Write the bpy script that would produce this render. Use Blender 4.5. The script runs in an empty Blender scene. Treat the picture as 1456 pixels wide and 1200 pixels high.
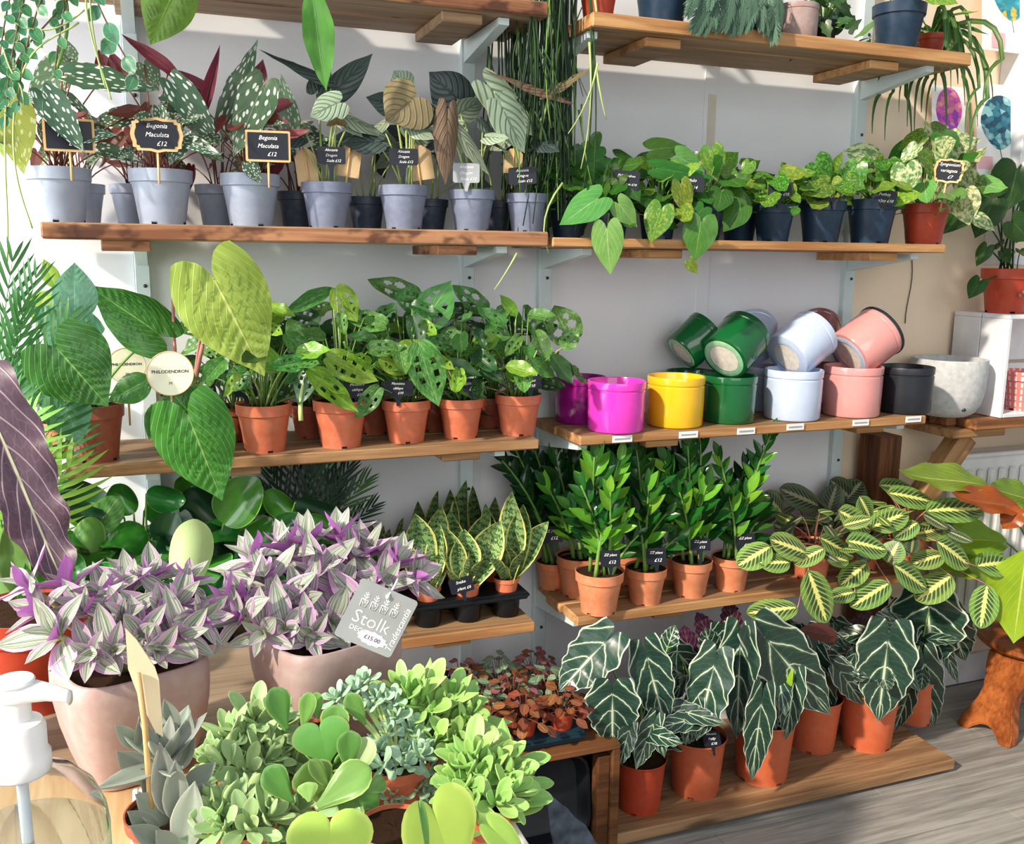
import bpy, bmesh, math, random
from mathutils import Vector, Matrix
random.seed(7)
SC = bpy.context.scene
COL = SC.collection
# ------------------------------------------------------------------ camera, sky, sun, exposure
F_PX = 1350.2
YAW, PITCH, ROLL = 0.36003784, 0.17323813, 0.0115508
CAM = Vector((0.0, -2.3, 1.41))
_cy, _sy = math.cos(YAW), math.sin(YAW)
_F0, _R0, _U0 = Vector((_sy, _cy, 0)), Vector((_cy, -_sy, 0)), Vector((0, 0, 1))
FWD = _F0 * math.cos(PITCH) - _U0 * math.sin(PITCH)
_U2 = _F0 * math.sin(PITCH) + _U0 * math.cos(PITCH)
RGT = _R0 * math.cos(ROLL) + _U2 * math.sin(ROLL)
UPV = -_R0 * math.sin(ROLL) + _U2 * math.cos(ROLL)
cd = bpy.data.cameras.new('camera')
cam = bpy.data.objects.new('camera', cd)
COL.objects.link(cam)
m3 = Matrix((RGT, UPV, -FWD)).transposed()
cam.matrix_world = Matrix.Translation(CAM) @ m3.to_4x4()
cd.sensor_fit = 'HORIZONTAL'
cd.sensor_width = 36.0
cd.lens = F_PX / 1456 * 36
cd.clip_start = 0.05
SC.camera = cam

SC.view_settings.view_transform = 'Standard'
SC.view_settings.look = 'None'
SC.view_settings.gamma = 1.0
SC.view_settings.use_curve_mapping = False
SC.view_settings.exposure = 0.03

wd = bpy.data.worlds.new('world')
SC.world = wd
wd.use_nodes = True
bg = wd.node_tree.nodes['Background']
bg.inputs['Color'].default_value = (0.86, 0.93, 1.0, 1)
bg.inputs['Strength'].default_value = 0.50

def lamp(name, kind, energy, color, loc, direction, **kw):
    l = bpy.data.lights.new(name, kind)
    l.energy = energy
    l.color = color
    for k, v in kw.items():
        setattr(l, k, v)
    o = bpy.data.objects.new(name, l)
    COL.objects.link(o)
    o.location = loc
    o.rotation_euler = Vector(direction).to_track_quat('-Z', 'Y').to_euler()
    return o
lamp('sun', 'SUN', 5.0, (1.0, 0.88, 0.72), (-4, -2, 4), (0.76, 0.33, -0.56), angle=math.radians(2.5))
# daylight of the shop window to the left and of the glazed shop front behind the camera
lamp('window_daylight', 'AREA', 58, (0.95, 0.98, 1.0), (-1.55, -0.9, 1.6), (1, 0.12, -0.12), shape='RECTANGLE', size=1.8, size_y=2.0)
lamp('shopfront_daylight', 'AREA', 48, (1.0, 0.97, 0.93), (0.6, -4.6, 2.4), (0.1, 1, -0.22), shape='RECTANGLE', size=3.4, size_y=2.0)

# ------------------------------------------------------------------ pixel (1456 x 1200) to world
def ray(x, y):
    return FWD + RGT * ((x - 728) / F_PX) - UPV * ((y - 600) / F_PX)
def P(x, y, Y):
    d = ray(x, y)
    return CAM + d * ((Y - CAM.y) / d.y)
def PZ(x, y, Z):
    d = ray(x, y)
    return CAM + d * ((Z - CAM.z) / d.z)
def mpp(p):
    return (p - CAM).dot(FWD) / F_PX        # metres per pixel at a point
def V(*a):
    return Vector(a)
def lerp(a, b, t):
    return a + (b - a) * t
def rnd(a, b):
    return random.uniform(a, b)

# ------------------------------------------------------------------ objects
WM = {}
def T(v):
    return Matrix.Translation(v)
def thing(name, label, cat, loc=(0, 0, 0), group=None, rz=0.0):
    o = bpy.data.objects.new(name, None)
    COL.objects.link(o)
    o.empty_display_size = 0.05
    M = T(Vector(loc)) @ Matrix.Rotation(rz, 4, 'Z')
    o.matrix_basis = M
    WM[o] = M
    o['label'] = label
    o['category'] = cat
    if group:
        o['group'] = group
    return o
def part(parent, name, data, mat=None, M=None, label=None):
    o = bpy.data.objects.new(name, data)
    COL.objects.link(o)
    if M is None:
        M = Matrix.Identity(4)
    if mat is not None and data is not None:
        if len(data.materials) == 0:
            data.materials.append(mat)
        elif data.materials[0] is not mat:
            o.material_slots[0].link = 'OBJECT'
            o.material_slots[0].material = mat
    WM[o] = M
    if parent is not None:
        o.parent = parent
        o.matrix_basis = WM[parent].inverted() @ M
    else:
        o.matrix_basis = M
    if label:
        o['label'] = label
    return o
def tag(o, label, cat, group=None):
    o['label'] = label
    o['category'] = cat
    if group:
        o['group'] = group
    return o
def struct(name, data, mat, M=None, parent=None):
    o = part(parent, name, data, mat, M)
    if parent is None:
        o['kind'] = 'structure'
    return o

# ------------------------------------------------------------------ meshes
def mesh(name, vs, fs, smooth=True, uv=None):
    me = bpy.data.meshes.new(name)
    me.from_pydata([tuple(v) for v in vs], [], fs)
    if smooth:
        me.polygons.foreach_set('use_smooth', [True] * len(me.polygons))
    if uv is not None:
        ul = me.uv_layers.new(name='UVMap')
        for lp in me.loops:
            ul.data[lp.index].uv = uv[lp.vertex_index]
    me.update()
    return me
class MB:
    def __init__(s):
        s.v, s.f = [], []
    def add(s, vs, fs):
        b = len(s.v)
        s.v += [Vector(v) for v in vs]
        s.f += [tuple(i + b for i in f) for f in fs]
    def box(s, x0, x1, y0, y1, z0, z1):
        s.add([(x0, y0, z0), (x1, y0, z0), (x1, y1, z0), (x0, y1, z0), (x0, y0, z1), (x1, y0, z1), (x1, y1, z1), (x0, y1, z1)],
              [(0, 3, 2, 1), (4, 5, 6, 7), (0, 1, 5, 4), (1, 2, 6, 5), (2, 3, 7, 6), (3, 0, 4, 7)])
    def tube(s, pts, rad, seg=6, cap=True):
        pts = [Vector(p) for p in pts]
        n = len(pts)
        if not hasattr(rad, '__len__'):
            rad = [rad] * n
        base = len(s.v)
        nrm = None
        for i, p in enumerate(pts):
            d = (pts[min(i + 1, n - 1)] - pts[max(i - 1, 0)])
            d = d.normalized() if d.length > 1e-9 else Vector((0, 0, 1))
            if nrm is None:
                a = Vector((1, 0, 0)) if abs(d.x) < 0.8 else Vector((0, 1, 0))
                nrm = (a - d * a.dot(d)).normalized()
            else:
                nrm = (nrm - d * nrm.dot(d))
                nrm = nrm.normalized() if nrm.length > 1e-6 else d.orthogonal().normalized()
            bn = d.cross(nrm)
            for k in range(seg):
                t = 2 * math.pi * k / seg
                s.v.append(p + (nrm * math.cos(t) + bn * math.sin(t)) * rad[i])
        for i in range(n - 1):
            for k in range(seg):
                a = base + i * seg + k
                b = base + i * seg + (k + 1) % seg
                s.f.append((a, b, b + seg, a + seg))
        if cap:
            s.f.append(tuple(base + k for k in reversed(range(seg))))
            s.f.append(tuple(base + (n - 1) * seg + k for k in range(seg)))
    def mesh(s, name, smooth=True):
        return mesh(name, s.v, s.f, smooth)
def bevel_box(name, x0, x1, y0, y1, z0, z1, bev=0.003, jit=0.0, seg=1):
    b = MB()
    b.box(x0, x1, y0, y1, z0, z1)
    me = b.mesh(name, False)
    if bev > 0:
        bm = bmesh.new()
        bm.from_mesh(me)
        bmesh.ops.bevel(bm, geom=list(bm.edges), offset=bev, segments=seg, affect='EDGES')
        if jit:
            for v in bm.verts:
                v.co += Vector((rnd(-1, 1), rnd(-1, 1), rnd(-1, 1))) * jit
        bm.to_mesh(me)
        bm.free()
    return me
def lathe(name, prof, seg=40, notches=None, notch_row=0, squircle=0.0, cap=True):
    vs, fs = [], []
    n = len(prof)
    for (r, z) in prof:
        for k in range(seg):
            t = 2 * math.pi * k / seg
            c, s_ = math.cos(t), math.sin(t)
            q = 1.0
            if squircle:
                e = 2 + 4 * squircle
                q = (abs(c) ** e + abs(s_) ** e) ** (-1 / e)
            vs.append((r * q * c, r * q * s_, z))
    for i in range(n - 1):
        for k in range(seg):
            if notches and i == notch_row and k in notches:
                continue
            a, b = i * seg + k, i * seg + (k + 1) % seg
            fs.append((a, b, b + seg, a + seg))
    if cap and prof[0][0] > 1e-6:
        fs.append(tuple(reversed(range(seg))))
    if cap and prof[-1][0] > 1e-6:
        fs.append(tuple((n - 1) * seg + k for k in range(seg)))
    me = mesh(name, vs, fs)
    try:
        me.set_sharp_from_angle(angle=math.radians(38))
    except Exception:
        pass
    return me
def extrude_poly(name, pts, th, M=None):
    n = len(pts)
    vs = [(p[0], p[1], th / 2) for p in pts] + [(p[0], p[1], -th / 2) for p in pts]
    fs = [tuple(range(n)), tuple(reversed(range(n, 2 * n)))]
    for i in range(n):
        j = (i + 1) % n
        fs.append((i, i + n, j + n, j))
    return mesh(name, vs, fs, False)
def frame(y_dir, z_hint, origin, sx=1, sy=1, sz=1):
    y = Vector(y_dir).normalized()
    z = Vector(z_hint)
    z = z - y * z.dot(y)
    z = z.normalized() if z.length > 1e-5 else y.orthogonal().normalized()
    x = y.cross(z)
    M = Matrix((x * sx, y * sy, z * sz)).transposed().to_4x4()
    return T(Vector(origin)) @ M
def bez(a, b, c, n=7):
    a, b, c = Vector(a), Vector(b), Vector(c)
    return [a * (1 - t) ** 2 + b * 2 * t * (1 - t) + c * t * t for t in [i / (n - 1) for i in range(n)]]
def prof(pts):
    def f(t):
        if t <= pts[0][0]:
            return pts[0][1]
        for i in range(len(pts) - 1):
            if t <= pts[i + 1][0]:
                (t0, w0), (t1, w1) = pts[i], pts[i + 1]
                m0 = (w1 - pts[i - 1][1]) / (t1 - pts[i - 1][0]) if i > 0 else (w1 - w0) / (t1 - t0)
                m1 = (pts[i + 2][1] - w0) / (pts[i + 2][0] - t0) if i + 2 < len(pts) else (w1 - w0) / (t1 - t0)
                h = t1 - t0
                s = (t - t0) / h
                return max(0.0, (2 * s**3 - 3 * s**2 + 1) * w0 + (s**3 - 2 * s**2 + s) * h * m0 + (-2 * s**3 + 3 * s**2) * w1 + (s**3 - s**2) * h * m1)
        return pts[-1][1]
    return f
def leaf_mesh(name, w, nu=4, nv=12, lobe=0.0, fold=0.12, arch=0.08, cup=0.0, wave=(0, 0), edge=(0, 0), corr=(0, 8, 0.5), holes=(), thick=0.0, aspect=0.5, curl=0.0, lobep=0.85, ear=1.35, slit=0.0, flat=1.0):
    """unit leaf: petiole at the origin, tip at y = 1, widest point at x = +-0.5, upper face towards +z; aspect = natural width / length"""
    vs, uv, fs = [], [], []
    NU = 2 * nu
    ts = [0.5 - 0.5 * math.cos(math.pi * (0.06 + 0.94 * i / nv)) for i in range(nv + 1)]
    t0 = ts[0]
    ts = [(t - t0) / (1 - t0) for t in ts]
    for i, t in enumerate(ts):
        W = w(t)
        for j in range(NU + 1):
            s = j / nu - 1
            a = abs(s)
            sg = 1 if s >= 0 else -1
            ww = W * (1 + edge[0] * a * a * math.cos(2 * math.pi * edge[1] * t + (0.6 if s > 0 else 0)))
            x = s * ww
            y = t
            if lobe:
                e_ = 1 + (ear - 1) * max(0, 1 - t / .3) ** 1.5
                x = sg * (a ** e_) * ww
                y = t - lobe * (1 - t) ** 4 * math.sin(math.pi * .6 * a) ** lobep
                if slit:
                    x += sg * slit * (1 - t) ** 6 * (1 - a) * min(1, a * 6)
            xa = abs(x)
            z = fold * xa + cup * x * x * 2 + arch * 4 * t * (1 - t) - curl * t * t * (1 - t) * 2
            z += wave[0] * a * a * math.sin(2 * math.pi * wave[1] * t + (1.3 if s > 0 else 0)) * min(1, W * 4)
            if corr[0]:
                z += corr[0] * min(1, a * 3) * (1 - a ** 4) * math.sin(2 * math.pi * corr[1] * (t - corr[2] * a * W)) * min(1, W * 3)
            vs.append(Vector((x, y, z)))
            uv.append(((s + 1) / 2, t))
    R = NU + 1
    dead = set()
    for (hs, ht, rs, rt) in holes:
        def inside(s, t):
            return ((s - hs) / rs) ** 2 + ((t - ht) / rt) ** 2 < 1
        for i in range(nv):
            for j in range(NU):
                s = (j + 0.5) / nu - 1
                t = (ts[i] + ts[i + 1]) / 2
                if inside(s, t):
                    dead.add((i, j))
    for i in range(nv):
        for j in range(NU):
            if (i, j) in dead:
                continue
            a = i * R + j
            if i == nv - 1 and w(1.0) < 1e-4:
                pass
            fs.append((a, a + 1, a + R + 1, a + R))
    if thick:
        # fleshy: close the two faces with a rounded rim
        n0 = len(vs)
        top = []
        for k, v in enumerate(vs):
            s = uv[k][0] * 2 - 1
            t = uv[k][1]
            q = thick * math.sqrt(max(0, 1 - s ** 4)) * (math.sin(math.pi * min(1, max(0.04, t))) ** 0.4 + 0.1)
            top.append(v + Vector((0, 0, q * 0.5)))
        bot = [v - Vector((0, 0, (top[k].z - v.z))) for k, v in enumerate(vs)]
        fb = [tuple(n0 + i for i in reversed(f)) for f in fs]
        vs = top + bot
        uv = uv + uv
        rim = [j for j in range(R)] + [i * R + NU for i in range(1, nv + 1)] + [nv * R + j for j in range(NU - 1, -1, -1)] + [i * R for i in range(nv - 1, 0, -1)]
        for k in range(len(rim)):
            a, b = rim[k], rim[(k + 1) % len(rim)]
            fb.append((b, a, a + n0, b + n0))
        fs = fs + fb
    me = mesh(name, vs, fs, True, uv)
    me['aspect'] = aspect
    return me
# ------------------------------------------------------------------ node maths
def lin(c):
    def f(x):
        x /= 255.0
        return x / 12.92 if x <= 0.04045 else ((x + 0.055) / 1.055) ** 2.4
    return (f(c[0]), f(c[1]), f(c[2]), 1.0)
class S:
    def __init__(s, nt, k):
        s.nt, s.k = nt, k
    def m(s, op, *o, clamp=False):
        n = s.nt.nodes.new('ShaderNodeMath')
        n.operation = op
        n.use_clamp = clamp
        for i, a in enumerate((s,) + o):
            if isinstance(a, S):
                s.nt.links.new(a.k, n.inputs[i])
            else:
                n.inputs[i].default_value = a
        return S(s.nt, n.outputs[0])
    def __add__(s, o): return s.m('ADD', o)
    def __radd__(s, o): return s.m('ADD', o)
    def __sub__(s, o): return s.m('SUBTRACT', o)
    def __mul__(s, o): return s.m('MULTIPLY', o)
    def __rmul__(s, o): return s.m('MULTIPLY', o)
    def abs(s): return s.m('ABSOLUTE')
    def fract(s): return s.m('FRACT')
    def sin(s): return s.m('SINE')
    def max(s, o): return s.m('MAXIMUM', o)
    def min(s, o): return s.m('MINIMUM', o)
    def inv(s): return (s * -1.0) + 1.0
    def sm(s, a, b, lo=0.0, hi=1.0):
        n = s.nt.nodes.new('ShaderNodeMapRange')
        n.interpolation_type = 'SMOOTHSTEP'
        s.nt.links.new(s.k, n.inputs[0])
        n.inputs[1].default_value, n.inputs[2].default_value = a, b
        n.inputs[3].default_value, n.inputs[4].default_value = lo, hi
        return S(s.nt, n.outputs[0])
    def rm(s, a, b, lo, hi):
        n = s.nt.nodes.new('ShaderNodeMapRange')
        s.nt.links.new(s.k, n.inputs[0])
        n.inputs[1].default_value, n.inputs[2].default_value = a, b
        n.inputs[3].default_value, n.inputs[4].default_value = lo, hi
        return S(s.nt, n.outputs[0])
class G:
    """one material's node tree"""
    def __init__(g, name):
        g.mat = bpy.data.materials.new(name)
        g.mat.use_nodes = True
        g.nt = g.mat.node_tree
        g.b = g.nt.nodes['Principled BSDF']
        g.out = g.nt.nodes['Material Output']
    def node(g, t, **kw):
        n = g.nt.nodes.new(t)
        for k, v in kw.items():
            setattr(n, k, v)
        return n
    def link(g, a, b):
        g.nt.links.new(a.k if isinstance(a, S) else a, b)
    def uv(g):
        n = g.node('ShaderNodeUVMap')
        x = g.node('ShaderNodeSeparateXYZ')
        g.link(n.outputs[0], x.inputs[0])
        return (S(g.nt, x.outputs[0]) - 0.5) * 2.0, S(g.nt, x.outputs[1])
    def rand(g):
        return S(g.nt, g.node('ShaderNodeObjectInfo').outputs['Random'])
    def xyz(g, kind='Object'):
        n = g.node('ShaderNodeTexCoord')
        x = g.node('ShaderNodeSeparateXYZ')
        g.link(n.outputs[kind], x.inputs[0])
        return [S(g.nt, x.outputs[i]) for i in range(3)]
    def vec(g, x, y, z):
        n = g.node('ShaderNodeCombineXYZ')
        for i, a in enumerate((x, y, z)):
            if isinstance(a, S):
                g.link(a, n.inputs[i])
            else:
                n.inputs[i].default_value = a
        return n.outputs[0]
    def noise(g, v, scale=5, detail=3, rough=0.5, dist=0.0):
        n = g.node('ShaderNodeTexNoise')
        if v is not None:
            g.link(v, n.inputs['Vector'])
        n.inputs['Scale'].default_value = scale
        n.inputs['Detail'].default_value = detail
        n.inputs['Roughness'].default_value = rough
        n.inputs['Distortion'].default_value = dist
        return S(g.nt, n.outputs[0])
    def voro(g, v, scale, feature='F1', rnd_=1.0, dims='3D'):
        n = g.node('ShaderNodeTexVoronoi', feature=feature, voronoi_dimensions=dims)
        g.link(v, n.inputs['Vector'])
        n.inputs['Scale'].default_value = scale
        n.inputs['Randomness'].default_value = rnd_
        return S(g.nt, n.outputs[0])
    def mix(g, f, a, b):
        n = g.node('ShaderNodeMix', data_type='RGBA')
        if isinstance(f, S):
            g.link(f, n.inputs[0])
        else:
            n.inputs[0].default_value = f
        for k, c in ((6, a), (7, b)):
            if isinstance(c, tuple):
                n.inputs[k].default_value = lin(c) if len(c) == 3 else c
            else:
                g.link(c, n.inputs[k])
        return n.outputs[2]
    def hsv(g, c, h=None, s=None, v=None):
        n = g.node('ShaderNodeHueSaturation')
        g.link(c, n.inputs['Color'])
        for k, a in (('Hue', h), ('Saturation', s), ('Value', v)):
            if a is None:
                continue
            if isinstance(a, S):
                g.link(a, n.inputs[k])
            else:
                n.inputs[k].default_value = a
        return n.outputs[0]
    def bump(g, h, strength=0.3, dist=0.002):
        n = g.node('ShaderNodeBump')
        n.inputs['Strength'].default_value = strength
        n.inputs['Distance'].default_value = dist
        g.link(h, n.inputs['Height'])
        g.link(n.outputs[0], g.b.inputs['Normal'])
        return n.outputs[0]
    def color(g, c):
        if isinstance(c, tuple):
            g.b.inputs['Base Color'].default_value = lin(c)
        else:
            g.link(c, g.b.inputs['Base Color'])
    def set(g, **kw):
        for k, v in kw.items():
            i = g.b.inputs[k.replace('_', ' ')]
            if isinstance(v, S):
                g.link(v, i)
            else:
                i.default_value = v
        return g.mat
def plain(name, c, rough=0.5, spec=0.5, metal=0.0, var=0.06, coat=0.0, scale=9, bump=0.0):
    g = G(name)
    x, y, z = g.xyz()
    n = g.noise(g.vec(x, y, z), scale, 4)
    base = g.mix(n.rm(0.3, 0.7, 0, 1), tuple(max(0, v * (1 - var)) for v in c), tuple(min(255, v * (1 + var)) for v in c))
    g.color(base)
    if bump:
        g.bump(g.noise(g.vec(x, y, z), scale * 12, 3), bump, 0.001)
    return g.set(Roughness=rough, Metallic=metal, Specular_IOR_Level=spec, Coat_Weight=coat)
def wood(name, light, dark, rough=0.6, grain=1.0, burn=None, axis=0, flat=None):
    g = G(name)
    c = g.xyz()
    r = g.rand()
    L = c[axis]
    o = [c[i] for i in range(3) if i != axis]
    v = g.vec(L * (1.6 * grain) + r * 37.0, o[0] * (22.0 * grain) + r * 11.0, o[1] * (22.0 * grain))
    n1 = g.noise(v, 1.0, 5, 0.6, 0.6)
    n2 = g.noise(g.vec(L * 5.0 + r * 17.0, o[0] * 120.0, o[1] * 120.0), 1.0, 3, 0.6)
    f = (n1 * 0.72 + n2 * 0.28).sm(0.36, 0.64)
    col = g.mix(f, light, dark)
    knot = g.voro(g.vec(L * 2.2 + r * 23.0, o[0] * 9.0 + r * 5.0, o[1] * 9.0), 1.0).sm(0.05, 0.16, 1, 0)
    col = g.mix(knot * 0.7, col, tuple(v * 0.45 for v in dark))
    if burn:
        bn = g.noise(g.vec(L * 9.0 + r * 5.0, o[0] * 7.0, o[1] * 16.0), 1.0, 3, 0.6).sm(0.5, 0.62)
        col = g.mix(bn * 0.8, col, burn)
    if flat:
        # sawn faces (top and underside) are raw and dusty, only the edge is planed
        geo = g.node('ShaderNodeNewGeometry')
        sx = g.node('ShaderNodeSeparateXYZ')
        g.link(geo.outputs['True Normal'], sx.inputs[0])
        fz = S(g.nt, sx.outputs[2]).abs().sm(.6, .8)
        col = g.mix(fz, col, g.mix(f, *flat))
    col = g.hsv(col, v=r.rm(0, 1, 0.86, 1.1))
    g.color(col)
    g.bump(n1 * 0.6 + n2 * 0.4, 0.25, 0.002)
    return g.set(Roughness=rough, Specular_IOR_Level=0.3)
def leafmat(name, fn, under=None, rough=0.4, transl=0.22, var=(0.03, 0.25), spec=0.45, bump=None, coat=0.0, tint=None):
    g = G(name)
    u, v = g.uv()
    r = g.rand()
    c, h = fn(g, u, u.abs(), v, r)
    g2 = S(g.nt, r.m('MULTIPLY', 7.31).fract().k)
    c = g.hsv(c, h=r.rm(0, 1, 0.5 - var[0], 0.5 + var[0]), v=g2.rm(0, 1, 1 - var[1], 1 + var[1] * 0.7))
    if under is not None:
        geo = g.node('ShaderNodeNewGeometry')
        if callable(under):
            uc = under(g, u, u.abs(), v, r)
        else:
            uc = under
        c = g.mix(S(g.nt, geo.outputs['Backfacing']), c, uc)
    g.color(c)
    if h is not None:
        nrm = g.bump(h, 0.5, 0.003)
    m = g.set(Roughness=rough, Specular_IOR_Level=spec, Coat_Weight=coat, Coat_Roughness=0.25)
    if transl:
        t = g.node('ShaderNodeBsdfTranslucent')
        tc = g.hsv(c, s=1.15, v=1.35)
        g.link(tc, t.inputs['Color'])
        mx = g.node('ShaderNodeMixShader')
        mx.inputs[0].default_value = transl
        g.link(g.b.outputs[0], mx.inputs[1])
        g.link(t.outputs[0], mx.inputs[2])
        g.link(mx.outputs[0], g.out.inputs['Surface'])
    return m
def line(d, w):
    return d.sm(w * 0.35, w, 1, 0)           # 1 on the line d = 0
def laterals(a, v, n, k, w):
    """forward-slanting side veins: 1 on a vein"""
    f = ((v - a * k) * n).fract()
    return (f - 0.5).abs().sm(0.5 - w, 0.5 - w * 0.3, 0, 1)
# ------------------------------------------------------------------ materials
M = {}
M['wall'] = plain('wall_paint', (232, 234, 238), 0.7, 0.2, var=0.025, scale=2)
M['cream'] = plain('cream_plaster', (240, 220, 194), 0.85, 0.15, var=0.03, scale=3, bump=0.15)
M['metal'] = plain('painted_upright', (208, 222, 222), 0.45, 0.4, var=0.03)
M['screw'] = plain('dark_screw', (70, 72, 74), 0.4, 0.5, metal=0.6)
M['wood_shelf'] = wood('reclaimed_shelf_wood', (204, 164, 118), (150, 108, 70), flat=((164, 132, 98), (118, 88, 62)))
M['wood_burnt'] = wood('scorched_shelf_wood', (188, 136, 98), (126, 80, 54), burn=(64, 36, 28), flat=((172, 146, 118), (132, 106, 82)))
M['wood_grey'] = wood('raw_grey_underside_wood', (178, 150, 118), (140, 112, 84))
M['wood_honey'] = wood('honey_planed_wood', (206, 160, 108), (160, 110, 66), flat=((170, 134, 96), (122, 90, 60)))
M['wood_floorboard'] = wood('worn_low_board_wood', (168, 132, 96), (116, 84, 58))
M['wood_bench'] = wood('dark_bench_wood', (158, 108, 66), (98, 60, 34))
M['wood_post'] = wood('brown_post_wood', (128, 80, 46), (66, 36, 22), axis=2)
M['wood_brace'] = wood('brace_wood', (176, 136, 92), (126, 88, 54))
M['wood_crate'] = wood('stained_crate_wood', (116, 74, 42), (66, 38, 20))
M['wood_stool'] = wood('varnished_stool_wood', (170, 98, 50), (112, 56, 26), rough=0.3, axis=2, grain=0.8)
M['ply'] = wood('pale_plywood', (222, 192, 150), (188, 150, 106), grain=0.55, axis=1)
M['pale_wood'] = plain('pale_marker_wood', (240, 226, 190), 0.6, var=0.05)
M['stick'] = plain('bamboo_stick', (222, 184, 128), 0.6, var=0.08)
def floor_mat():
    g = G('grey_wood_vinyl')
    x, y, z = g.xyz()
    row = (y * (1 / 0.16)).m('FLOOR')
    rr = g.node('ShaderNodeTexWhiteNoise')
    rr.noise_dimensions = '1D'
    g.link(row, rr.inputs['W'])
    r = S(g.nt, rr.outputs[0])
    n1 = g.noise(g.vec(x * 1.6 + r * 20.0, y * 26.0, 0.0), 1.0, 5, 0.65, 0.5)
    n2 = g.noise(g.vec(x * 6.0 + r * 9.0, y * 110.0, 0.0), 1.0, 4, 0.6)
    c = g.mix((n1 * 0.65 + n2 * 0.35).sm(0.34, 0.66), (168, 164, 158), (118, 115, 111))
    c = g.hsv(c, v=r.rm(0, 1, 0.93, 1.05))
    gap = ((y * (1 / 0.16)).fract() - 0.5).abs().sm(0.488, 0.497)
    c = g.mix(gap * 0.6, c, (96, 90, 84))
    g.color(c)
    g.bump(n2, 0.15, 0.001)
    return g.set(Roughness=0.45, Specular_IOR_Level=0.4)
M['floor'] = floor_mat()
def potmat(name, c, rough=0.42, spec=0.45, dust=0.10):
    g = G(name)
    x, y, z = g.xyz()
    r = g.rand()
    n = g.noise(g.vec(x + r * 9.0, y, z), 7, 4, 0.6)
    col = g.mix(n.sm(0.35, 0.7), c, tuple(min(255, v + (220 - v) * dust) for v in c))
    col = g.hsv(col, v=r.rm(0, 1, 0.92, 1.06))
    g.color(col)
    return g.set(Roughness=rough, Specular_IOR_Level=spec)
M['pot_grey'] = potmat('pale_grey_plastic', (150, 160, 178))
M['pot_mid'] = potmat('slate_grey_plastic', (116, 124, 146))
M['pot_dark'] = potmat('dark_grey_plastic', (64, 74, 92))
M['pot_navy'] = potmat('navy_plastic', (28, 52, 76), dust=.06)
M['pot_black'] = potmat('black_plastic', (14, 17, 22), 0.45, 0.35, dust=0.03)
M['pot_terra'] = potmat('terracotta_plastic', (206, 110, 76), dust=0.12)
M['pot_peach'] = potmat('pale_terracotta_plastic', (214, 130, 88), dust=0.15)
M['pot_red'] = potmat('brick_red_plastic', (176, 62, 36), dust=0.06)
M['pot_deep'] = potmat('deep_orange_plastic', (200, 98, 62), dust=0.08)
M['pot_brown'] = potmat('red_brown_plastic', (150, 76, 54), dust=0.08)
M['stoneware'] = potmat('dusty_pink_stoneware', (170, 144, 139), 0.5, 0.35, dust=0.2)
for k, c in dict(plum=(150, 20, 130), magenta=(232, 60, 190), yellow=(240, 188, 30), green=(14, 92, 46), ice=(190, 204, 230), lilac=(186, 192, 218), pink=(218, 150, 146), rose=(150, 92, 92), black=(30, 34, 42)).items():
    M['gl_' + k] = plain('glaze_' + k, c, 0.16, 0.5, var=0.015, coat=0.5 if k != 'black' else 0.0, scale=5)
M['gl_black'] = plain('satin_charcoal_glaze', (30, 34, 42), 0.38, 0.5)
M['gl_mint'] = plain('mint_foot_glaze', (150, 200, 160), 0.25, 0.5)
M['bisque'] = plain('unglazed_foot', (226, 218, 206), 0.8, 0.2)
M['concrete'] = plain('pale_concrete', (190, 192, 194), 0.9, 0.1, var=0.06, scale=14, bump=0.3)
M['white'] = plain('white_painted_wood', (226, 226, 230), 0.55, 0.3)
M['enamel'] = plain('white_radiator_enamel', (222, 222, 224), 0.35, 0.5)
M['paper'] = plain('white_paper', (240, 238, 236), 0.8, 0.1)
M['chalk'] = plain('black_card', (20, 26, 38), 0.45, 0.4)
M['slate'] = plain('slate', (62, 72, 84), 0.7, 0.3, var=0.35, scale=60, bump=0.6)
M['ink'] = plain('white_chalk_ink', (245, 245, 245), 0.8, 0.1)
M['ink_dark'] = plain('dark_print', (60, 60, 58), 0.8, 0.1)
M['kraft'] = plain('kraft_card', (206, 178, 138), 0.8, 0.1)
M['tag_grey'] = plain('grey_tag_card', (158, 162, 166), 0.5, 0.4)
M['cream_tag'] = plain('cream_round_tag', (244, 240, 214), 0.6, 0.3)
M['sticker'] = plain('lilac_price_sticker', (224, 214, 236), 0.6, 0.3)
M['plastic_white'] = plain('white_pump_plastic', (240, 242, 245), 0.3, 0.5)
M['tape'] = plain('masking_tape', (214, 208, 192), 0.8, 0.1)
M['label_white'] = plain('shelf_edge_label', (238, 236, 238), 0.6, 0.3)
M['cable'] = plain('thin_wire', (90, 84, 60), 0.6)
def soil_mat():
    g = G('potting_soil')
    x, y, z = g.xyz()
    n = g.noise(g.vec(x, y, z), 60, 4, 0.7)
    c = g.mix(n, (30, 20, 14), (84, 58, 40))
    sp = g.voro(g.vec(x, y, z), 90).sm(0.1, 0.2, 1, 0)
    c = g.mix(sp * 0.5, c, (190, 170, 140))
    g.color(c)
    g.bump(n, 0.9, 0.004)
    return g.set(Roughness=0.95, Specular_IOR_Level=0.1)
M['soil'] = soil_mat()
def glass_mat():
    g = G('clear_bottle_plastic')
    g.color((236, 242, 244))
    return g.set(Roughness=0.05, Transmission_Weight=1.0, IOR=1.12)
M['clear'] = glass_mat()
g = G('clear_gel')
g.color((240, 244, 246))
M['gel'] = g.set(Roughness=0.02, Transmission_Weight=1.0, IOR=1.33)

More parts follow.
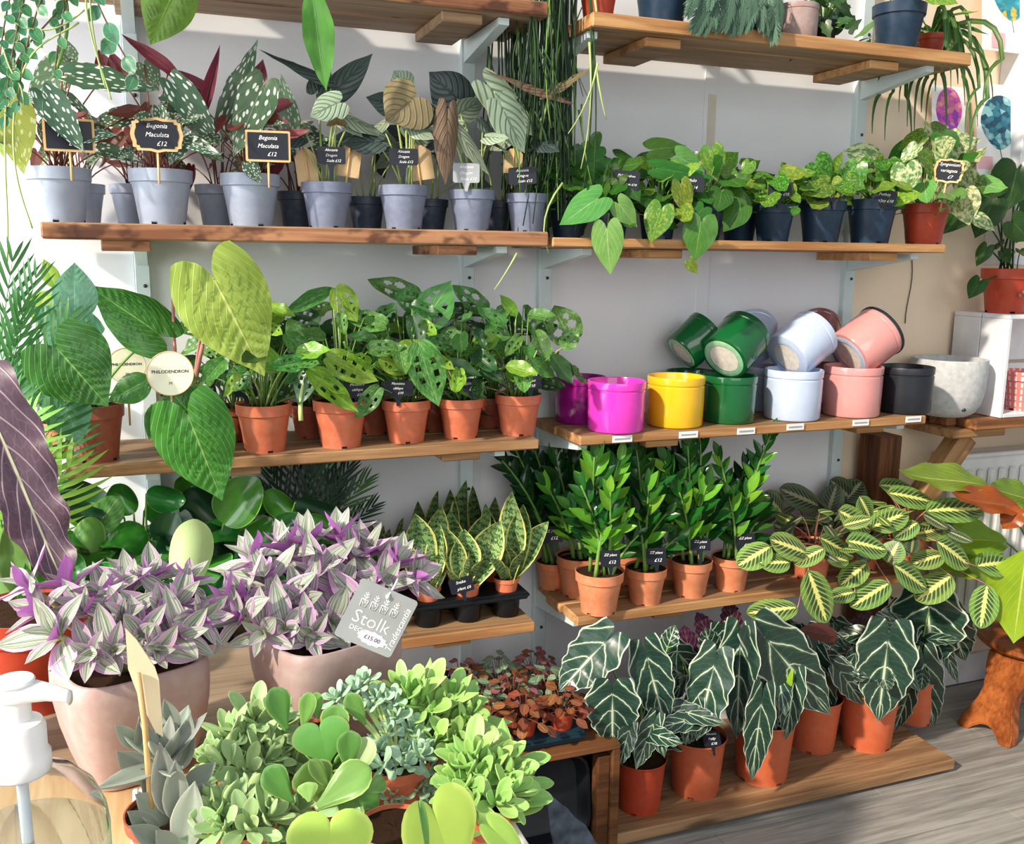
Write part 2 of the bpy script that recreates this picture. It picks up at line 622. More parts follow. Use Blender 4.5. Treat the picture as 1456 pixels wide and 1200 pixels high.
# leaf surfaces --------------------------------------------------------------
def f_begonia(g, u, a, v, r):
    d = g.voro(g.vec(u * 2.1 + r * 13.0, v * 4.4 + r * 7.0, 0.0), 1.5, rnd_=0.8, dims='2D')
    sz = g.noise(g.vec(u * 3.0 + r, v * 3.0, 0.0), 3, 1)
    sp = (d - sz * 0.16).sm(0.10, 0.17, 1, 0)
    vein = line(a, 0.035).max(laterals(a, v, 4.0, 0.35, 0.05) * 0.5)
    c = g.mix(g.noise(g.vec(u, v, r * 9.0), 4, 2), (44, 80, 58), (84, 118, 84))
    c = g.mix(vein * 0.4, c, (120, 140, 100))
    return g.mix(sp, c, (226, 234, 222)), vein
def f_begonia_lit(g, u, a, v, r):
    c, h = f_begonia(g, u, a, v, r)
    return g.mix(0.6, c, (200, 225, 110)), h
def f_dragon(g, u, a, v, r):
    vein = line(a, 0.09).max(laterals(a, v, 5.5, 0.55, 0.22))
    fine = laterals(a, v, 16.0, 0.3, 0.18)
    c = g.mix(fine * 0.4, (150, 168, 142), (120, 142, 120))
    c = g.mix(vein * .68, c, (62, 84, 68))
    return g.mix(a.sm(0.93, 0.99), c, (170, 180, 150)), vein * -1.0
def f_dragon_dark(g, u, a, v, r):
    vein = line(a, 0.07).max(laterals(a, v, 5.5, 0.55, 0.2))
    c = g.mix(vein * .8, (62, 78, 74), (30, 44, 44))
    return c, vein * -1.0
def f_dragon_under(g, u, a, v, r):
    vein = line(a, 0.06).max(laterals(a, v, 6.0, 0.55, 0.16))
    c = g.mix(g.noise(g.vec(u, v, r * 5.0), 5, 2), (134, 116, 84), (108, 90, 68))
    return g.mix(vein * .75, c, (82, 66, 52)), vein
def mk_green(light, dark, vein_c, n=6.0, k=0.5, w=0.07, mid=0.05, vs=0.6, mott=0.0, mc=(150, 190, 80), edge=None):
    def f(g, u, a, v, r):
        c = g.mix(g.noise(g.vec(u, v * 2.0, r * 17.0), 3, 3), light, dark)
        vein = (line(a, mid) * 1.0).max(laterals(a, v, n, k, w) * 0.8)
        c = g.mix(vein * vs, c, vein_c)
        if mott:
            mm = g.noise(g.vec(u * 2.0, v * 4.0, r * 11.0), 3, 4, 0.6).sm(0.5, 0.6)
            c = g.mix(mm * mott, c, mc)
        if edge:
            c = g.mix(a.sm(0.9, 0.99), c, edge)
        return c, vein
    return f
def f_snake(g, u, a, v, r):
    w1 = g.noise(g.vec(u * 3.0 + r * 5.0, v * 10.0, r * 3.0), 2.2, 3, 0.6)
    band = ((v * 11.0 + (w1 - 0.5) * 2.6)).fract()
    band = (band - 0.5).abs().sm(0.1, 0.32)
    c = g.mix(band, (42, 84, 52), (140, 170, 104))
    edge = (a + (w1 - 0.5) * 0.08).sm(0.84, 0.9)
    return g.mix(edge, c, (228, 222, 130)), None
def f_snake_shaded(g, u, a, v, r):
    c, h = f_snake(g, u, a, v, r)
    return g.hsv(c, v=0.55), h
def f_maranta(g, u, a, v, r):
    n = 9.0
    ph = (v - a * 0.32) * n
    vein = laterals(a, v, n, 0.32, 0.10)
    base = g.mix(g.noise(g.vec(u, v, r * 9.0), 3, 2), (128, 166, 74), (96, 138, 62))
    tri = (ph.fract() - 0.5).abs()
    patch = (tri * -2.0 + 1.0).sm(0.25, 0.5) * a.sm(0.12, 0.2) * a.sm(0.5, 0.72, 1, 0)
    c = g.mix(patch * 0.9, base, (52, 66, 42))
    zig = (a - tri * 0.26 - 0.0).sm(0.05, 0.10, 1, 0)
    c = g.mix(vein * 0.75 * a.sm(0.1, 0.2), c, (214, 224, 156))
    c = g.mix(zig * v.sm(0.02, 0.08) * v.sm(0.9, 0.97, 1, 0), c, (240, 238, 140))
    return c, vein
def f_maranta_shaded(g, u, a, v, r):
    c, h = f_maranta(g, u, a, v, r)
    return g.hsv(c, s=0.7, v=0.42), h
def f_polly(g, u, a, v, r):
    c = g.mix(g.noise(g.vec(u, v, r * 9.0), 4, 3), (20, 48, 38), (40, 72, 58))
    wob = (g.noise(g.vec(u * 2.0, v * 4.0, r * 5.0), 3, 2) - 0.5) * 0.05
    vv = v + wob
    ve = line(a, 0.065).max(laterals(a, vv, 4.2, 0.42, 0.055))
    fuzz = line(a, 0.17).max(laterals(a, vv, 4.2, 0.42, 0.15)) * 0.22
    fine = laterals(a, vv, 21.0, 0.15, 0.10) * 0.07
    c = g.mix((fuzz + fine), c, (150, 178, 150))
    c = g.mix(ve, c, (206, 222, 188))
    return g.mix(a.sm(0.94, 0.985), c, (206, 218, 196)), ve
def f_trades(g, u, a, v, r):
    st = g.noise(g.vec(u * 7.0 + r * 31.0, v * 0.5, r * 5.0), 1.0, 2, 0.6)
    wl = (((u + r * 0.4) * 3.5).fract() - 0.5).abs().sm(0.36, 0.46)
    c = g.mix(st.sm(0.42, 0.6), (118, 142, 110), (196, 204, 190))
    c = g.mix(wl * 0.8, c, (232, 230, 224))
    pk = (a + (st - 0.5) * 0.8 + (r - 0.5) * 0.5).sm(0.55, 0.95)
    c = g.mix(pk * 0.85, c, (204, 158, 204))
    c = g.mix(v.sm(0.0, 0.2, 0.55, 0), c, (180, 205, 120))
    return g.mix(a.sm(0.92, 0.99), c, (226, 206, 222)), wl
def f_fuzzy(g, u, a, v, r):
    n = g.noise(g.vec(u * 4.0, v * 8.0, r * 9.0), 9, 4, 0.7)
    c = g.mix(n, (140, 158, 146), (182, 190, 176))
    c = g.mix((r - 0.4) * 0.5, c, (158, 140, 150))
    return g.mix(a.sm(0.88, 0.97), c, (198, 202, 184)), n
def mk_fleshy(c1, c2, edge, es=0.85, tipc=None):
    def f(g, u, a, v, r):
        c = g.mix(g.noise(g.vec(u, v, r * 13.0), 2.5, 3), c1, c2)
        c = g.mix(a.sm(es, 0.99) * 0.7, c, edge)
        if tipc:
            c = g.mix(v.sm(0.8, 1.0) * 0.7, c, tipc)
        return c, None
    return f
def f_fitt(vc, c1, c2):
    def f(g, u, a, v, r):
        ve = line(a, 0.09).max(laterals(a, v, 6.0, 0.4, 0.14))
        net = g.voro(g.vec(u * 3.0, v * 6.0, r * 3.0), 1.6, 'DISTANCE_TO_EDGE').sm(0.02, 0.07, 1, 0)
        c = g.mix(g.noise(g.vec(u, v, r * 19.0), 2, 2), c1, c2)
        return g.mix(ve.max(net * 0.45) * 0.75, c, vc), ve
    return f
def f_purple(g, u, a, v, r):
    c = g.mix(g.noise(g.vec(u, v * 2.0, 0.0), 5, 4), (76, 56, 74), (100, 78, 92))
    ve = line(a, 0.07).max(laterals(a, v, 6.0, 0.45, 0.08))
    net = g.voro(g.vec(u * 3.0, v * 7.0, 0.0), 2.4, 'DISTANCE_TO_EDGE').sm(0.01, 0.05, 1, 0) * 0.18
    c = g.mix(ve.max(net) * .8, c, (178, 156, 166))
    return g.mix(line(a, 0.05), c, (206, 208, 170)), ve
def f_marble(g, u, a, v, r):
    n = g.noise(g.vec(u * 1.5, v * 3.0, r * 31.0), 2.2, 4, 0.65)
    c = g.mix(n.sm(0.42, 0.58), (96, 138, 72), (214, 218, 170))
    ve = line(a, 0.05).max(laterals(a, v, 5, 0.6, 0.06) * 0.6)
    return g.mix(ve * 0.4, c, (226, 230, 200)), ve
L = {}
L['begonia'] = leafmat('begonia_leaf', f_begonia, (118, 58, 52), 0.35, 0.15)
L['begonia_pale'] = leafmat('begonia_pale_leaf', lambda g, u, a, v, r: ((lambda q: (g.mix(0.35, q[0], (150, 180, 140)), q[1]))(f_begonia(g, u, a, v, r))), (150, 70, 66), 0.35, 0.25)
L['begonia_red'] = leafmat('begonia_red_leaf', mk_green((134, 62, 62), (92, 42, 42), (170, 106, 100)), (150, 76, 70), 0.4, 0.25)
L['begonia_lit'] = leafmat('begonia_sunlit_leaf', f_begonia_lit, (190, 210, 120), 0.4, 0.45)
L['dragon'] = leafmat('dragon_leaf', f_dragon, lambda g, u, a, v, r: f_dragon_under(g, u, a, v, r)[0], 0.42, 0.08)
L['dragon_dark'] = leafmat('dragon_dark_leaf', f_dragon_dark, (80, 72, 60), 0.38, 0.05)
L['dragon_under'] = leafmat('dragon_bronze_leaf', f_dragon_under, (134, 150, 130), 0.5, 0.12)
L['heart'] = leafmat('heart_leaf', mk_green((66, 118, 40), (38, 86, 30), (112, 156, 76), 5, 0.7, 0.06), (96, 140, 70), 0.26, 0.18, (0.02, 0.3))
L['heart_pale'] = leafmat('heart_pale_leaf', mk_green((118, 168, 84), (78, 138, 62), (176, 206, 150), 5, 0.7, 0.08), (120, 160, 96), 0.26, 0.18)
L['heart_gold'] = leafmat('heart_gold_leaf', mk_green((110, 156, 54), (70, 122, 42), (150, 186, 90), 5, 0.7, 0.06, mott=0.7, mc=(176, 182, 70)), (130, 165, 80), 0.28, 0.22)
L['pothos'] = leafmat('pothos_leaf', mk_green((82, 138, 44), (50, 102, 32), (140, 180, 90), 5, 0.6, 0.05, mott=0.5, mc=(170, 200, 90)), (110, 150, 70), 0.25, 0.22)
L['marble'] = leafmat('marbled_leaf', f_marble, (180, 190, 150), 0.35, 0.2)
L['phil_green'] = leafmat('ribbed_green_leaf', mk_green((66, 126, 54), (40, 94, 40), (140, 184, 104), 8, 0.9, 0.09, 0.035, 0.75), (90, 140, 74), 0.3, 0.2, (0.01, 0.1))
L['phil_bright'] = leafmat('ribbed_bright_leaf', mk_green((96, 164, 64), (60, 128, 48), (168, 208, 116), 8, 0.9, 0.09, 0.035, 0.8), (110, 160, 80), 0.28, 0.25, (0.01, 0.08))
L['phil_lime'] = leafmat('ribbed_lime_leaf', mk_green((176, 200, 92), (140, 178, 74), (218, 230, 136), 8, 0.9, 0.09, 0.045, 0.85), (190, 205, 110), 0.42, 0.3, (0.01, 0.05))
L['phil_blue'] = leafmat('ribbed_blue_leaf', mk_green((122, 172, 142), (84, 142, 112), (170, 208, 180), 7, 0.8, 0.05, 0.03, 0.5), (140, 180, 140), 0.28, 0.25, (0.01, 0.08))
L['monstera'] = leafmat('monkey_leaf', mk_green((84, 140, 60), (48, 104, 42), (140, 180, 110), 6, 0.5, 0.08, mott=0.35, mc=(150, 190, 120)), (110, 150, 90), 0.32, 0.2, (0.02, 0.3))
L['monstera_shaded'] = leafmat('monkey_shaded_leaf', mk_green((46, 92, 44), (26, 64, 30), (90, 130, 80), 6, 0.5, 0.08), (70, 110, 60), 0.32, 0.12, (0.02, 0.3))  # shade inside the clump put into the green, mostly for the back row
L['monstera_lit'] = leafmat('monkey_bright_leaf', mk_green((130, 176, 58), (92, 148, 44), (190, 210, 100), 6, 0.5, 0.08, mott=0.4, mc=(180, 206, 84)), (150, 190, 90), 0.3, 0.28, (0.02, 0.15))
L['snake'] = leafmat('snake_leaf', f_snake, None, 0.35, 0.08, (0.01, 0.2))
L['snake_shaded'] = leafmat('snake_shaded_leaf', f_snake_shaded, None, 0.35, 0.05, (0.01, 0.2))  # same banded leaf, darkened to paint in the shade of the back rows
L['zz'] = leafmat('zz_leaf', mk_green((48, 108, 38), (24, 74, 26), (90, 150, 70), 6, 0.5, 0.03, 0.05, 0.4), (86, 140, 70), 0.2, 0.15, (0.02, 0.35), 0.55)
L['zz_shaded'] = leafmat('zz_shaded_leaf', mk_green((24, 70, 30), (12, 48, 20), (50, 100, 50), 6, 0.5, 0.03, 0.05, 0.3), (50, 90, 44), 0.22, 0.1, (0.02, 0.3), 0.55)  # zz greens darkened to paint the shade behind the front plants
L['zz_new'] = leafmat('zz_new_leaf', mk_green((128, 184, 58), (92, 158, 46), (150, 200, 90), 6, 0.5, 0.03, 0.05, 0.4), (130, 180, 80), 0.25, 0.22, (0.02, 0.2))
L['maranta'] = leafmat('prayer_leaf', f_maranta, (150, 140, 130), 0.42, 0.15, (0.015, 0.16))
L['maranta_shaded'] = leafmat('prayer_shaded_leaf', f_maranta_shaded, (120, 60, 70), 0.4, 0.08)  # prayer leaf dulled and darkened in colour for shade at the shelf back
L['polly'] = leafmat('arrow_leaf', f_polly, (74, 34, 56), 0.22, 0.06, (0.01, 0.2), 0.6, coat=0.15)
L['polly_purple'] = leafmat('arrow_purple_leaf', mk_green((78, 36, 62), (54, 22, 44), (150, 120, 100), 4.5, 0.55, 0.1), (40, 70, 50), 0.4, 0.1)
L['lime'] = leafmat('lime_leaf', mk_green((160, 194, 40), (120, 168, 34), (206, 222, 120), 8, 0.6, 0.05, 0.045, 0.8), (150, 180, 60), 0.25, 0.25, (0.015, 0.15))
L['olive'] = leafmat('olive_leaf', mk_green((128, 152, 50), (96, 126, 40), (196, 206, 120), 8, 0.6, 0.06, 0.045, 0.8), (150, 170, 70), 0.25, 0.2, (0.01, 0.1))
L['orange'] = leafmat('orange_leaf', mk_green((176, 96, 26), (136, 66, 22), (190, 130, 60), 8, 0.6, 0.04, 0.05, 0.5), (150, 60, 30), 0.3, 0.2, (0.01, 0.1))
L['trades'] = leafmat('striped_leaf', f_trades, (186, 118, 192), 0.4, 0.14, (0.02, 0.18))
L['fuzzy'] = leafmat('felted_leaf', f_fuzzy, None, 0.75, 0.0, (0.01, 0.15), 0.2)
L['jade'] = leafmat('jade_leaf', mk_fleshy((112, 158, 78), (80, 134, 62), (172, 200, 118)), None, 0.28, 0.0, (0.02, 0.2), 0.5)
L['sage'] = leafmat('sage_leaf', mk_fleshy((178, 204, 148), (146, 182, 120), (206, 222, 158)), None, 0.45, 0.0, (0.015, 0.15), 0.35)
L['spring'] = leafmat('spring_leaf', mk_fleshy((164, 202, 118), (130, 182, 92), (200, 222, 146)), None, 0.42, 0.0, (0.015, 0.15), 0.35)
L['ghost'] = leafmat('ghost_leaf', mk_fleshy((178, 208, 180), (146, 186, 154), (206, 224, 196)), None, 0.55, 0.0, (0.01, 0.12), 0.25)
L['hoya'] = leafmat('hoya_leaf', mk_fleshy((172, 204, 92), (150, 190, 84), (196, 220, 120)), None, 0.45, 0.0, (0.01, 0.08), 0.35)
L['hoya_green'] = leafmat('hoya_green_leaf', mk_fleshy((112, 168, 84), (92, 150, 72), (150, 150, 100), 0.9), None, 0.35, 0.0, (0.01, 0.08), 0.4)
L['pepe'] = leafmat('rubbery_leaf', mk_fleshy((66, 142, 48), (36, 106, 36), (140, 190, 100), 0.93), (110, 150, 76), 0.16, 0.08, (0.02, 0.3), 0.6)
L['pepe_pale'] = leafmat('rubbery_pale_leaf', mk_fleshy((206, 226, 164), (190, 214, 148), (220, 234, 180), 0.93), (206, 226, 164), 0.4, 0.3, (0.01, 0.05))
L['pepe_deep'] = leafmat('rubbery_deep_leaf', mk_fleshy((32, 78, 42), (22, 60, 34), (60, 110, 60), 0.95), (80, 116, 56), 0.3, 0.05, (0.01, 0.15))
L['palm'] = leafmat('palm_leaf', mk_green((84, 142, 78), (56, 112, 58), (120, 170, 110), 3, 0.5, 0.02), (100, 150, 90), 0.4, 0.2, (0.02, 0.3))
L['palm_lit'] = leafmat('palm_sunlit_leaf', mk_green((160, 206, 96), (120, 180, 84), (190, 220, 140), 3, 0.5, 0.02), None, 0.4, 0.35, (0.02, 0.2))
L['palm_shaded'] = leafmat('palm_shaded_leaf', mk_green((28, 62, 38), (18, 46, 28), (50, 90, 60), 3, 0.5, 0.02), None, 0.4, 0.1, (0.02, 0.3))  # very dark palm greens paint in the shade behind the glossy leaves
L['fitt_red'] = leafmat('copper_net_leaf', f_fitt((190, 116, 84), (122, 66, 30), (84, 40, 20)), None, 0.4, 0.1, (0.02, 0.3))
L['fitt_pink'] = leafmat('pink_net_leaf', f_fitt((220, 150, 156), (130, 70, 70), (104, 52, 56)), None, 0.4, 0.1, (0.02, 0.3))
L['fitt_white'] = leafmat('white_net_leaf', f_fitt((226, 236, 216), (76, 118, 66), (56, 96, 52)), None, 0.4, 0.1, (0.01, 0.2))
L['purple'] = leafmat('plum_leaf', f_purple, (110, 90, 100), 0.4, 0.12, (0.005, 0.03))
L['strap'] = leafmat('strap_leaf', mk_green((70, 112, 46), (40, 78, 32), (140, 160, 90), 2, 0.1, 0.0, 0.15, 0.6), None, 0.4, 0.15, (0.02, 0.3))
L['fern'] = leafmat('blue_fern_leaf', mk_green((84, 116, 96), (52, 84, 66), (150, 180, 160), 3, 0.4, 0.02), None, 0.6, 0.1, (0.01, 0.25))
L['ivy'] = leafmat('ivy_leaf', mk_green((56, 98, 44), (30, 66, 30), (110, 140, 84), 4, 0.6, 0.06), None, 0.35, 0.12, (0.02, 0.3))
L['trail'] = leafmat('trailing_leaf', mk_green((76, 142, 100), (48, 110, 74), (150, 190, 140), 4, 0.5, 0.03, edge=(214, 226, 170)), (110, 160, 110), 0.35, 0.25, (0.02, 0.25))
L['hang'] = leafmat('hanging_leaf', mk_green((110, 170, 78), (78, 142, 60), (150, 196, 110), 8, 0.6, 0.04, 0.04, 0.5), (126, 166, 60), 0.28, 0.3, (0.005, 0.05))
L['hang_olive'] = leafmat('hanging_olive_leaf', mk_green((122, 160, 66), (92, 138, 56), (150, 186, 90), 8, 0.6, 0.04, 0.04, 0.5), (126, 166, 60), 0.3, 0.35, (0.005, 0.05))
L['split'] = leafmat('split_leaf', mk_green((58, 96, 38), (34, 68, 28), (100, 136, 70), 7, 0.6, 0.04), (90, 126, 60), 0.25, 0.15, (0.01, 0.25))
def stemmat(name, c):
    return plain(name, c, 0.5, 0.3, var=0.12)
M['st_green'] = stemmat('green_stem', (110, 150, 70))
M['st_dark'] = stemmat('dark_green_stem', (40, 70, 32))
M['st_deep'] = stemmat('deep_green_stem', (26, 52, 30))
M['st_pale'] = stemmat('pale_stem', (170, 190, 120))
M['st_red'] = stemmat('reddish_stem', (120, 76, 60))
M['st_pink'] = stemmat('pink_stem', (190, 130, 120))
M['st_brown'] = stemmat('brown_stem', (104, 84, 60))

# leaf shapes ----------------------------------------------------------------
HEARTP = prof([(0, .34), (.08, .44), (.2, .5), (.36, .485), (.55, .38), (.75, .22), (.9, .08), (.97, .025), (1, 0)])
OVATE = prof([(0, .03), (.06, .2), (.2, .41), (.4, .5), (.6, .45), (.8, .26), (.93, .09), (1, 0)])
OVAL = prof([(0, .02), (.06, .22), (.18, .4), (.4, .5), (.62, .49), (.82, .36), (.94, .19), (1, .0)])
LANCE = prof([(0, .05), (.08, .2), (.25, .42), (.45, .5), (.65, .42), (.85, .2), (.95, .06), (1, 0)])
SNAKE = prof([(0, .2), (.1, .26), (.3, .42), (.5, .5), (.7, .44), (.88, .22), (.97, .06), (1, 0)])
ARROW = prof([(0, .31), (.05, .40), (.14, .48), (.28, .5), (.5, .42), (.7, .3), (.86, .15), (.95, .05), (1, 0)])
PADDLE = prof([(0, .08), (.12, .14), (.3, .27), (.5, .42), (.7, .5), (.85, .44), (.95, .26), (1, .05)])
HOYA = prof([(0, .06), (.1, .2), (.3, .36), (.5, .46), (.7, .5), (.85, .44), (.95, .3), (1, .16)])
WING = prof([(0, .3), (.08, .42), (.2, .5), (.38, .47), (.6, .34), (.8, .18), (.93, .06), (1, 0)])
STRAPP = prof([(0, .5), (.5, .48), (.85, .3), (1, 0)])
ROUND = prof([(0, .1), (.06, .26), (.2, .42), (.42, .5), (.62, .48), (.8, .38), (.93, .22), (1, .05)])
NARROW = prof([(0, .1), (.15, .36), (.4, .5), (.7, .36), (.9, .13), (1, 0)])
ME = {}
ME['heart'] = leaf_mesh('heart_leaf', HEARTP, 4, 12, lobe=.24, fold=.10, arch=.06, cup=-.15, curl=.25, wave=(.02, 2), aspect=.82)
ME['heart2'] = leaf_mesh('heart_leaf_b', HEARTP, 4, 12, lobe=.2, fold=.25, arch=.02, cup=-.1, curl=.4, wave=(.04, 2), aspect=.8)
ME['big'] = leaf_mesh('ribbed_leaf', HEARTP, 8, 44, lobe=.26, fold=.10, arch=.05, cup=-.25, curl=.2, corr=(.034, 8, .9), wave=(.014, 3), aspect=.78)
ME['big2'] = leaf_mesh('ribbed_leaf_b', OVATE, 8, 40, fold=.16, arch=.06, cup=-.2, curl=.25, corr=(.034, 9, .9), aspect=.6)
ME['wing'] = leaf_mesh('wing_leaf', WING, 4, 12, lobe=.16, fold=.12, arch=.05, curl=.2, wave=(.03, 3), edge=(.05, 4), aspect=.45)
ME['wing2'] = leaf_mesh('wing_leaf_b', WING, 4, 12, lobe=.12, fold=.45, arch=.02, curl=.3, wave=(.02, 2), aspect=.4)
ME['dragon'] = leaf_mesh('shield_leaf', HEARTP, 6, 22, lobe=.34, fold=.10, arch=.05, cup=-.3, curl=.2, corr=(.009, 5.5, .55), wave=(.015, 2), aspect=.7, lobep=.7, ear=1.8)
ME['polly'] = leaf_mesh('arrow_leaf', ARROW, 6, 30, lobe=.46, fold=.08, arch=.03, curl=.15, wave=(.025, 4.5), edge=(.08, 5.0), corr=(-.010, 4.2, .42), slit=.0, ear=2.4, lobep=.6, aspect=.46)
ME['ovate'] = leaf_mesh('ovate_leaf', OVATE, 3, 10, fold=.14, arch=.07, curl=.25, wave=(.03, 2), aspect=.5)
ME['oval'] = leaf_mesh('oval_leaf', OVAL, 4, 16, fold=.05, arch=.06, cup=-.12, curl=.15, corr=(.006, 9, .35), wave=(.012, 2), aspect=.48)
ME['lance'] = leaf_mesh('lance_leaf', LANCE, 3, 10, fold=.22, arch=.09, curl=.3, wave=(.02, 2), aspect=.36)
ME['long'] = leaf_mesh('long_leaf', LANCE, 5, 24, fold=.14, arch=.06, curl=.35, wave=(.03, 3), corr=(.006, 9, .6), aspect=.38)
ME['snake'] = leaf_mesh('sword_leaf', SNAKE, 3, 12, fold=.55, arch=-.10, wave=(.03, 1.5), aspect=.4)
ME['snake2'] = leaf_mesh('sword_leaf_b', SNAKE, 3, 12, fold=.35, arch=-.16, wave=(.06, 1.2), aspect=.4)
ME['zz'] = leaf_mesh('zz_leaflet', OVATE, 2, 7, fold=.22, arch=.06, curl=.2, aspect=.4)
ME['trades'] = leaf_mesh('striped_leaf', LANCE, 3, 9, fold=.35, arch=.12, curl=.4, wave=(.02, 1), aspect=.42)
ME['trades2'] = leaf_mesh('striped_leaf_b', LANCE, 3, 9, fold=.15, arch=.16, curl=.6, wave=(.03, 1.5), aspect=.46)
ME['round'] = leaf_mesh('round_leaf', ROUND, 5, 14, fold=.05, arch=.06, cup=.45, wave=(.02, 1.5), aspect=.85)
ME['round2'] = leaf_mesh('round_leaf_b', ROUND, 5, 14, fold=.03, arch=-.02, cup=-.5, curl=.5, wave=(.02, 1.5), aspect=.85)
ME['strap'] = leaf_mesh('strap_leaf', STRAPP, 2, 14, fold=.5, arch=.12, aspect=.06)
MONK = [(-.45, .3, .2, .055), (.45, .36, .2, .055), (-.45, .5, .2, .05), (.45, .56, .2, .05), (-.42, .68, .18, .04), (.42, .22, .16, .035)]
ME['monk'] = leaf_mesh('holed_leaf', prof([(0, .2), (.06, .32), (.2, .45), (.4, .5), (.6, .43), (.8, .25), (.93, .09), (1, 0)]), 10, 30, lobe=.06, fold=.12, arch=.06, cup=-.1, curl=.3, wave=(.03, 2), holes=MONK, aspect=.56)
ME['monk2'] = leaf_mesh('holed_leaf_b', prof([(0, .2), (.06, .32), (.2, .45), (.4, .5), (.6, .43), (.8, .25), (.93, .09), (1, 0)]), 10, 30, lobe=.06, fold=.35, arch=.02, cup=-.1, curl=.5, wave=(.05, 2), holes=MONK[:4], aspect=.5)
ME['monk3'] = leaf_mesh('plain_monkey_leaf', OVATE, 4, 12, lobe=.04, fold=.3, arch=.04, curl=.4, wave=(.05, 2.5), aspect=.5)
ME['hole'] = leaf_mesh('big_holed_leaf', prof([(0, .2), (.06, .34), (.2, .46), (.4, .5), (.6, .45), (.8, .27), (.93, .1), (1, 0)]), 10, 30, fold=.15, arch=.05, curl=.4, wave=(.05, 2), holes=[(-.45, .35, .27, .085), (.45, .4, .27, .085), (-.42, .58, .24, .07), (.42, .62, .22, .06)], aspect=.6)
ME['fleshy'] = leaf_mesh('fleshy_leaf', OVATE, 3, 9, fold=.12, arch=-.06, thick=.11, aspect=.4)
ME['pointed'] = leaf_mesh('pointed_fleshy_leaf', NARROW, 3, 10, fold=.3, arch=-.10, thick=.09, aspect=.34)
ME['paddle'] = leaf_mesh('paddle_leaf', PADDLE, 4, 10, fold=.05, arch=-.05, cup=.2, thick=.14, aspect=.5)
ME['button'] = leaf_mesh('button_leaf', PADDLE, 3, 8, fold=.1, arch=-.08, thick=.2, aspect=.5)
def heart_mesh(name, th=.05):
    """sweetheart hoya leaf: a fleshy heart with its point at the petiole"""
    N, RN = 40, 5
    vs, uv, fs = [], [], []
    for sd in (1, -1):
        for r in range(RN + 1):
            q = r / RN
            for k in range(N):
                t = 2 * math.pi * k / N
                x = 16 * math.sin(t) ** 3 / 32
                y = (13 * math.cos(t) - 4.2 * math.cos(2 * t) - 1.6 * math.cos(3 * t) - .8 * math.cos(4 * t) + 16.5) / 26.5
                X, Y = x * q, .6 + (y - .6) * q
                z = sd * th * .5 * math.sqrt(max(0, 1 - q ** 3)) + .10 * X * X * 2 - .05 * (Y - .5) ** 2 + .06 * abs(X) * (1 - abs(X))
                vs.append(Vector((X, Y, z)))
                uv.append((.5 + .5 * math.copysign(q, X) * min(1, abs(x) * 2 + .3), max(0, min(1, Y))))
        o = 0 if sd == 1 else (RN + 1) * N
        for r in range(RN):
            for k in range(N):
                a, b = o + r * N + k, o + r * N + (k + 1) % N
                f = (a, a + N, b + N, b) if r else (a, a + N, b + N)
                fs.append(f if sd == -1 else tuple(reversed(f)))
    return mesh(name, vs, fs, True, uv)
ME['hoya'] = heart_mesh('sweetheart_leaf')
ME['spoon'] = leaf_mesh('spoon_leaf', prof([(0, .14), (.1, .2), (.3, .36), (.55, .5), (.75, .48), (.9, .33), (.97, .17), (1, .04)]), 3, 10, fold=.10, arch=-.07, cup=.15, thick=.10, aspect=.42)
ME['ivy'] = leaf_mesh('ivy_leaf', prof([(0, .3), (.1, .5), (.2, .38), (.34, .34), (.46, .42), (.58, .22), (.8, .12), (1, 0)]), 3, 14, lobe=.2, fold=.1, aspect=.9)
def frond_mesh(name, pairs, ll, lw, arch=.25, droop=.15, ang=0.9, taper=.5, lnv=5, step_tip=True):
    """pinnate frond: rachis along +y from 0 to 1, leaflets of length ll"""
    b = MB()
    uv = []
    def rz(t):
        return arch * 4 * t * (1 - t) * 0.5
    rach = [(0, t, rz(t)) for t in [i / 10 for i in range(11)]]
    b.tube(rach, [0.012 * (1 - 0.7 * i / 10) for i in range(11)], 5)
    uv += [(0.5, 0.1)] * len(b.v)
    for i in range(pairs):
        t = 0.16 + 0.82 * i / (pairs - 1)
        for sd in (-1, 1):
            l = ll * (math.sin(math.pi * (0.14 + 0.8 * (i / (pairs - 1)))) ** taper) * rnd(.9, 1.08)
            an = ang * (1 - 0.55 * i / (pairs - 1)) + rnd(-.08, .08)
            d = Vector((sd * math.sin(an), math.cos(an), 0.25 - 0.1 * i / pairs)).normalized()
            o = Vector((0, t, rz(t)))
            side = d.cross(Vector((0, 0, 1))).normalized()
            base = len(b.v)
            for k in range(lnv + 1):
                q = k / lnv
                w = lw * math.sin(math.pi * min(1, 0.08 + 0.92 * q)) ** 0.7 if q < 1 else 0
                c = o + d * l * q + Vector((0, 0, -droop * l * q * q * 1.6))
                up = Vector((0, 0, w * 0.25))
                b.v += [c - side * w + up, c + Vector((0, 0, 0)), c + side * w + up]
                uv += [(0, q), (.5, q), (1, q)]
            for k in range(lnv):
                for m in range(2):
                    a = base + k * 3 + m
                    b.f.append((a, a + 1, a + 4, a + 3))
    return mesh(name, b.v, b.f, True, uv)
ME['palm'] = frond_mesh('palm_frond', 11, .46, .020, arch=.3, droop=.35, ang=1.0)
ME['palm2'] = frond_mesh('palm_frond_b', 9, .5, .022, arch=.2, droop=.55, ang=1.15)
ME['fern'] = frond_mesh('fern_frond', 17, .36, .026, arch=.3, droop=.3, ang=1.0)
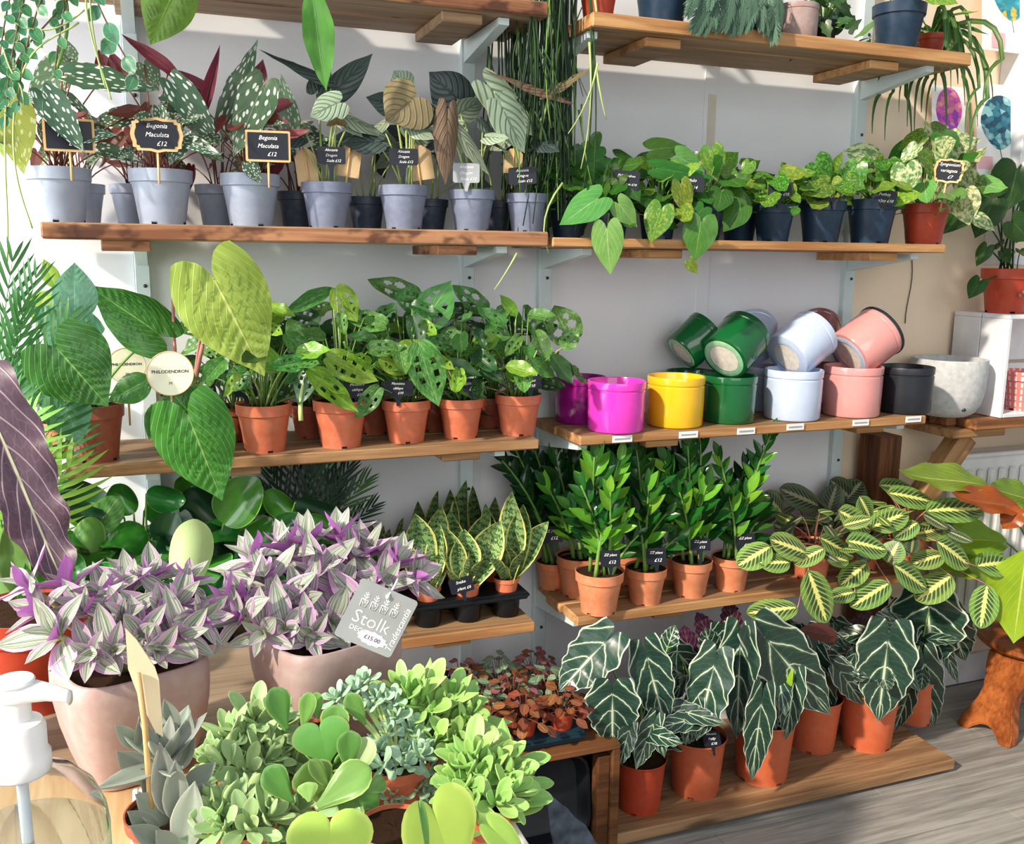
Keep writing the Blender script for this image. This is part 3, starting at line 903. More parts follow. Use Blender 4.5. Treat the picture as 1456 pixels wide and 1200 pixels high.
# ------------------------------------------------------------------ builders
UPZ = Vector((0, 0, 1))
def face_dir(p, up=0.45, side=0.0, cam_=1.0):
    d = (CAM - p).normalized()
    return d * cam_ + UPZ * up + RGT * side
def leaf(root, me, mat, base, tip, width, face=None, name='leaf', zs=None):
    """a leaf from its petiole point to its tip (world), given width in metres"""
    base, tip = Vector(base), Vector(tip)
    if face is None:
        face = face_dir(base)
    ln = (tip - base).length
    return part(root, name, me, mat, frame(tip - base, face, base, width, ln, zs if zs else (width + ln) * 0.5))
def lpx(root, me, mat, bx, by, tx, ty, w, Y, Yt=None, up=0.35, side=0.0, cam_=1.0, flip=False, name='leaf'):
    """a leaf laid out from picture measurements: petiole point, tip and width, on the depth planes Y and Yt"""
    b = P(bx, by, Y)
    t = P(tx, ty, Y if Yt is None else Yt)
    f = face_dir(b, up, side, cam_)
    if flip:
        f = -f
    return leaf(root, ME[me] if isinstance(me, str) else me, L[mat], b, t, w * mpp(b), f, name)
def stem(root, pts, r0, r1, mat, name='stem', seg=6):
    n = len(pts)
    b = MB()
    b.tube(pts, [r0 + (r1 - r0) * i / (n - 1) for i in range(n)], seg)
    return part(root, name, b.mesh(name), mat)
class Stems:
    """thin stalks of one plant, joined into one part"""
    def __init__(s):
        s.b = MB()
    def add(s, a, c, bend=None, r=0.0016, r2=None, n=5):
        a, c = Vector(a), Vector(c)
        if bend is None:
            bend = Vector((0, 0, 0.02))
        s.b.tube(bez(a, (a + c) / 2 + bend, c, n), [r + ((r2 or r * 0.7) - r) * i / (n - 1) for i in range(n)], 5)
    def done(s, root, mat, name='stalks'):
        if s.b.v:
            o = part(root, name, s.b.mesh(name), mat)
            o['kind'] = 'stuff'
            return o
# pots ------------------------------------------------------------------------
POTS = {}
def pot_mesh(kind):
    """unit pot: rim diameter 1, standing on z = 0; returns mesh, height, soil radius, soil height"""
    if kind in POTS:
        return POTS[kind]
    NT = [0, 1, 12, 13, 24, 25, 36, 37]
    if kind == 'nursery':
        h = .86
        p = [(.355, 0), (.358, .045), (.362, .06), (.44, h - .22), (.452, h - .205), (.478, h - .2), (.488, h - .19), (.496, h - .02), (.5, h), (.488, h + .003), (.478, h - .01), (.455, h - .2), (.35, .05), (.33, .03), (.0, .028)]
        d = lathe('nursery_pot', p, 48, NT, 0), h, .474, h - .05
    elif kind == 'deep':
        h = 1.0
        p = [(.385, 0), (.388, .04), (.392, .055), (.462, h - .085), (.468, h - .08), (.47, h - .05), (.492, h - .035), (.5, h - .015), (.496, h), (.484, h), (.474, h - .03), (.38, .05), (.36, .03), (0, .028)]
        d = lathe('deep_pot', p, 48, NT, 0), h, .472, h - .07
    elif kind == 'small':
        h = .82
        p = [(.36, 0), (.365, .03), (.44, h - .2), (.46, h - .19), (.49, h - .17), (.5, h), (.48, h), (.46, h - .1), (.0, h - .11)]
        d = lathe('small_pot', p, 32), h, .47, h - .06
    elif kind == 'glazed':
        h = .86
        p = [(.0, .03), (.36, .03), (.37, .0), (.43, .0), (.462, .012), (.478, .04), (.49, h * .5), (.492, h - .17), (.478, h - .155), (.478, h - .14), (.495, h - .125), (.5, h - .02), (.495, h - .005), (.485, h), (.47, h - .004), (.462, h - .02), (.455, h * .5), (.44, .09), (.40, .06), (0, .06)]
        d = lathe('glazed_pot', p, 64), h, .45, h - .05
    elif kind == 'concrete':
        h = .80
        p = [(.0, 0), (.24, 0), (.30, .012), (.38, .07), (.44, .17), (.48, .33), (.495, .52), (.5, h - .01), (.495, h), (.455, h), (.45, h - .02), (.44, .3), (.3, .1), (0, .09)]
        d = lathe('concrete_pot', p, 64), h, .4, h - .1
    POTS[kind] = d
    return d
SOIL = None
def soil_mesh():
    global SOIL
    if SOIL is None:
        vs, fs = [(0, 0, .02)], []
        for i in range(1, 7):
            for k in range(28):
                t = 2 * math.pi * k / 28
                r = i / 6
                vs.append((r * math.cos(t), r * math.sin(t), rnd(-.02, .035) * (1 if i < 6 else .2)))
        for k in range(28):
            fs.append((0, 1 + k, 1 + (k + 1) % 28))
        for i in range(5):
            for k in range(28):
                a, b = 1 + i * 28 + k, 1 + i * 28 + (k + 1) % 28
                fs.append((a, a + 28, b + 28, b))
        SOIL = mesh('soil', vs, fs)
    return SOIL
class Pot:
    pass
def potted(name, label, cat, px, w, Z, Y, kind='nursery', mat='pot_terra', group=None, h=None, rz=None, tilt=0, soil=True):
    """pot with its base centre under picture column px on the surface z = Z at depth Y and a rim w pixels wide"""
    q = P(px, 600, Y)
    for _ in range(4):
        # column at the right height
        y = 600
        lo, hi = -400.0, 2000.0
        for _ in range(40):
            y = (lo + hi) / 2
            if P(px, y, Y).z > Z:
                lo = y
            else:
                hi = y
        q = P(px, y, Y)
    c = Vector((q.x, Y, Z))
    W = w * mpp(c + Vector((0, 0, .08)))
    return pot_at(name, label, cat, c, W, kind, mat, group, h, rz, soil)
def pot_at(name, label, cat, c, W, kind='nursery', mat='pot_terra', group=None, h=None, rz=None, soil=True):
    me, hh, sr, sz = pot_mesh(kind)
    k = 1.0 if h is None else h / (hh * W)
    root = thing(name, label, cat, c, group)
    rot = Matrix.Rotation(rnd(0, 6.28) if rz is None else rz, 4, 'Z')
    part(root, 'pot', me, M[mat], T(c) @ rot @ Matrix.Diagonal((W, W, W * k, 1)))
    s = Pot()
    s.root, s.c, s.W, s.H = root, Vector(c), W, hh * W * k
    s.soil = Vector(c) + Vector((0, 0, sz * W * k))
    s.sr = sr * W
    if soil:
        part(root, 'soil', soil_mesh(), M['soil'], T(s.soil) @ rot @ Matrix.Diagonal((s.sr, s.sr, W * .6, 1)))
    return s
def bush(p, mes, mats, n, spread, h0, h1, size, asp=None, droop=0.25, seed=1, st='st_green', sr=0.0018, updir=0.6, camb=0.55, az=None, stem_part=True, jit=.3, root_spread=.5, wmul=1.0):
    """petioles from the soil, each with one leaf arching outwards"""
    R = random.Random(seed)
    S_ = Stems()
    for i in range(n):
        a = (i * 2.399963 + R.uniform(-jit, jit)) if az is None else R.uniform(*az)
        q = math.sqrt((i + .5) / n)
        rr = spread * q * R.uniform(.75, 1.1)
        h = h1 - (h1 - h0) * q ** 1.3 * R.uniform(.6, 1.15)
        o = Vector((math.cos(a), math.sin(a), 0))
        b = p.soil + o * rr + Vector((0, 0, h))
        s0 = p.soil + o * p.sr * root_spread * R.uniform(.1, 1)
        S_.add(s0, b, o * -rr * .15 + Vector((0, 0, h * .15)), sr)
        me = ME[R.choice(mes)]
        l = R.uniform(*size)
        d = (o * R.uniform(.5, 1.0) + Vector((R.uniform(-.4, .4), R.uniform(-.4, .4), R.uniform(-droop * 2.2, droop)))).normalized()
        n_ = UPZ * updir + (CAM - b).normalized() * camb + Vector((R.uniform(-.3, .3), R.uniform(-.3, .3), R.uniform(-.1, .3))) + o * .2
        w = l * (asp or me['aspect']) * R.uniform(.85, 1.15) * wmul
        leaf(p.root, me, L[R.choice(mats)], b, b + d * l, w, n_)
    S_.done(p.root, M[st])
def petiole(p, b, mat='st_green', r=0.002, bend=None, r2=None, frm=None):
    s0 = p.soil + Vector((rnd(-.3, .3) * p.sr, rnd(-.3, .3) * p.sr, 0)) if frm is None else frm
    b = Vector(b)
    if bend is None:
        bend = Vector((0, 0, (b.z - s0.z) * .25)) + (s0 - b) * .12
    pts = bez(s0, (s0 + b) / 2 + bend, b, 9)
    n = len(pts)
    m = MB()
    m.tube(pts, [r + ((r2 or r * .7) - r) * i / (n - 1) for i in range(n)], 6)
    return part(p.root, 'stem', m.mesh('stem'), M[mat])
def hero(p, rows, st='st_green', r=0.002, pet=True):
    """rows: (mesh, material, base x, base y, tip x, tip y, width px, depth offset, options)"""
    for row in rows:
        me, mt, bx, by, tx, ty, w, dy = row[:8]
        o = row[8] if len(row) > 8 else {}
        Y = p.c.y + dy
        lpx(p.root, me, mt, bx, by, tx, ty, w, Y, Y + o.get('t', 0), o.get('up', .35), o.get('side', 0), o.get('cam', 1.0), o.get('flip', False))
        if pet and not o.get('nopet'):
            petiole(p, P(bx, by, Y), st, r, o.get('bend'))
# signs -----------------------------------------------------------------------
TXT = {}
def text(parent, body, size, Mx, mat, shear=0.25, align='CENTER', name='lettering', bold=0.0, space=1.0, line=0.9):
    """lettering as a flat mesh, one unit high, scaled into place"""
    key = (body, shear, align, bold, space, line)
    if key not in TXT:
        cu = bpy.data.curves.new('lettering', 'FONT')
        cu.body, cu.size, cu.shear = body, 1.0, shear
        cu.align_x, cu.align_y = align, 'CENTER'
        cu.offset, cu.space_character, cu.space_line = bold, space, line
        cu.resolution_u = 2
        o = bpy.data.objects.new('lettering', cu)
        TXT[key] = bpy.data.meshes.new_from_object(o)
        TXT[key].materials.clear()
        bpy.data.objects.remove(o)
    return part(parent, name, TXT[key], mat, Mx @ Matrix.Diagonal((size, size, size, 1)))
def rrect(w, h, r=0.0, n=3):
    pts = []
    for (cx, cy, a0) in ((w / 2 - r, h / 2 - r, 0), (-w / 2 + r, h / 2 - r, 90), (-w / 2 + r, -h / 2 + r, 180), (w / 2 - r, -h / 2 + r, 270)):
        for k in range(n + 1):
            a = math.radians(a0 + 90 * k / n)
            pts.append((cx + r * math.cos(a), cy + r * math.sin(a)))
    return pts
def fancy(w, h, s=1.0):
    """plaque with bracket-shaped ends and notched corners"""
    q = [(0, .52), (.06, .5), (.14, .47), (.38, .47), (.395, .385), (.46, .37), (.46, .22), (.485, .13), (.5, 0)]
    pts = [(x, y) for x, y in q] + [(x, -y) for x, y in reversed(q[:-1])]
    pts += [(-x, y) for x, y in [(a, -b) for a, b in q[1:]]] + [(-x, y) for x, y in reversed(q[1:-1])]
    return [(x * w * s, y * h * s) for x, y in reversed(pts)]
def sign(label, x, y, w, h, Y, lines, kind='card', tilt=0.0, foot=None, yaw=0.0, pitch=0.0, sc=1.0, group=None, cat='price sign', name='price_sign', mat='chalk', ink='ink', lw=None):
    c = P(x, y, Y)
    m = mpp(c)
    w, h = w * m, h * m
    root = thing(name, label, cat, c, group)
    z = (CAM - c)
    z.z = 0
    z = (Matrix.Rotation(yaw, 4, 'Z') @ z.normalized().to_4d()).to_3d() + UPZ * pitch
    fr = frame(UPZ, z, c)
    # frame() keeps y exact, so tilt inside the sign's own plane
    fr = fr @ Matrix.Rotation(tilt, 4, 'Z')
    ft = None if foot is None else P(x if not isinstance(foot, tuple) else foot[0], foot if not isinstance(foot, tuple) else foot[1], Y).z
    L_ = (c.z - ft) if ft is not None else h
    t = 0.0022
    if kind == 'card':
        pts = rrect(w, h, h * .12)
        face_ = part(root, 'card', extrude_poly('card', list(pts), t), M[mat], fr)
        part(root, 'spike', extrude_poly('spike', [(-w * .16, -h * .45), (-w * .09, -h * .7), (-w * .05, -L_ - .015), (w * .05, -L_ - .015), (w * .09, -h * .7), (w * .16, -h * .45)], t * .9), M[mat], fr)
        fz = t / 2
    elif kind == 'bare':
        face_ = part(root, 'card', extrude_poly('card', rrect(w, h, h * .08), t), M[mat], fr)
        fz = t / 2
    elif kind in ('framed', 'fancy'):
        out = rrect(w, h, h * .05) if kind == 'framed' else fancy(w, h)
        part(root, 'wood_frame', extrude_poly('wood_frame', out, t * 1.6), M['stick'], fr)
        inn = rrect(w * .9, h * .86, h * .02) if kind == 'framed' else fancy(w, h, .84)
        face_ = part(root, 'blackboard', extrude_poly('blackboard', inn, t * .8), M[mat], fr @ T((0, 0, t * .8)))
        b = MB()
        b.tube([(0, -h * .45, -t), (0, -L_ - .015, -t)], .0022, 6)
        part(root, 'stick', b.mesh('stick'), M['stick'], fr)
        fz = t * 1.2
    elif kind == 'kraft':
        out = [(-w / 2, -h / 2), (w / 2, -h / 2), (w / 2, h * .3), (w * .2, h / 2), (-w * .2, h / 2), (-w / 2, h * .3)]
        face_ = part(root, 'card', extrude_poly('card', out, .001), M['kraft'], fr)
        b = MB()
        b.tube([(0, h * .62, .002), (0, -L_ - .01, .002)], .0022, 6)
        part(root, 'stick', b.mesh('stick'), M['stick'], fr)
        fz = .0015
    n = len(lines)
    for i, s in enumerate(lines):
        if not s:
            continue
        sz = h * .66 / max(n, 2.4) * sc * (.86 if kind in ('framed', 'fancy') else 1)
        sz = min(sz, w * 1.45 / max(5, len(s)) * sc)
        yy = h * (.5 - (i + .62) / (n + .25)) * (.84 if kind in ('framed', 'fancy') else 1)
        text(face_, s, sz, fr @ T((w * (.0 if i < n - 1 else .08), yy, fz + .0006)), M[ink], .3)
    return root
# shelving --------------------------------------------------------------------
def shelf(label, x0, x1, zt, th, mat, planks=2, yb=-0.035, yf=-0.31, battens=(), ragged=0.0, bmat=None):
    root = thing('plank_shelf', label, 'shelf', ((x0 + x1) / 2, (yb + yf) / 2, zt - th))
    d = (yb - yf) / planks
    for i in range(planks):
        a = rnd(-ragged, ragged) if i else 0
        part(root, 'plank', bevel_box('plank', x0 + a, x1 + rnd(-ragged, ragged), yf + i * d + .0015, yf + (i + 1) * d - .0015, zt - th + (rnd(-.001, .001) if i else 0), zt, .003, .0006), mat)
    for bx in battens:
        part(root, 'batten', bevel_box('batten', bx - .045, bx + .045, yf + .035, yb - .02, zt - th - .022, zt - th - .0006, .002), bmat or mat)
    return root
def upright(label, x, z0, z1, brackets, wdt=0.032, yl=-0.27):
    """metal wall rail with the angle brackets hooked into it"""
    root = thing('shelf_upright', label, 'shelf upright', (x, -.004, z0))
    rail = part(root, 'rail', bevel_box('rail', x - wdt / 2, x + wdt / 2, -.024, -.001, z0, z1, .002), M['metal'])
    z = z0 + .09
    while z < z1 - .03:
        b = MB()
        b.tube([(x + .004, -.0265, z), (x + .004, -.02, z)], [.0042, .0042], 10)
        part(rail, 'screw', b.mesh('screw'), M['screw'])
        z += .135
    for zb in brackets:
        b = MB()
        t = .012
        b.add([(x - t, -.024, zb), (x + t, -.024, zb), (x + t, yl, zb), (x - t, yl, zb), (x - t, -.024, zb - .05), (x + t, -.024, zb - .05), (x + t, yl, zb - .014), (x - t, yl, zb - .014)],
              [(0, 1, 2, 3), (7, 6, 5, 4), (0, 4, 5, 1), (1, 5, 6, 2), (2, 6, 7, 3), (3, 7, 4, 0)])
        part(root, 'bracket', b.mesh('bracket', False), M['metal'])
    return root
# ------------------------------------------------------------------ the room
floor = struct('floor', bevel_box('floor', -2.5, 5.0, -5.0, 0.02, -0.03, -0.003, 0), M['floor'])
for r_ in range(18):
    x = .2 - (r_ * 7 % 5) * .26
    while x < 4.2:
        ya = -.02 - r_ * .15
        part(floor, 'plank', bevel_box('plank', x + .0006, x + 1.2994, ya - .1494, ya, -.0029, 0, .0006), M['floor'])
        x += 1.3
b = MB()
b.box(-2.5, 5.0, 0.0, 0.08, 0.0, 2.75)
wall = struct('wall_back', b.mesh('wall_back', False), M['cream'])
for i, (xa, xb) in enumerate(((-1.2, -0.035), (-0.035, 0.745), (0.745, 1.42), (1.42, 1.905))):
    part(wall, 'board', bevel_box('board', xa + .0015, xb - .0015, -.004, .0, 0.02, 2.6, .0012), M['wall'])
struct('baseboard_back', bevel_box('baseboard_back', 1.92, 5.0, -.014, 0, 0, .10, .003), M['white'])
part(wall, 'joint_strip', bevel_box('joint_strip', 1.40, 1.44, -.007, -.004, .3, 2.6, .001), M['wall'])
tag(part(None, 'masking_tape', bevel_box('masking_tape', 1.412, 1.436, -.0085, -.0071, 1.66, 1.84, 0), M['tape']), 'torn strip of beige tape on the wall joint under the top right shelf', 'tape')
# uprights and shelves
ZH, ZI, ZA, ZB, ZC, ZD, ZE, ZF, ZG = 1.945, 1.935, 1.463, 1.452, .994, .995, .55, .548, .043
upright('pale metal wall rail at the far left, above the big philodendron leaves', -0.02, .3, 2.2, (1.915, 1.43, .965, .52))
upright('pale metal wall rail carrying the right ends of the left shelves', .735, .05, 2.2, (1.913, 1.43, .966, .522), .036)
upright('pale metal wall rail carrying the left ends of the right shelves', .945, .05, 2.2, (1.904, 1.428, .968, .522), .036)
upright('pale metal wall rail at the right edge of the white boards', 1.905, .05, 2.2, (1.904, 1.428, .968, .522), .036)
shelf('weathered grey topmost shelf of the left bay with a scorched front edge', -.33, .823, ZH, .03, M['wood_burnt'], 2, battens=(.64, .0), bmat=M['wood_grey'])
shelf('three-board topmost shelf of the right bay with a sunlit front edge', .925, 1.998, ZI, .031, M['wood_honey'], 3, yf=-.315, battens=(1.12, 1.75))
shelf('scorched plank shelf under the grey begonia pots', -.19, .832, ZA, .031, M['wood_burnt'], 2, battens=(-.045, .63))
shelf('thin plank shelf under the navy pots of trailing philodendron and pothos', .842, 1.972, ZB, .022, M['wood_honey'], 2, battens=(1.15, 1.80))
shelf('plank shelf under the terracotta pots of swiss cheese plants', -.18, .818, ZC, .024, M['wood_shelf'], 2, battens=(.15, .64))
shelf('plank shelf with white labels under the glazed ceramic pots', .92, 1.962, ZD, .024, M['wood_honey'], 2, battens=(1.16, 1.80), ragged=.006)
shelf('low plank shelf under the snake plant tray', -.35, .815, ZE, .026, M['wood_honey'], 2, battens=(.62,))
shelf('low plank shelf under the zz plants and prayer plants', .925, 1.97, ZF, .026, M['wood_honey'], 3, battens=(1.2, 1.7), ragged=.012)
shelf('wide worn plank board just above the floor under the arrow-leaved plants', .96, 2.03, ZG, .03, M['wood_floorboard'], 3, yb=-.03, yf=-.452, battens=(1.1, 1.9), ragged=.004, bmat=M['wood_post'])
for i, (x, y) in enumerate(((885, 624), (979, 618), (1061, 613), (1131, 607), (1224, 601), (1299, 596))):
    c = P(x, y, -.312)
    w = .026
    r = thing('shelf_label', 'small white printed label on the shelf edge below the ' + ('magenta pot', 'yellow pot', 'dark green pot', 'pale blue pot', 'pink pot', 'black pot')[i], 'label', c)
    lc = part(r, 'card', bevel_box('card', c.x - w, c.x + w, -.3125, -.3106, c.z - .008, c.z + .008, 0), M['label_white'])
    part(lc, 'fine_print', bevel_box('fine_print', c.x - w * .8, c.x + w * .8, -.3131, -.3126, c.z - .0022, c.z + .0022, 0), M['tag_grey'])
# cable on the cream wall
b = MB()
b.tube([P(1296 - 6 * t + 3 * math.sin(5 * t), 360 + 100 * t, -.004) for t in [i / 8 for i in range(9)]], .0016, 5)
tag(part(None, 'thin_cable', b.mesh('thin_cable'), M['cable']), 'thin dark wire hanging on the cream wall under the right shelf', 'wire')
# ------------------------------------------------------------------ bench, radiator, crate at the right
bx0 = 2.215
bench = thing('plank_bench', 'brown plank workbench with post and diagonal brace beside the radiator', 'bench', (2.6, -.14, 0))
for i in range(3):
    part(bench, 'plank', bevel_box('plank', bx0 + (.0, -.03, .01)[i], 3.4, -.235 + i * .075 + .001, -.235 + (i + 1) * .075 - .001, .925, .955, .004, .001), M['wood_bench'])
part(bench, 'batten', bevel_box('batten', bx0 - .06, bx0 + .14, -.215, -.02, .900, .9245, .003), M['wood_brace'])
part(bench, 'post', bevel_box('post', 1.975, 2.055, -.125, -.03, ZG + .0005, .899, .004), M['wood_post'])
pa, pb_ = Vector((2.02, -.155, .60)), Vector((2.255, -.155, .895))
me = bevel_box('brace', 0, (pb_ - pa).length, -.03, .03, -.032, .032, .004)
dd = (pb_ - pa).normalized()
part(bench, 'brace', me, M['wood_brace'], T(pa) @ Matrix((dd, Vector((0, 1, 0)), dd.cross(Vector((0, 1, 0))))).transposed().to_4x4())
rad = thing('radiator', 'white ribbed panel radiator on the wall under the bench', 'radiator', (2.8, -.06, .2))
part(rad, 'body', bevel_box('body', 2.30, 3.4, -.075, -.02, .22, .80, .006), M['enamel'])
part(rad, 'top_grille', bevel_box('top_grille', 2.29, 3.4, -.08, -.012, .8005, .815, .003), M['enamel'])
for i in range(20):
    x = 2.36 + i * .045
    part(rad, 'rib', bevel_box('rib', x, x + .026, -.086, -.0755, .26, .765, .006), M['enamel'])
b = MB()
b.tube([(2.289, -.046, .77), (2.299, -.046, .77)], [.02, .02], 16)
part(rad, 'end_plug', b.mesh('end_plug'), M['screw'])
# white crate on the bench
zc = .9555
c0 = P(1407, 572, -.2)
crate = thing('white_crate', 'white painted wooden crate standing on its side on the bench', 'crate', (2.45, -.13, zc))
cx0, cx1, cz1 = 2.315, 2.78, 1.245
for nm, bxs in (('side_slat', ((cx0, cx0 + .012, -.225, -.125, zc, cz1), (cx0, cx0 + .012, -.121, -.02, zc, cz1))), ('top_slat', ((cx0, cx1, -.225, -.125, cz1 + .0005, cz1 + .013), (cx0, cx1, -.121, -.02, cz1 + .0005, cz1 + .013))), ('bottom_slat', ((cx0 + .0125, cx1, -.225, -.02, zc, zc + .012),)), ('back_slat', ((cx0 + .0125, cx1 - .0125, -.019, -.008, zc, 1.09), (cx0 + .0125, cx1 - .0125, -.019, -.008, 1.1, cz1))), ('side_slat', ((cx1 - .012, cx1, -.225, -.02, zc + .0125, cz1),)), ('corner_post', ((cx0 + .0125, cx0 + .035, -.045, -.0195, zc + .0125, cz1),))):
    for q in bxs:
        part(crate, nm, bevel_box(nm, *q, .0015), M['white'])
pap = PZ(1415, 585, .9565)
tag(part(None, 'leaflet', bevel_box('leaflet', pap.x - .08, pap.x + .085, pap.y - .03, pap.y + .03, .9552, .9565, 0), M['paper']), 'white paper leaflet lying on the bench in front of the crate', 'leaflet')
k = potted('concrete_pot', 'empty pale concrete planter with a rounded base beside the black pot', 'plant pot', 1343, 102, .9555, -.13, 'concrete', 'concrete', soil=False)
b = MB()
q = k.c + Vector((-.02, -k.W * .415, .03))
b.tube([q + Vector((0, -.004, 0)), q + Vector((0, .006, 0))], .005, 10)
part(k.root, 'drain_hole', b.mesh('drain_hole'), M['screw'])
# ledge with greeting cards at the upper right
led = thing('picture_ledge', 'white wall ledge with two levels at the upper right', 'ledge', (2.75, -.05, 1.4))
for (za, zb) in ((1.40, 1.418), (1.83, 1.848)):
    part(led, 'board', bevel_box('board', 2.44, 3.3, -.10, -.0005, za, zb, .002), M['white'])
    part(led, 'lip', bevel_box('lip', 2.44, 3.3, -.108, -.1005, za, zb + .012, .002), M['white'])
part(led, 'side_rail', bevel_box('side_rail', 2.425, 2.4395, -.108, -.0005, 1.40, 2.35, .002), M['white'])
def cardmat(nm, c1, c2, c3, sc_=16):
    g = G(nm)
    x, y, z = g.xyz()
    vv = g.vec(x, y, z)
    n = g.node('ShaderNodeTexVoronoi')
    g.link(vv, n.inputs['Vector'])
    n.inputs['Scale'].default_value = sc_ * 4
    s = g.node('ShaderNodeSeparateColor')
    g.link(n.outputs['Color'], s.inputs[0])
    c = g.mix(S(g.nt, s.outputs[0]).sm(.3, .5), c1, c2)
    c = g.mix(S(g.nt, s.outputs[1]).sm(.6, .8), c, c3)
    d = S(g.nt, n.outputs['Distance']).sm(.0, .6, 1.15, .75)
    g.color(g.hsv(c, v=d))
    return g.set(Roughness=.7)
M['balloon_blue'] = cardmat('blue_dotted_print', (44, 128, 150), (20, 74, 104), (150, 206, 210))
M['balloon_teal'] = cardmat('teal_yellow_dotted_print', (30, 150, 170), (60, 170, 190), (220, 200, 90))
M['print_pink'] = cardmat('pink_swirl_print', (226, 90, 190), (240, 150, 170), (170, 70, 200))
M['pink_chip'] = plain('pale_pink_print', (240, 186, 190), .7)
def card(label, x, y, w, h, Y, shape, mat, bal=None, foot=None):
    c = P(x, y, Y)
    m = mpp(c)
    r = thing('greeting_card', label, 'card', c)
    fr = frame((0, .12, 1), (0, -1, .12), c) @ Matrix.Diagonal((1.4, 1, 1, 1))
    cd_ = part(r, 'card', extrude_poly('card', rrect(w * m, h * m), .0015), M['paper'], fr)
    bx, by, bw, bh = bal
    pts = []
    for i in range(28):
        t = 2 * math.pi * i / 28
        yy = math.sin(t)
        xx = math.cos(t) * (1 - .32 * max(0, -yy) ** 1.5)
        pts.append((bx * m + xx * bw * m / 2, by * m + yy * bh * m / 2))
    part(cd_, 'balloon_print', extrude_poly('balloon_print', pts, .0006), M[mat], fr @ T((0, 0, .0012)))
    if foot:
        fx, fy, fw, fh = foot
        part(cd_, 'pink_print', extrude_poly('pink_print', [(a + fx * m, b_ + fy * m) for a, b_ in rrect(fw * m, fh * m)], .0006), M['pink_chip'], fr @ T((0, 0, .0012)))
        lb = MB()
        lb.tube([(bx * m, (by - bh / 2) * m, 0), ((bx + 3) * m, (by - bh / 2 - 16) * m, 0)], .0008, 4)
        part(cd_, 'string_print', lb.mesh('string_print'), M['screw'], fr @ T((0, 0, .0016)))
card('white card printed with a round blue dotted balloon on the lower ledge', 1424, 186, 66, 128, -.06, 0, 'balloon_blue', (-2, 11, 52, 76), (-22, -46, 20, 18))
card('white card printed with a teal and yellow balloon on the upper ledge', 1432, 12, 66, 122, -.05, 0, 'balloon_teal', (6, 18, 50, 70), (-12, -46, 18, 22))
card('white card with a pink swirl print behind the hanging straps', 1349, 158, 44, 70, -.03, 0, 'print_pink', (0, 0, 34, 66))
# ------------------------------------------------------------------ shelf of grey pots: begonias and dragon-scale plants
YA, YAB = -.235, -.12
bg1 = potted('potted_begonia', 'leftmost spotted begonia in a sunlit pale grey pot at the shelf end', 'potted plant', 88, 88, ZA, YA, mat='pot_grey')
bg2 = potted('potted_begonia', 'spotted begonia in a pale grey pot behind the scalloped blackboard sign', 'potted plant', 232, 88, ZA, YA, mat='pot_grey')
bg3 = potted('potted_begonia', 'spotted begonia in a pale grey pot with red stalks, third from the left', 'potted plant', 358, 84, ZA, YA, mat='pot_grey')
bb1 = potted('potted_begonia', 'half hidden begonia in a grey pot behind the leftmost begonia', 'potted plant', 118, 66, ZA, YAB + .03, mat='pot_grey')
bb2 = potted('potted_begonia', 'half hidden begonia in a narrow grey pot left of the scalloped sign', 'potted plant', 193, 66, ZA, YAB, mat='pot_grey')
bb3 = potted('potted_begonia', 'half hidden begonia in a grey pot left of the third begonia', 'potted plant', 314, 68, ZA, YAB, mat='pot_grey')
bb4 = potted('potted_begonia', 'half hidden begonia in a dark grey pot right of the third begonia', 'potted plant', 425, 60, ZA, YAB, mat='pot_dark')
hero(bg1, [('wing', 'begonia', 64, 134, 121, 218, 46, -.10), ('wing', 'begonia', 104, 108, 228, 128, 46, -.02, dict(up=.7)), ('wing', 'begonia', 182, 166, 131, 172, 30, .02),
           ('wing', 'begonia_lit', 12, 143, 34, 248, 62, -.06), ('wing', 'begonia_lit', 0, 160, 6, 225, 40, -.02), ('wing', 'begonia_pale', 92, 92, 36, 150, 48, .06), ('wing2', 'begonia_red', 152, 106, 140, 70, 28, .03), ('wing', 'begonia_pale', 100, 84, 86, 50, 26, .06)], 'st_red')
hero(bg2, [('wing2', 'begonia_red', 240, 100, 172, 48, 20, 0), ('wing', 'begonia', 247, 120, 315, 210, 44, -.03), ('wing2', 'begonia_red', 292, 131, 222, 92, 22, .03), ('wing', 'begonia_pale', 205, 92, 226, 130, 34, .04), ('wing2', 'begonia_red', 170, 110, 158, 72, 28, .03),
           ('wing', 'begonia', 262, 190, 240, 236, 32, -.05)], 'st_red')
hero(bg3, [('wing', 'begonia', 374, 122, 331, 224, 56, -.05), ('wing', 'begonia', 322, 168, 367, 55, 36, .02), ('wing', 'begonia_pale', 412, 184, 400, 105, 34, .0), ('wing2', 'begonia_red', 290, 154, 313, 63, 18, .01), ('wing2', 'begonia_red', 364, 128, 374, 84, 28, .03), ('wing', 'begonia', 338, 130, 348, 90, 36, .05),
           ('wing', 'begonia', 352, 232, 372, 262, 24, -.06)], 'st_red')
for i, p in enumerate((bg1, bg2, bg3, bb1, bb2, bb3, bb4)):
    bush(p, ['wing', 'wing2', 'wing'], ['begonia', 'begonia_red', 'begonia', 'begonia_pale'] if i % 2 else ['begonia', 'begonia_red', 'begonia'], 15 if i < 3 else 12, .085, .03, .15, (.05, .085), seed=10 + i, st='st_red', droop=.35, updir=.35, camb=.8)
al1 = potted('potted_alocasia', 'dragon-scale alocasia in a slate grey pot beside the third begonia', 'potted plant', 466, 73, ZA, YA, mat='pot_mid')
al2 = potted('potted_alocasia', 'dragon-scale alocasia with a big bronze leaf in a slate grey pot', 'potted plant', 574, 71, ZA, YA, mat='pot_mid')
al3 = potted('potted_alocasia', 'dragon-scale alocasia in a slate grey pot with a grey card', 'potted plant', 671, 66, ZA, YA, mat='pot_mid')
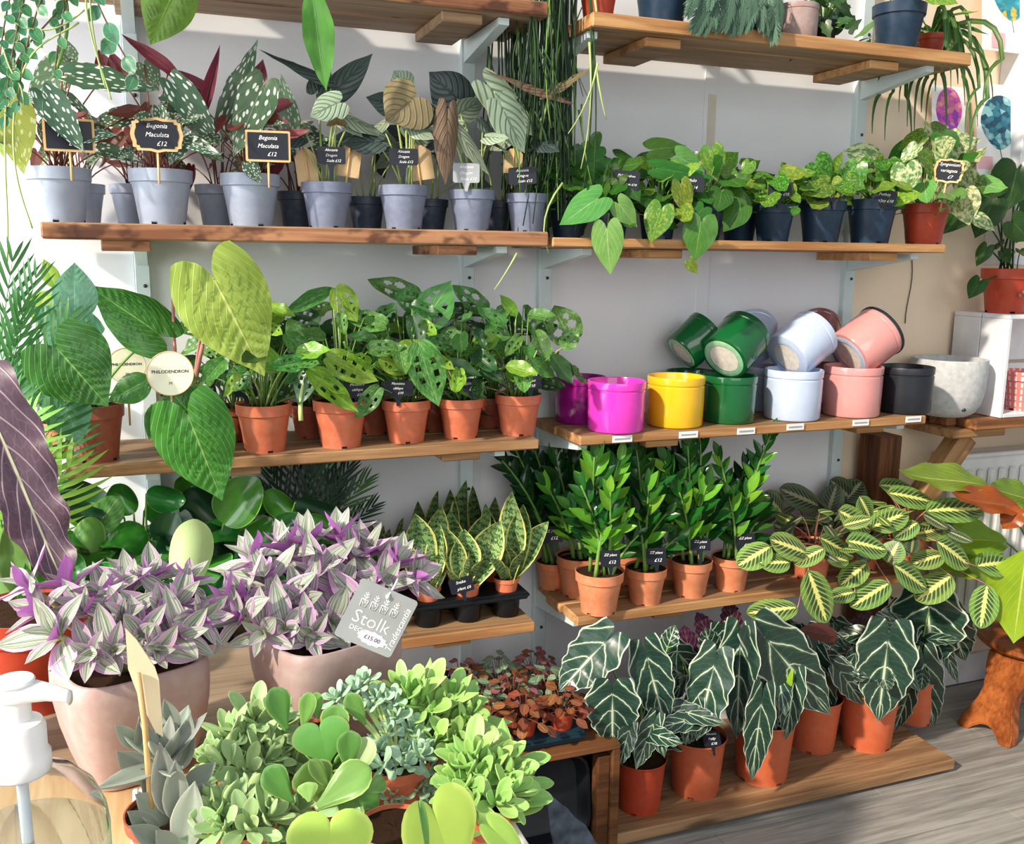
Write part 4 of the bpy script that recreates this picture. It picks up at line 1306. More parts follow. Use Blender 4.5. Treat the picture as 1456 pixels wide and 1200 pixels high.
al4 = potted('potted_alocasia', 'dragon-scale alocasia in a slate grey pot at the right end of the shelf', 'potted plant', 749, 62, ZA, YA, mat='pot_mid')
ab1 = potted('potted_alocasia', 'alocasia in a dark grey pot in the back row, left of the bronze leaf', 'potted plant', 522, 54, ZA, YAB, mat='pot_dark')
ab2 = potted('potted_alocasia', 'alocasia in a dark grey pot in the back row, right of the bronze leaf', 'potted plant', 612, 52, ZA, YAB, mat='pot_dark')
ab3 = potted('potted_alocasia', 'alocasia in a dark grey pot between the last two front pots', 'potted plant', 711, 52, ZA, YAB, mat='pot_dark')
hero(al1, [('dragon', 'dragon_dark', 470, 114, 368, 70, 30, .06, dict(up=1.6)), ('dragon', 'dragon', 478, 148, 440, 166, 44, -.05), ('dragon', 'dragon_dark', 478, 128, 530, 76, 40, .05), ('dragon', 'dragon', 500, 170, 550, 194, 30, -.02, dict(up=1.2)), ('dragon', 'dragon_dark', 452, 128, 470, 98, 36, .08)], 'st_pale', .0025)
hero(al2, [('dragon', 'dragon_under', 586, 142, 548, 172, 82, -.06), ('dragon', 'heart_pale' if False else 'dragon', 590, 180, 640, 205, 44, .03), ('dragon', 'dragon', 574, 120, 560, 100, 40, .06), ('dragon', 'dragon_dark', 560, 150, 520, 138, 36, .04)], 'st_pale', .003)
hero(al3, [('dragon', 'dragon_dark', 650, 140, 610, 102, 64, .07), ('dragon', 'dragon_under', 636, 172, 633, 264, 38, -.07, dict(cam=1, side=.4)), ('dragon', 'dragon', 655, 192, 696, 250, 22, -.06), ('dragon', 'dragon', 655, 160, 690, 140, 36, .05)], 'st_pale', .0025)
hero(al4, [('dragon', 'dragon', 702, 130, 764, 196, 48, -.02), ('dragon', 'dragon', 716, 156, 746, 218, 48, -.07), ('dragon', 'dragon_under', 782, 133, 684, 97, 20, -.05, dict(up=1.5)), ('dragon', 'dragon_under', 784, 128, 840, 96, 18, -.05, dict(up=1.3))], 'st_pale', .003)
for i, p in enumerate((al1, al2, al3, al4, ab1, ab2, ab3)):
    bush(p, ['dragon'], ['dragon', 'dragon_dark', 'dragon_dark'], 5 if i < 4 else 6, .09, .05, .17, (.05, .08), seed=30 + i, st='st_pale', sr=.0022, updir=.4, camb=.7)
# ------------------------------------------------------------------ shelf of navy pots
YB, YBB = -.22, -.12
ph1 = potted('potted_philodendron', 'heartleaf philodendron in a navy pot beside the hanging strands', 'potted plant', 806, 54, ZB, YB + .02, mat='pot_navy')
ph2 = potted('potted_philodendron', 'heartleaf philodendron trailing its pale leaves over the shelf edge', 'potted plant', 868, 56, ZB, YB, mat='pot_navy')
ph3 = potted('potted_philodendron', 'heartleaf philodendron in a navy pot, third on its shelf', 'potted plant', 934, 60, ZB, YB, mat='pot_navy')
ph4 = potted('potted_philodendron', 'heartleaf philodendron dropping one long vine below the shelf edge', 'potted plant', 1000, 60, ZB, YB, mat='pot_navy')
ph5 = potted('potted_philodendron', 'heartleaf philodendron with golden blotched leaves beside the first pothos', 'potted plant', 1050, 56, ZB, YBB, mat='pot_navy')
pt1 = potted('potted_pothos', 'bushy pothos in a navy pot, first of three in a row', 'potted plant', 1098, 60, ZB, YB, mat='pot_navy')
pt2 = potted('potted_pothos', 'bushy pothos in a navy pot, middle of three in a row', 'potted plant', 1166, 67, ZB, YB, mat='pot_navy')
pt3 = potted('potted_pothos', 'bushy pothos in a navy pot next to the brick red pot', 'potted plant', 1236, 71, ZB, YB, mat='pot_navy')
sy = potted('potted_syngonium', 'cream marbled syngonium in a brick red pot at the shelf end', 'potted plant', 1312, 66, ZB, YB, mat='pot_red')
hero(ph1, [('heart', 'heart', 838, 200, 850, 216, 40, .03), ('heart', 'heart', 858, 224, 822, 242, 40, -.02), ('heart', 'heart', 868, 260, 842, 280, 34, -.05), ('heart', 'heart', 812, 214, 818, 246, 36, .0)], 'st_green')
hero(ph2, [('heart', 'heart_pale', 850, 283, 795, 320, 48, -.10), ('heart', 'heart_pale', 863, 326, 868, 391, 46, -.12), ('heart', 'heart_pale', 880, 290, 906, 323, 34, -.11), ('heart2', 'heart', 880, 245, 858, 268, 34, -.05)], 'st_pale')
hero(ph3, [('heart', 'heart_gold', 940, 298, 924, 346, 42, -.10), ('heart', 'heart', 928, 213, 976, 207, 36, -.02), ('heart', 'heart_pale', 965, 224, 1002, 244, 38, -.03), ('heart', 'heart', 936, 240, 1002, 250, 30, -.07), ('heart2', 'heart_gold', 906, 236, 934, 250, 30, -.03)], 'st_green')
hero(ph4, [('heart', 'heart', 997, 316, 988, 372, 50, -.12), ('heart', 'heart', 1000, 296, 982, 318, 30, -.09), ('heart', 'heart_gold', 1012, 214, 1020, 258, 36, -.03), ('heart', 'heart_gold', 980, 372, 992, 390, 18, -.12), ('heart', 'heart', 1053, 296, 1028, 330, 38, -.09), ('heart2', 'heart_gold', 968, 262, 978, 310, 30, -.08)], 'st_green')
hero(ph5, [('heart', 'heart_gold', 1066, 232, 1058, 254, 20, -.06), ('heart', 'heart_gold', 1086, 270, 1058, 288, 34, -.08), ('heart', 'heart_gold', 1030, 232, 1050, 216, 30, 0), ('heart2', 'heart_gold', 1094, 280, 1096, 320, 24, -.1)], 'st_green')
for i, p in enumerate((ph1, ph2, ph3, ph4, ph5)):
    bush(p, ['heart', 'heart2'], ['heart', 'heart', 'heart_gold'] if i > 1 else ['heart'], 28, .10, -.02, .12, (.045, .068), seed=50 + i, updir=.5, camb=.75, droop=.4)
for i, p in enumerate((pt1, pt2, pt3)):
    bush(p, ['heart', 'heart2', 'ovate'], ['pothos', 'pothos', 'heart_gold'], 26, .095, .0, .095 + .03 * (i == 2), (.05, .07), seed=60 + i, updir=.55, camb=.7, droop=.3)
hero(pt2, [('heart', 'pothos', 1160, 232, 1180, 258, 44, -.03), ('heart', 'pothos', 1176, 262, 1140, 276, 36, -.06)])
hero(pt3, [('heart', 'pothos', 1262, 238, 1280, 270, 42, -.04), ('heart2', 'pothos', 1218, 236, 1204, 280, 34, -.05)])
bush(sy, ['heart', 'heart2'], ['marble', 'marble', 'heart_pale', 'pothos', 'heart'], 42, .15, -.03, .21, (.055, .09), seed=77, updir=.45, camb=.8, droop=.35, st='st_pale')
hero(sy, [('heart', 'marble', 1288, 238, 1290, 278, 42, -.08), ('heart', 'marble', 1336, 214, 1372, 226, 44, -.06), ('heart', 'marble', 1322, 212, 1316, 170, 30, .02), ('heart', 'marble', 1350, 186, 1336, 212, 34, .0), ('heart', 'marble', 1372, 250, 1380, 288, 36, -.05), ('heart', 'marble', 1240, 222, 1198, 214, 36, .04)], 'st_pale')
# ------------------------------------------------------------------ middle left shelf: philodendrons and swiss cheese plants
YC, YCB = -.225, -.115
pb = potted('potted_philodendron', 'large-leaved philodendron in a red-brown pot at the left end of its shelf', 'potted plant', 139, 80, ZC, -.245, mat='pot_brown', h=.115)
hero(pb, [('big', 'phil_green', 83, 497, 154, 578, 118, -.16, dict(up=.2, side=-.2)), ('big2', 'phil_blue', 107, 458, 106, 373, 60, -.08), ('big', 'phil_green', 224, 474, 126, 405, 84, .02, dict(up=.5)), ('big2', 'phil_green', 216, 538, 154, 570, 44, -.02),
          ('big2', 'phil_lime', 80, 410, 62, 368, 24, .04), ('big', 'phil_blue', 118, 478, 44, 436, 76, .04), ('big', 'phil_blue', 92, 572, 114, 634, 64, -.12), ('big2', 'phil_lime', 50, 455, 70, 412, 46, .08), ('big', 'phil_blue', 36, 520, 60, 580, 60, -.02)], 'st_green', .003)
pl = potted('potted_philodendron', 'philodendron with one huge lime leaf and a bright green leaf over the shelf edge', 'potted plant', 268, 68, ZC, -.235, mat='pot_brown')
hero(pl, [('big', 'phil_lime', 304, 396, 376, 535, 132, -.10, dict(up=.3)), ('big', 'phil_bright', 268, 592, 316, 712, 112, -.15, dict(up=.25)), ('big', 'phil_green', 272, 590, 234, 545, 68, -.10), ('big2', 'phil_green', 224, 572, 212, 626, 26, -.04)], 'st_pink', .0035)
stem(pl.root, bez(P(262, 590, -.24), P(246, 520, -.22), P(246, 425, -.2)), .0045, .003, M['st_pink'])
stem(pl.root, bez(P(268, 590, -.26), P(278, 540, -.28), P(288, 490, -.3)), .0055, .004, M['st_pink'])
to = potted('potted_philodendron', 'philodendron in an orange pot behind the red-brown pot at the shelf end', 'potted plant', 84, 52, ZC, -.14, mat='pot_peach')
bush(to, ['big2'], ['phil_blue', 'phil_green'], 6, .06, .05, .14, (.07, .1), seed=81)
mo = []
for i, (px, w, Y, mt, lab) in enumerate(((377, 79, YC - .02, 'pot_terra', 'swiss cheese plant in a terracotta pot next to the lime leaf'), (485, 78, YC - .02, 'pot_terra', 'swiss cheese plant with a bright drooping leaf, second terracotta pot from the left'),
                                         (578, 70, YC - .01, 'pot_terra', 'swiss cheese plant in the middle terracotta pot of the front row'), (655, 66, YC, 'pot_terra', 'swiss cheese plant with a large holed leaf hanging over its terracotta pot'),
                                         (736, 67, YC, 'pot_terra', 'swiss cheese plant in the terracotta pot nearest the magenta pots'), (334, 58, YCB, 'pot_brown', 'swiss cheese plant in the back row behind the lime leaf'),
                                         (440, 54, YCB, 'pot_brown', 'swiss cheese plant in the back row between the first two front pots'), (532, 56, YCB, 'pot_brown', 'swiss cheese plant in the back row between the second and third front pots'),
                                         (615, 52, YCB, 'pot_brown', 'swiss cheese plant in the back row between the third and fourth front pots'), (698, 50, YCB, 'pot_brown', 'swiss cheese plant in the back row left of the last front pot'))):
    mo.append(potted('potted_monstera', lab, 'potted plant', px, w, ZC, Y, mat=mt))
hero(mo[0], [('monk3', 'monstera_lit', 402, 525, 326, 487, 38, -.06), ('monk', 'monstera', 440, 500, 408, 452, 40, .03), ('monk2', 'monstera', 352, 528, 318, 556, 34, -.04)], 'st_pale')
hero(mo[1], [('monk2', 'monstera_lit', 440, 528, 510, 586, 34, -.10), ('monk', 'monstera_lit', 466, 508, 538, 542, 44, -.06), ('monk', 'monstera_lit', 478, 410, 508, 458, 40, .0), ('monk3', 'monstera', 472, 412, 402, 446, 24, .02), ('monk2', 'monstera_lit', 470, 540, 436, 524, 26, -.08)], 'st_pale')
stem(mo[1].root, bez(P(438, 526, -.30), P(424, 560, -.33), P(428, 598, -.335)), .0035, .005, M['st_pale'])
hero(mo[2], [('hole', 'monstera', 596, 422, 522, 397, 32, .06), ('monk', 'monstera_lit', 542, 508, 586, 530, 34, -.06), ('monk', 'monstera', 600, 430, 560, 420, 40, .05)], 'st_pale')
hero(mo[3], [('monk', 'heart_pale', 600, 464, 642, 399, 56, -.02), ('monk', 'monstera', 596, 490, 624, 578, 54, -.11), ('hole', 'monstera', 692, 442, 643, 405, 30, .05), ('monk', 'monstera', 650, 470, 630, 500, 36, -.04), ('monk2', 'monstera_lit', 676, 490, 712, 478, 30, -.03)], 'st_pale')
hero(mo[4], [('hole', 'monstera', 812, 486, 788, 434, 52, -.02), ('monk3', 'monstera', 754, 512, 790, 536, 26, -.06), ('monk3', 'monstera_lit', 734, 448, 711, 419, 18, .0), ('monk', 'monstera', 780, 470, 746, 440, 40, .02), ('monk2', 'monstera', 800, 494, 824, 470, 26, -.04), ('monk', 'monstera', 716, 490, 690, 462, 40, .0)], 'st_pale')
for i, p in enumerate(mo):
    bush(p, ['monk', 'monk2', 'monk3', 'monk2'], ['monstera', 'monstera', 'monstera_lit', 'monstera_shaded'] if i < 5 else ['monstera_shaded', 'monstera_shaded', 'monstera'], 28, .115, .03, .225, (.055, .092), seed=100 + i, updir=.35, camb=.75, droop=.4, jit=.6)
# ------------------------------------------------------------------ glazed pots
def gpot(lab, px, w, Y, mat, h=None):
    p = potted('glazed_pot', lab, 'plant pot', px, w, ZD, Y, 'glazed', 'gl_' + mat, soil=False)
    return p
gpot('dark plum glazed pot behind the magenta pot', 825, 75, -.115, 'plum')
gpot('bright magenta glazed pot at the left end of the shelf', 875, 83, -.255, 'magenta')
gpot('yellow glazed pot between the magenta and green pots', 959, 82, -.235, 'yellow')
gpot('dark green glazed pot standing behind the yellow pot', 980, 72, -.095, 'green')
gpot('dark green glazed pot standing in front, right of the yellow pot', 1035, 77, -.225, 'green')
gpot('lilac white glazed pot behind and left of the pale blue pot', 1092, 72, -.095, 'lilac')
gpot('pale blue glazed pot standing in front', 1125, 82, -.235, 'ice')
gpot('dusty rose glazed pot behind the pink pot', 1178, 70, -.095, 'rose')
gpot('pink glazed pot standing in front, left of the black pot', 1209, 82, -.235, 'pink')
gpot('satin black glazed pot at the right end of the shelf', 1284, 76, -.235, 'black')
def tilted(lab, bx, by, rx, ry, w, Y, mat, foot):
    """pot lying on two others: base centre and rim centre in the picture"""
    me, hh, sr, sz = pot_mesh('glazed')
    b = P(bx, by, Y)
    m = mpp(b)
    W = w * m
    ax = P(rx, ry, Y) - b
    H = hh * W
    # the axis leans back by whatever the picture length leaves of the pot's true height
    L2 = ax.length
    back = math.sqrt(max(0.0, H * H - L2 * L2))
    ax = ax + Vector((0, back, 0))
    z = ax.normalized()
    x = z.orthogonal().normalized()
    y = z.cross(x)
    Mx = T(b) @ Matrix((x, y, z)).transposed().to_4x4() @ Matrix.Diagonal((W, W, W, 1))
    root = thing('glazed_pot', lab, 'plant pot', b)
    part(root, 'pot', me, M['gl_' + mat], Mx)
    part(root, 'foot_ring', lathe('foot_ring', [(.30, -.004), (.40, -.004), (.415, .004), (.40, .012)], 48, cap=False), M['gl_' + foot], Mx)
    part(root, 'unglazed_base', lathe('unglazed_base', [(0, .008), (.30, .008), (.31, .02), (0, .021)], 48), M['bisque'], Mx)
    return root
tilted('dark green glazed pot lying tilted at the back of the pile', 969, 502, 1008, 466, 62, -.10, 'green', 'mint')
tilted('dark green glazed pot lying tilted in front, showing its pale base', 1029, 510, 1074, 474, 76, -.205, 'green', 'mint')
tilted('pale blue glazed pot lying tilted behind the green one', 1070, 494, 1096, 466, 62, -.09, 'ice', 'ice')
tilted('pale blue glazed pot lying tilted in front, showing its base', 1118, 508, 1166, 474, 76, -.21, 'ice', 'ice')
tilted('dusty rose glazed pot lying tilted behind the others', 1160, 490, 1186, 462, 58, -.09, 'rose', 'pink')
t = tilted('pink glazed pot lying tilted with a dark rim', 1206, 506, 1256, 468, 78, -.21, 'pink', 'ice')
o = [c for c in t.children if c.name.startswith('pot')][0]
part(t, 'dark_rim', lathe('dark_rim', [(.462, .83), (.505, .80), (.512, .82), (.508, .864), (.49, .87), (.465, .866), (.46, .84)], 64, cap=False), M['gl_black'], WM[o])
# pink patterned pot inside the white crate
pk = potted('patterned_pot', 'coral pink pot with a white leaf pattern inside the white crate', 'plant pot', 1452, 64, zc + .0125, -.17, 'nursery', 'gl_pink', soil=False, rz=0)
g = G('coral_sunray_print')
x, y, z = g.xyz()
ray_ = (x.m('ARCTAN2', y) * 22.0).sin().sm(.2, .6)
bandz = (z * 7.0).fract()
pat = ray_ * (bandz - .5).abs().sm(.1, .2)
g.color(g.mix(pat * .8, (226, 122, 116), (248, 220, 214)))
M['coral'] = g.set(Roughness=.5)
pk.root.children[0].material_slots[0].link = 'OBJECT'
pk.root.children[0].material_slots[0].material = M['coral']
# monstera on the crate
mn = potted('potted_monstera', 'young monstera with plain heart leaves in a red pot on the white crate', 'potted plant', 1428, 72, cz1 + .0135, -.13, mat='pot_red')
hero(mn, [('heart', 'split', 1446, 240, 1432, 300, 64, -.02), ('heart', 'split', 1380, 292, 1340, 333, 40, -.05), ('heart', 'split', 1410, 290, 1386, 339, 46, -.03), ('heart', 'split', 1422, 262, 1376, 282, 32, .0), ('heart', 'split', 1403, 352, 1388, 379, 22, -.03), ('heart', 'split', 1393, 400, 1377, 425, 26, -.05), ('heart', 'split', 1440, 316, 1466, 344, 40, -.04), ('heart', 'split', 1458, 270, 1480, 310, 50, .02)], 'st_dark', .003)
bush(mn, ['heart2'], ['split'], 5, .05, .02, .12, (.04, .06), seed=140, st='st_dark')
for k, (x, y) in enumerate(((1420, 436), (1428, 440), (1436, 434), (1424, 430))):
    pp = mn.c + Vector((-.02 + .013 * k, 0, .055 + .008 * (k % 2)))
    b = MB()
    b.tube([pp + Vector((0, -mn.W * .438, 0)), pp + Vector((0, -mn.W * .447, 0))], .006, 10)
    part(mn.root, 'printed_dot', b.mesh('printed_dot'), M['gl_rose'])
# ------------------------------------------------------------------ snake plants in trays
YE = -.20
trays = []
for (lab, xa, xb, Y) in (('black plastic carry tray holding nine snake plants', 582, 750, -.175), ('black plastic tray hidden behind the striped tradescantia, holding dark snake plants', 490, 574, -.13)):
    A_, B_ = P(xa, 860, Y - .08), P(xb, 850, Y - .08)
    r = thing('carry_tray', lab, 'tray', ((A_.x + B_.x) / 2, Y, ZE))
    x0, x1 = A_.x, B_.x
    y0, y1 = (Y - .10, Y + .125) if xa > 560 else (Y - .06, Y + .09)
    part(r, 'rim', bevel_box('rim', x0, x1, y0, y1, ZE + .045, ZE + .063, .006, seg=2), M['pot_black'])
    nx = 3 if xa > 560 else 2
    for i in range(nx):
        for j in range(3 if xa > 560 else 2):
            cx = x0 + (i + .5) * (x1 - x0) / nx
            cy = y0 + (j + .5) * (y1 - y0) / (3 if xa > 560 else 2)
            part(r, 'cell', lathe('cell', [(.0, 0), (.028, 0), (.031, .004), (.034, .0455)], 20), M['pot_black'], T((cx, cy, ZE)))
    trays.append((x0, x1, y0, y1))
def rosette(root, c, ax, n, ln, mes, mats, sp=(15, 75), asp=None, seed=0, wj=.15, close=True, roll=0.0):
    """leaves spiralling round an axis, inner ones upright"""
    R = random.Random(seed)
    ax = Vector(ax).normalized()
    e1 = ax.orthogonal().normalized()
    e2 = ax.cross(e1)
    for i in range(n):
        q = (i + .5) / n
        a = i * 2.399963 + roll + R.uniform(-.25, .25)
        th = math.radians(sp[0] + (sp[1] - sp[0]) * q + R.uniform(-7, 7))
        o = e1 * math.cos(a) + e2 * math.sin(a)
        d = ax * math.cos(th) + o * math.sin(th)
        nn = ax * math.sin(th) - o * math.cos(th)
        l = ln * (.6 + .4 * q) * R.uniform(.85, 1.12)
        me = ME[R.choice(mes)]
        leaf(root, me, L[R.choice(mats)], Vector(c) - ax * ln * .12 * q + o * ln * .03, Vector(c) - ax * ln * .12 * q + d * l, l * (asp or me['aspect']) * R.uniform(1 - wj, 1 + wj), nn + Vector((R.uniform(-.15, .15), R.uniform(-.15, .15), 0)))
x0, x1, y0, y1 = trays[0]
row_n, col_n = ('front', 'middle', 'back'), ('left', 'centre', 'right')
sn = []
for j in range(3):
    for i in range(3):
        cx, cy = x0 + (i + .5) * (x1 - x0) / 3, y0 + (j + .5) * (y1 - y0) / 3
        sn.append(pot_at('potted_snake_plant', 'yellow-edged snake plant in the %s row of the tray, %s' % (row_n[j], ('at its left', 'in its centre', 'at its right')[i]), 'potted plant', (cx, cy, ZE + .0455), .064, 'small', 'pot_terra', 'snake plants in the carry tray', h=.05))
SR = {0: [(607, 838, 590, 730, 46), (616, 850, 624, 787, 36), (598, 842, 578, 770, 26), (612, 830, 626, 745, 30)],
      1: [(652, 838, 660, 752, 42), (674, 834, 712, 740, 44), (660, 840, 640, 786, 28), (650, 830, 634, 750, 30)],
      2: [(728, 812, 728, 699, 40), (738, 812, 744, 717, 34), (734, 834, 780, 741, 32), (712, 832, 722, 776, 32), (722, 828, 700, 760, 26)],
      3: [(625, 800, 627, 718, 34), (600, 800, 588, 735, 22)], 4: [(650, 800, 697, 726, 30), (650, 800, 640, 725, 30)], 5: [(700, 800, 690, 715, 26), (715, 790, 733, 720, 26)],
      6: [(615, 780, 623, 697, 24), (612, 780, 594, 712, 24)], 7: [(640, 780, 640, 695, 26), (660, 780, 663, 682, 28)], 8: [(690, 780, 672, 690, 24), (700, 780, 704, 706, 22)]}
for k, p in enumerate(sn):
    for (bx, by, tx, ty, w) in SR[k]:
        Yk = p.c.y
        b0 = p.soil + Vector(((P(bx, by, Yk).x - p.c.x) * .5, rnd(-.012, .0), -.004))
        tp = P(tx, ty, Yk - .01)
        leaf(p.root, ME[random.choice(['snake', 'snake2'])], L['snake' if k < 6 else 'snake_shaded'], b0, tp, w * mpp(b0) * 1.08, face_dir(b0, .1, rnd(-.5, .5)))
    rosette(p.root, p.soil, (rnd(-.1, .1), rnd(-.2, 0), 1), 6, .085 if k < 6 else .1, ['snake', 'snake2'], ['snake'] if k < 6 else ['snake_shaded'], (8, 40), .34, seed=200 + k)
    rosette(p.root, p.soil, (rnd(-.15, .15), rnd(-.1, .1), 1), 7, .115, ['snake', 'snake2'], ['snake', 'snake_shaded'] if k < 6 else ['snake_shaded'], (14, 48), .30, seed=215 + k, roll=1.2)
x0, x1, y0, y1 = trays[1]
for i in range(2):
    for j in range(2):
        p = pot_at('potted_snake_plant', 'shaded dark snake plant left of the tray, %s of its four' % ('front left', 'back left', 'front right', 'back right')[i * 2 + j], 'potted plant', (x0 + (i + .5) * (x1 - x0) / 2, y0 + (j + .5) * (y1 - y0) / 2, ZE + .0455), .064, 'small', 'pot_terra', 'dark snake plants', h=.05)
        rosette(p.root, p.soil, (0, 0, 1), 8, .16, ['snake', 'snake2'], ['snake_shaded', 'snake_shaded', 'snake'], (6, 30), .25, seed=230 + i * 2 + j)
# ------------------------------------------------------------------ zz plants
def zz_stem(p, tx, ty, dy, n, ll, mats, seed, bx=None):
    R = random.Random(seed)
    s0 = p.soil + Vector((R.uniform(-.5, .5) * p.sr, R.uniform(-.5, .3) * p.sr, -.003))
    e = P(tx, ty, p.c.y + dy)
    ctl = Vector((lerp(s0.x, e.x, .3), lerp(s0.y, e.y, .35), lerp(s0.z, e.z, .6)))
    pts = bez(s0, ctl, e, 16)
    m = MB()
    m.tube(pts, [.0048 * (1 - .8 * (i / 15) ** .8) + .001 for i in range(16)], 6)
    part(p.root, 'stem', m.mesh('stem'), M['st_green'])
    for i in range(n):
        t = .22 + .78 * i / (n - 1)
        k = min(14, int(t * 15))
        o = lerp(pts[k], pts[k + 1], t * 15 - k)
        ax = (pts[min(15, k + 1)] - pts[k]).normalized()
        sd = 1 if i % 2 else -1
        lat = ax.cross((CAM - o).normalized()).normalized() * sd + (CAM - o).normalized() * R.uniform(-.5, .8)
        an = math.radians(58 - 34 * t + R.uniform(-10, 10)) if i < n - 1 else .05
        d = ax * math.cos(an) + lat.normalized() * math.sin(an)
        l = ll * (.75 + .5 * math.sin(math.pi * (t * .8 + .1))) * R.uniform(.85, 1.15)
        leaf(p.root, ME['zz'], L[R.choice(mats)], o, o + d * l, l * .46, (CAM - o).normalized() + ax * .9 + lat * -.3, 'leaflet')
zz = []
for (px, w, Y, lab) in ((784, 46, -.09, 'zz plant in the shaded back corner of its shelf'), (823, 68, -.16, 'zz plant partly behind the front left one'), (851, 70, -.285, 'zz plant in the front left terracotta pot'), (917, 60, -.265, 'zz plant, second terracotta pot of the front row'), (981, 60, -.255, 'zz plant, third terracotta pot of the front row'), (1038, 57, -.25, 'zz plant with a tall arching stem beside the prayer plants'), (890, 50, -.12, 'zz plant in the shade behind the first two front ones'), (958, 50, -.12, 'zz plant in the shade behind the third front one')):
    zz.append(potted('potted_zz_plant', lab, 'potted plant', px, w, ZF, Y, mat='pot_peach'))
D_, N_, B_ = ['zz_shaded'], ['zz', 'zz', 'zz_new'], ['zz', 'zz_shaded', 'zz']
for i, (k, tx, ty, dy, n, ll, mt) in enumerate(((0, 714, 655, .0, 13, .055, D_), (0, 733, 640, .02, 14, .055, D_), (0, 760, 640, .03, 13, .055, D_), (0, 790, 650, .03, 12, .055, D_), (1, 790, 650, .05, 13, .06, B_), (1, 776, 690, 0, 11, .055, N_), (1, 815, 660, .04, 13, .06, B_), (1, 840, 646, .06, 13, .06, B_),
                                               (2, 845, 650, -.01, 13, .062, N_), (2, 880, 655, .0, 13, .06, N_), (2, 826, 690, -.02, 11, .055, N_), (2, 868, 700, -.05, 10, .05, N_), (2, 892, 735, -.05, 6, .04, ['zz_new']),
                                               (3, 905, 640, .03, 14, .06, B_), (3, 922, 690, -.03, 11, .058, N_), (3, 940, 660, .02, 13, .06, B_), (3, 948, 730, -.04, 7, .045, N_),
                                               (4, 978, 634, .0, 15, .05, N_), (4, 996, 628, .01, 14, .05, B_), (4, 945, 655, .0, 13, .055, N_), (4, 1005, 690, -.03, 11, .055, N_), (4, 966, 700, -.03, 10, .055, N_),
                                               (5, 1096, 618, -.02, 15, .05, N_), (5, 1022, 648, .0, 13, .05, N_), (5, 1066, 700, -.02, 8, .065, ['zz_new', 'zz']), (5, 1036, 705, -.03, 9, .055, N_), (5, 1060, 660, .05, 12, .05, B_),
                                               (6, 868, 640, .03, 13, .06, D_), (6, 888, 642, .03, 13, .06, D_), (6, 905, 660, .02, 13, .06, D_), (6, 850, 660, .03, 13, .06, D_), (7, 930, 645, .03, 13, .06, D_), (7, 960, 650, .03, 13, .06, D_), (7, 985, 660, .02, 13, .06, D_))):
    zz_stem(zz[k], tx, ty, dy, n, ll, mt, 300 + i)
    if i % 2 == 0:
        zz_stem(zz[k], tx + (-1) ** (i // 2) * 16, ty + 22 + (i * 7) % 20, dy + .015, n, ll * .95, mt if k > 5 or k == 0 else ['zz', 'zz_shaded'], 340 + i)
# ------------------------------------------------------------------ prayer plants
mr = [potted('potted_prayer_plant', 'patterned prayer plant beside the last zz plant', 'potted plant', 1152, 60, ZF, -.245, mat='pot_terra'),
      potted('potted_prayer_plant', 'patterned prayer plant in the middle of its clump', 'potted plant', 1222, 58, ZF, -.22, mat='pot_terra'),
      potted('potted_prayer_plant', 'patterned prayer plant spreading towards the stool at the shelf end', 'potted plant', 1288, 54, ZF, -.22, mat='pot_terra'),
      potted('potted_prayer_plant', 'dark prayer plant in the shade at the back of the shelf', 'potted plant', 1150, 50, ZF, -.10, mat='pot_terra')]
MR = [(0, 1096, 777, 1048, 805, 40, -.10), (0, 1147, 787, 1094, 766, 40, -.11), (0, 1123, 800, 1078, 800, 32, -.12), (0, 1172, 780, 1129, 803, 28, -.12), (1, 1171, 789, 1207, 798, 28, -.10), (1, 1204, 769, 1262, 782, 40, -.12), (1, 1192, 726, 1239, 754, 40, -.05), (1, 1238, 751, 1291, 728, 38, -.06),
      (2, 1262, 701, 1327, 713, 36, -.02), (2, 1316, 727, 1400, 723, 42, -.05), (2, 1331, 769, 1379, 804, 42, -.10), (2, 1341, 789, 1295, 802, 32, -.10), (2, 1270, 803, 1318, 837, 40, -.12), (2, 1353, 819, 1302, 854, 44, -.11), (1, 1265, 829, 1209, 863, 38, -.14), (0, 1149, 811, 1176, 886, 44, -.15), (0, 1134, 864, 1061, 872, 36, -.15),
      (2, 1388, 805, 1441, 799, 42, -.12), (2, 1404, 831, 1394, 894, 38, -.13), (0, 1165, 764, 1214, 792, 32, -.06), (2, 1305, 743, 1271, 765, 28, -.07), (1, 1222, 706, 1238, 736, 26, .0), (1, 1233, 801, 1194, 833, 34, -.1), (2, 1250, 690, 1300, 696, 30, .05), (1, 1262, 800, 1278, 770, 34, -.1), (1, 1215, 842, 1180, 850, 26, -.13), (2, 1300, 760, 1340, 752, 30, -.05)]
for (k, bx, by, tx, ty, w, dy) in MR:
    hero(mr[k], [('oval', 'maranta', bx, by, tx, ty, w, dy, dict(up=.5))], 'st_pink', .0016)
hero(mr[3], [('oval', 'maranta_shaded', 1165, 720, 1108, 694, 36, .0), ('oval', 'maranta_shaded', 1175, 735, 1190, 688, 34, .0), ('oval', 'maranta_shaded', 1215, 715, 1180, 682, 36, .04), ('oval', 'maranta_shaded', 1200, 712, 1226, 684, 40, .04), ('oval', 'maranta_shaded', 1112, 730, 1085, 700, 34, .0), ('oval', 'maranta_shaded', 1130, 762, 1100, 745, 32, -.03), ('oval', 'maranta_shaded', 1150, 760, 1170, 730, 32, -.02)], 'st_red', .0016)
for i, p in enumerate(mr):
    bush(p, ['oval'], ['maranta_shaded', 'maranta_shaded', 'maranta'] if i < 3 else ['maranta_shaded'], 14, .12, -.02, .10, (.06, .09), seed=330 + i, updir=.7, camb=.5, st='st_red', droop=.35)
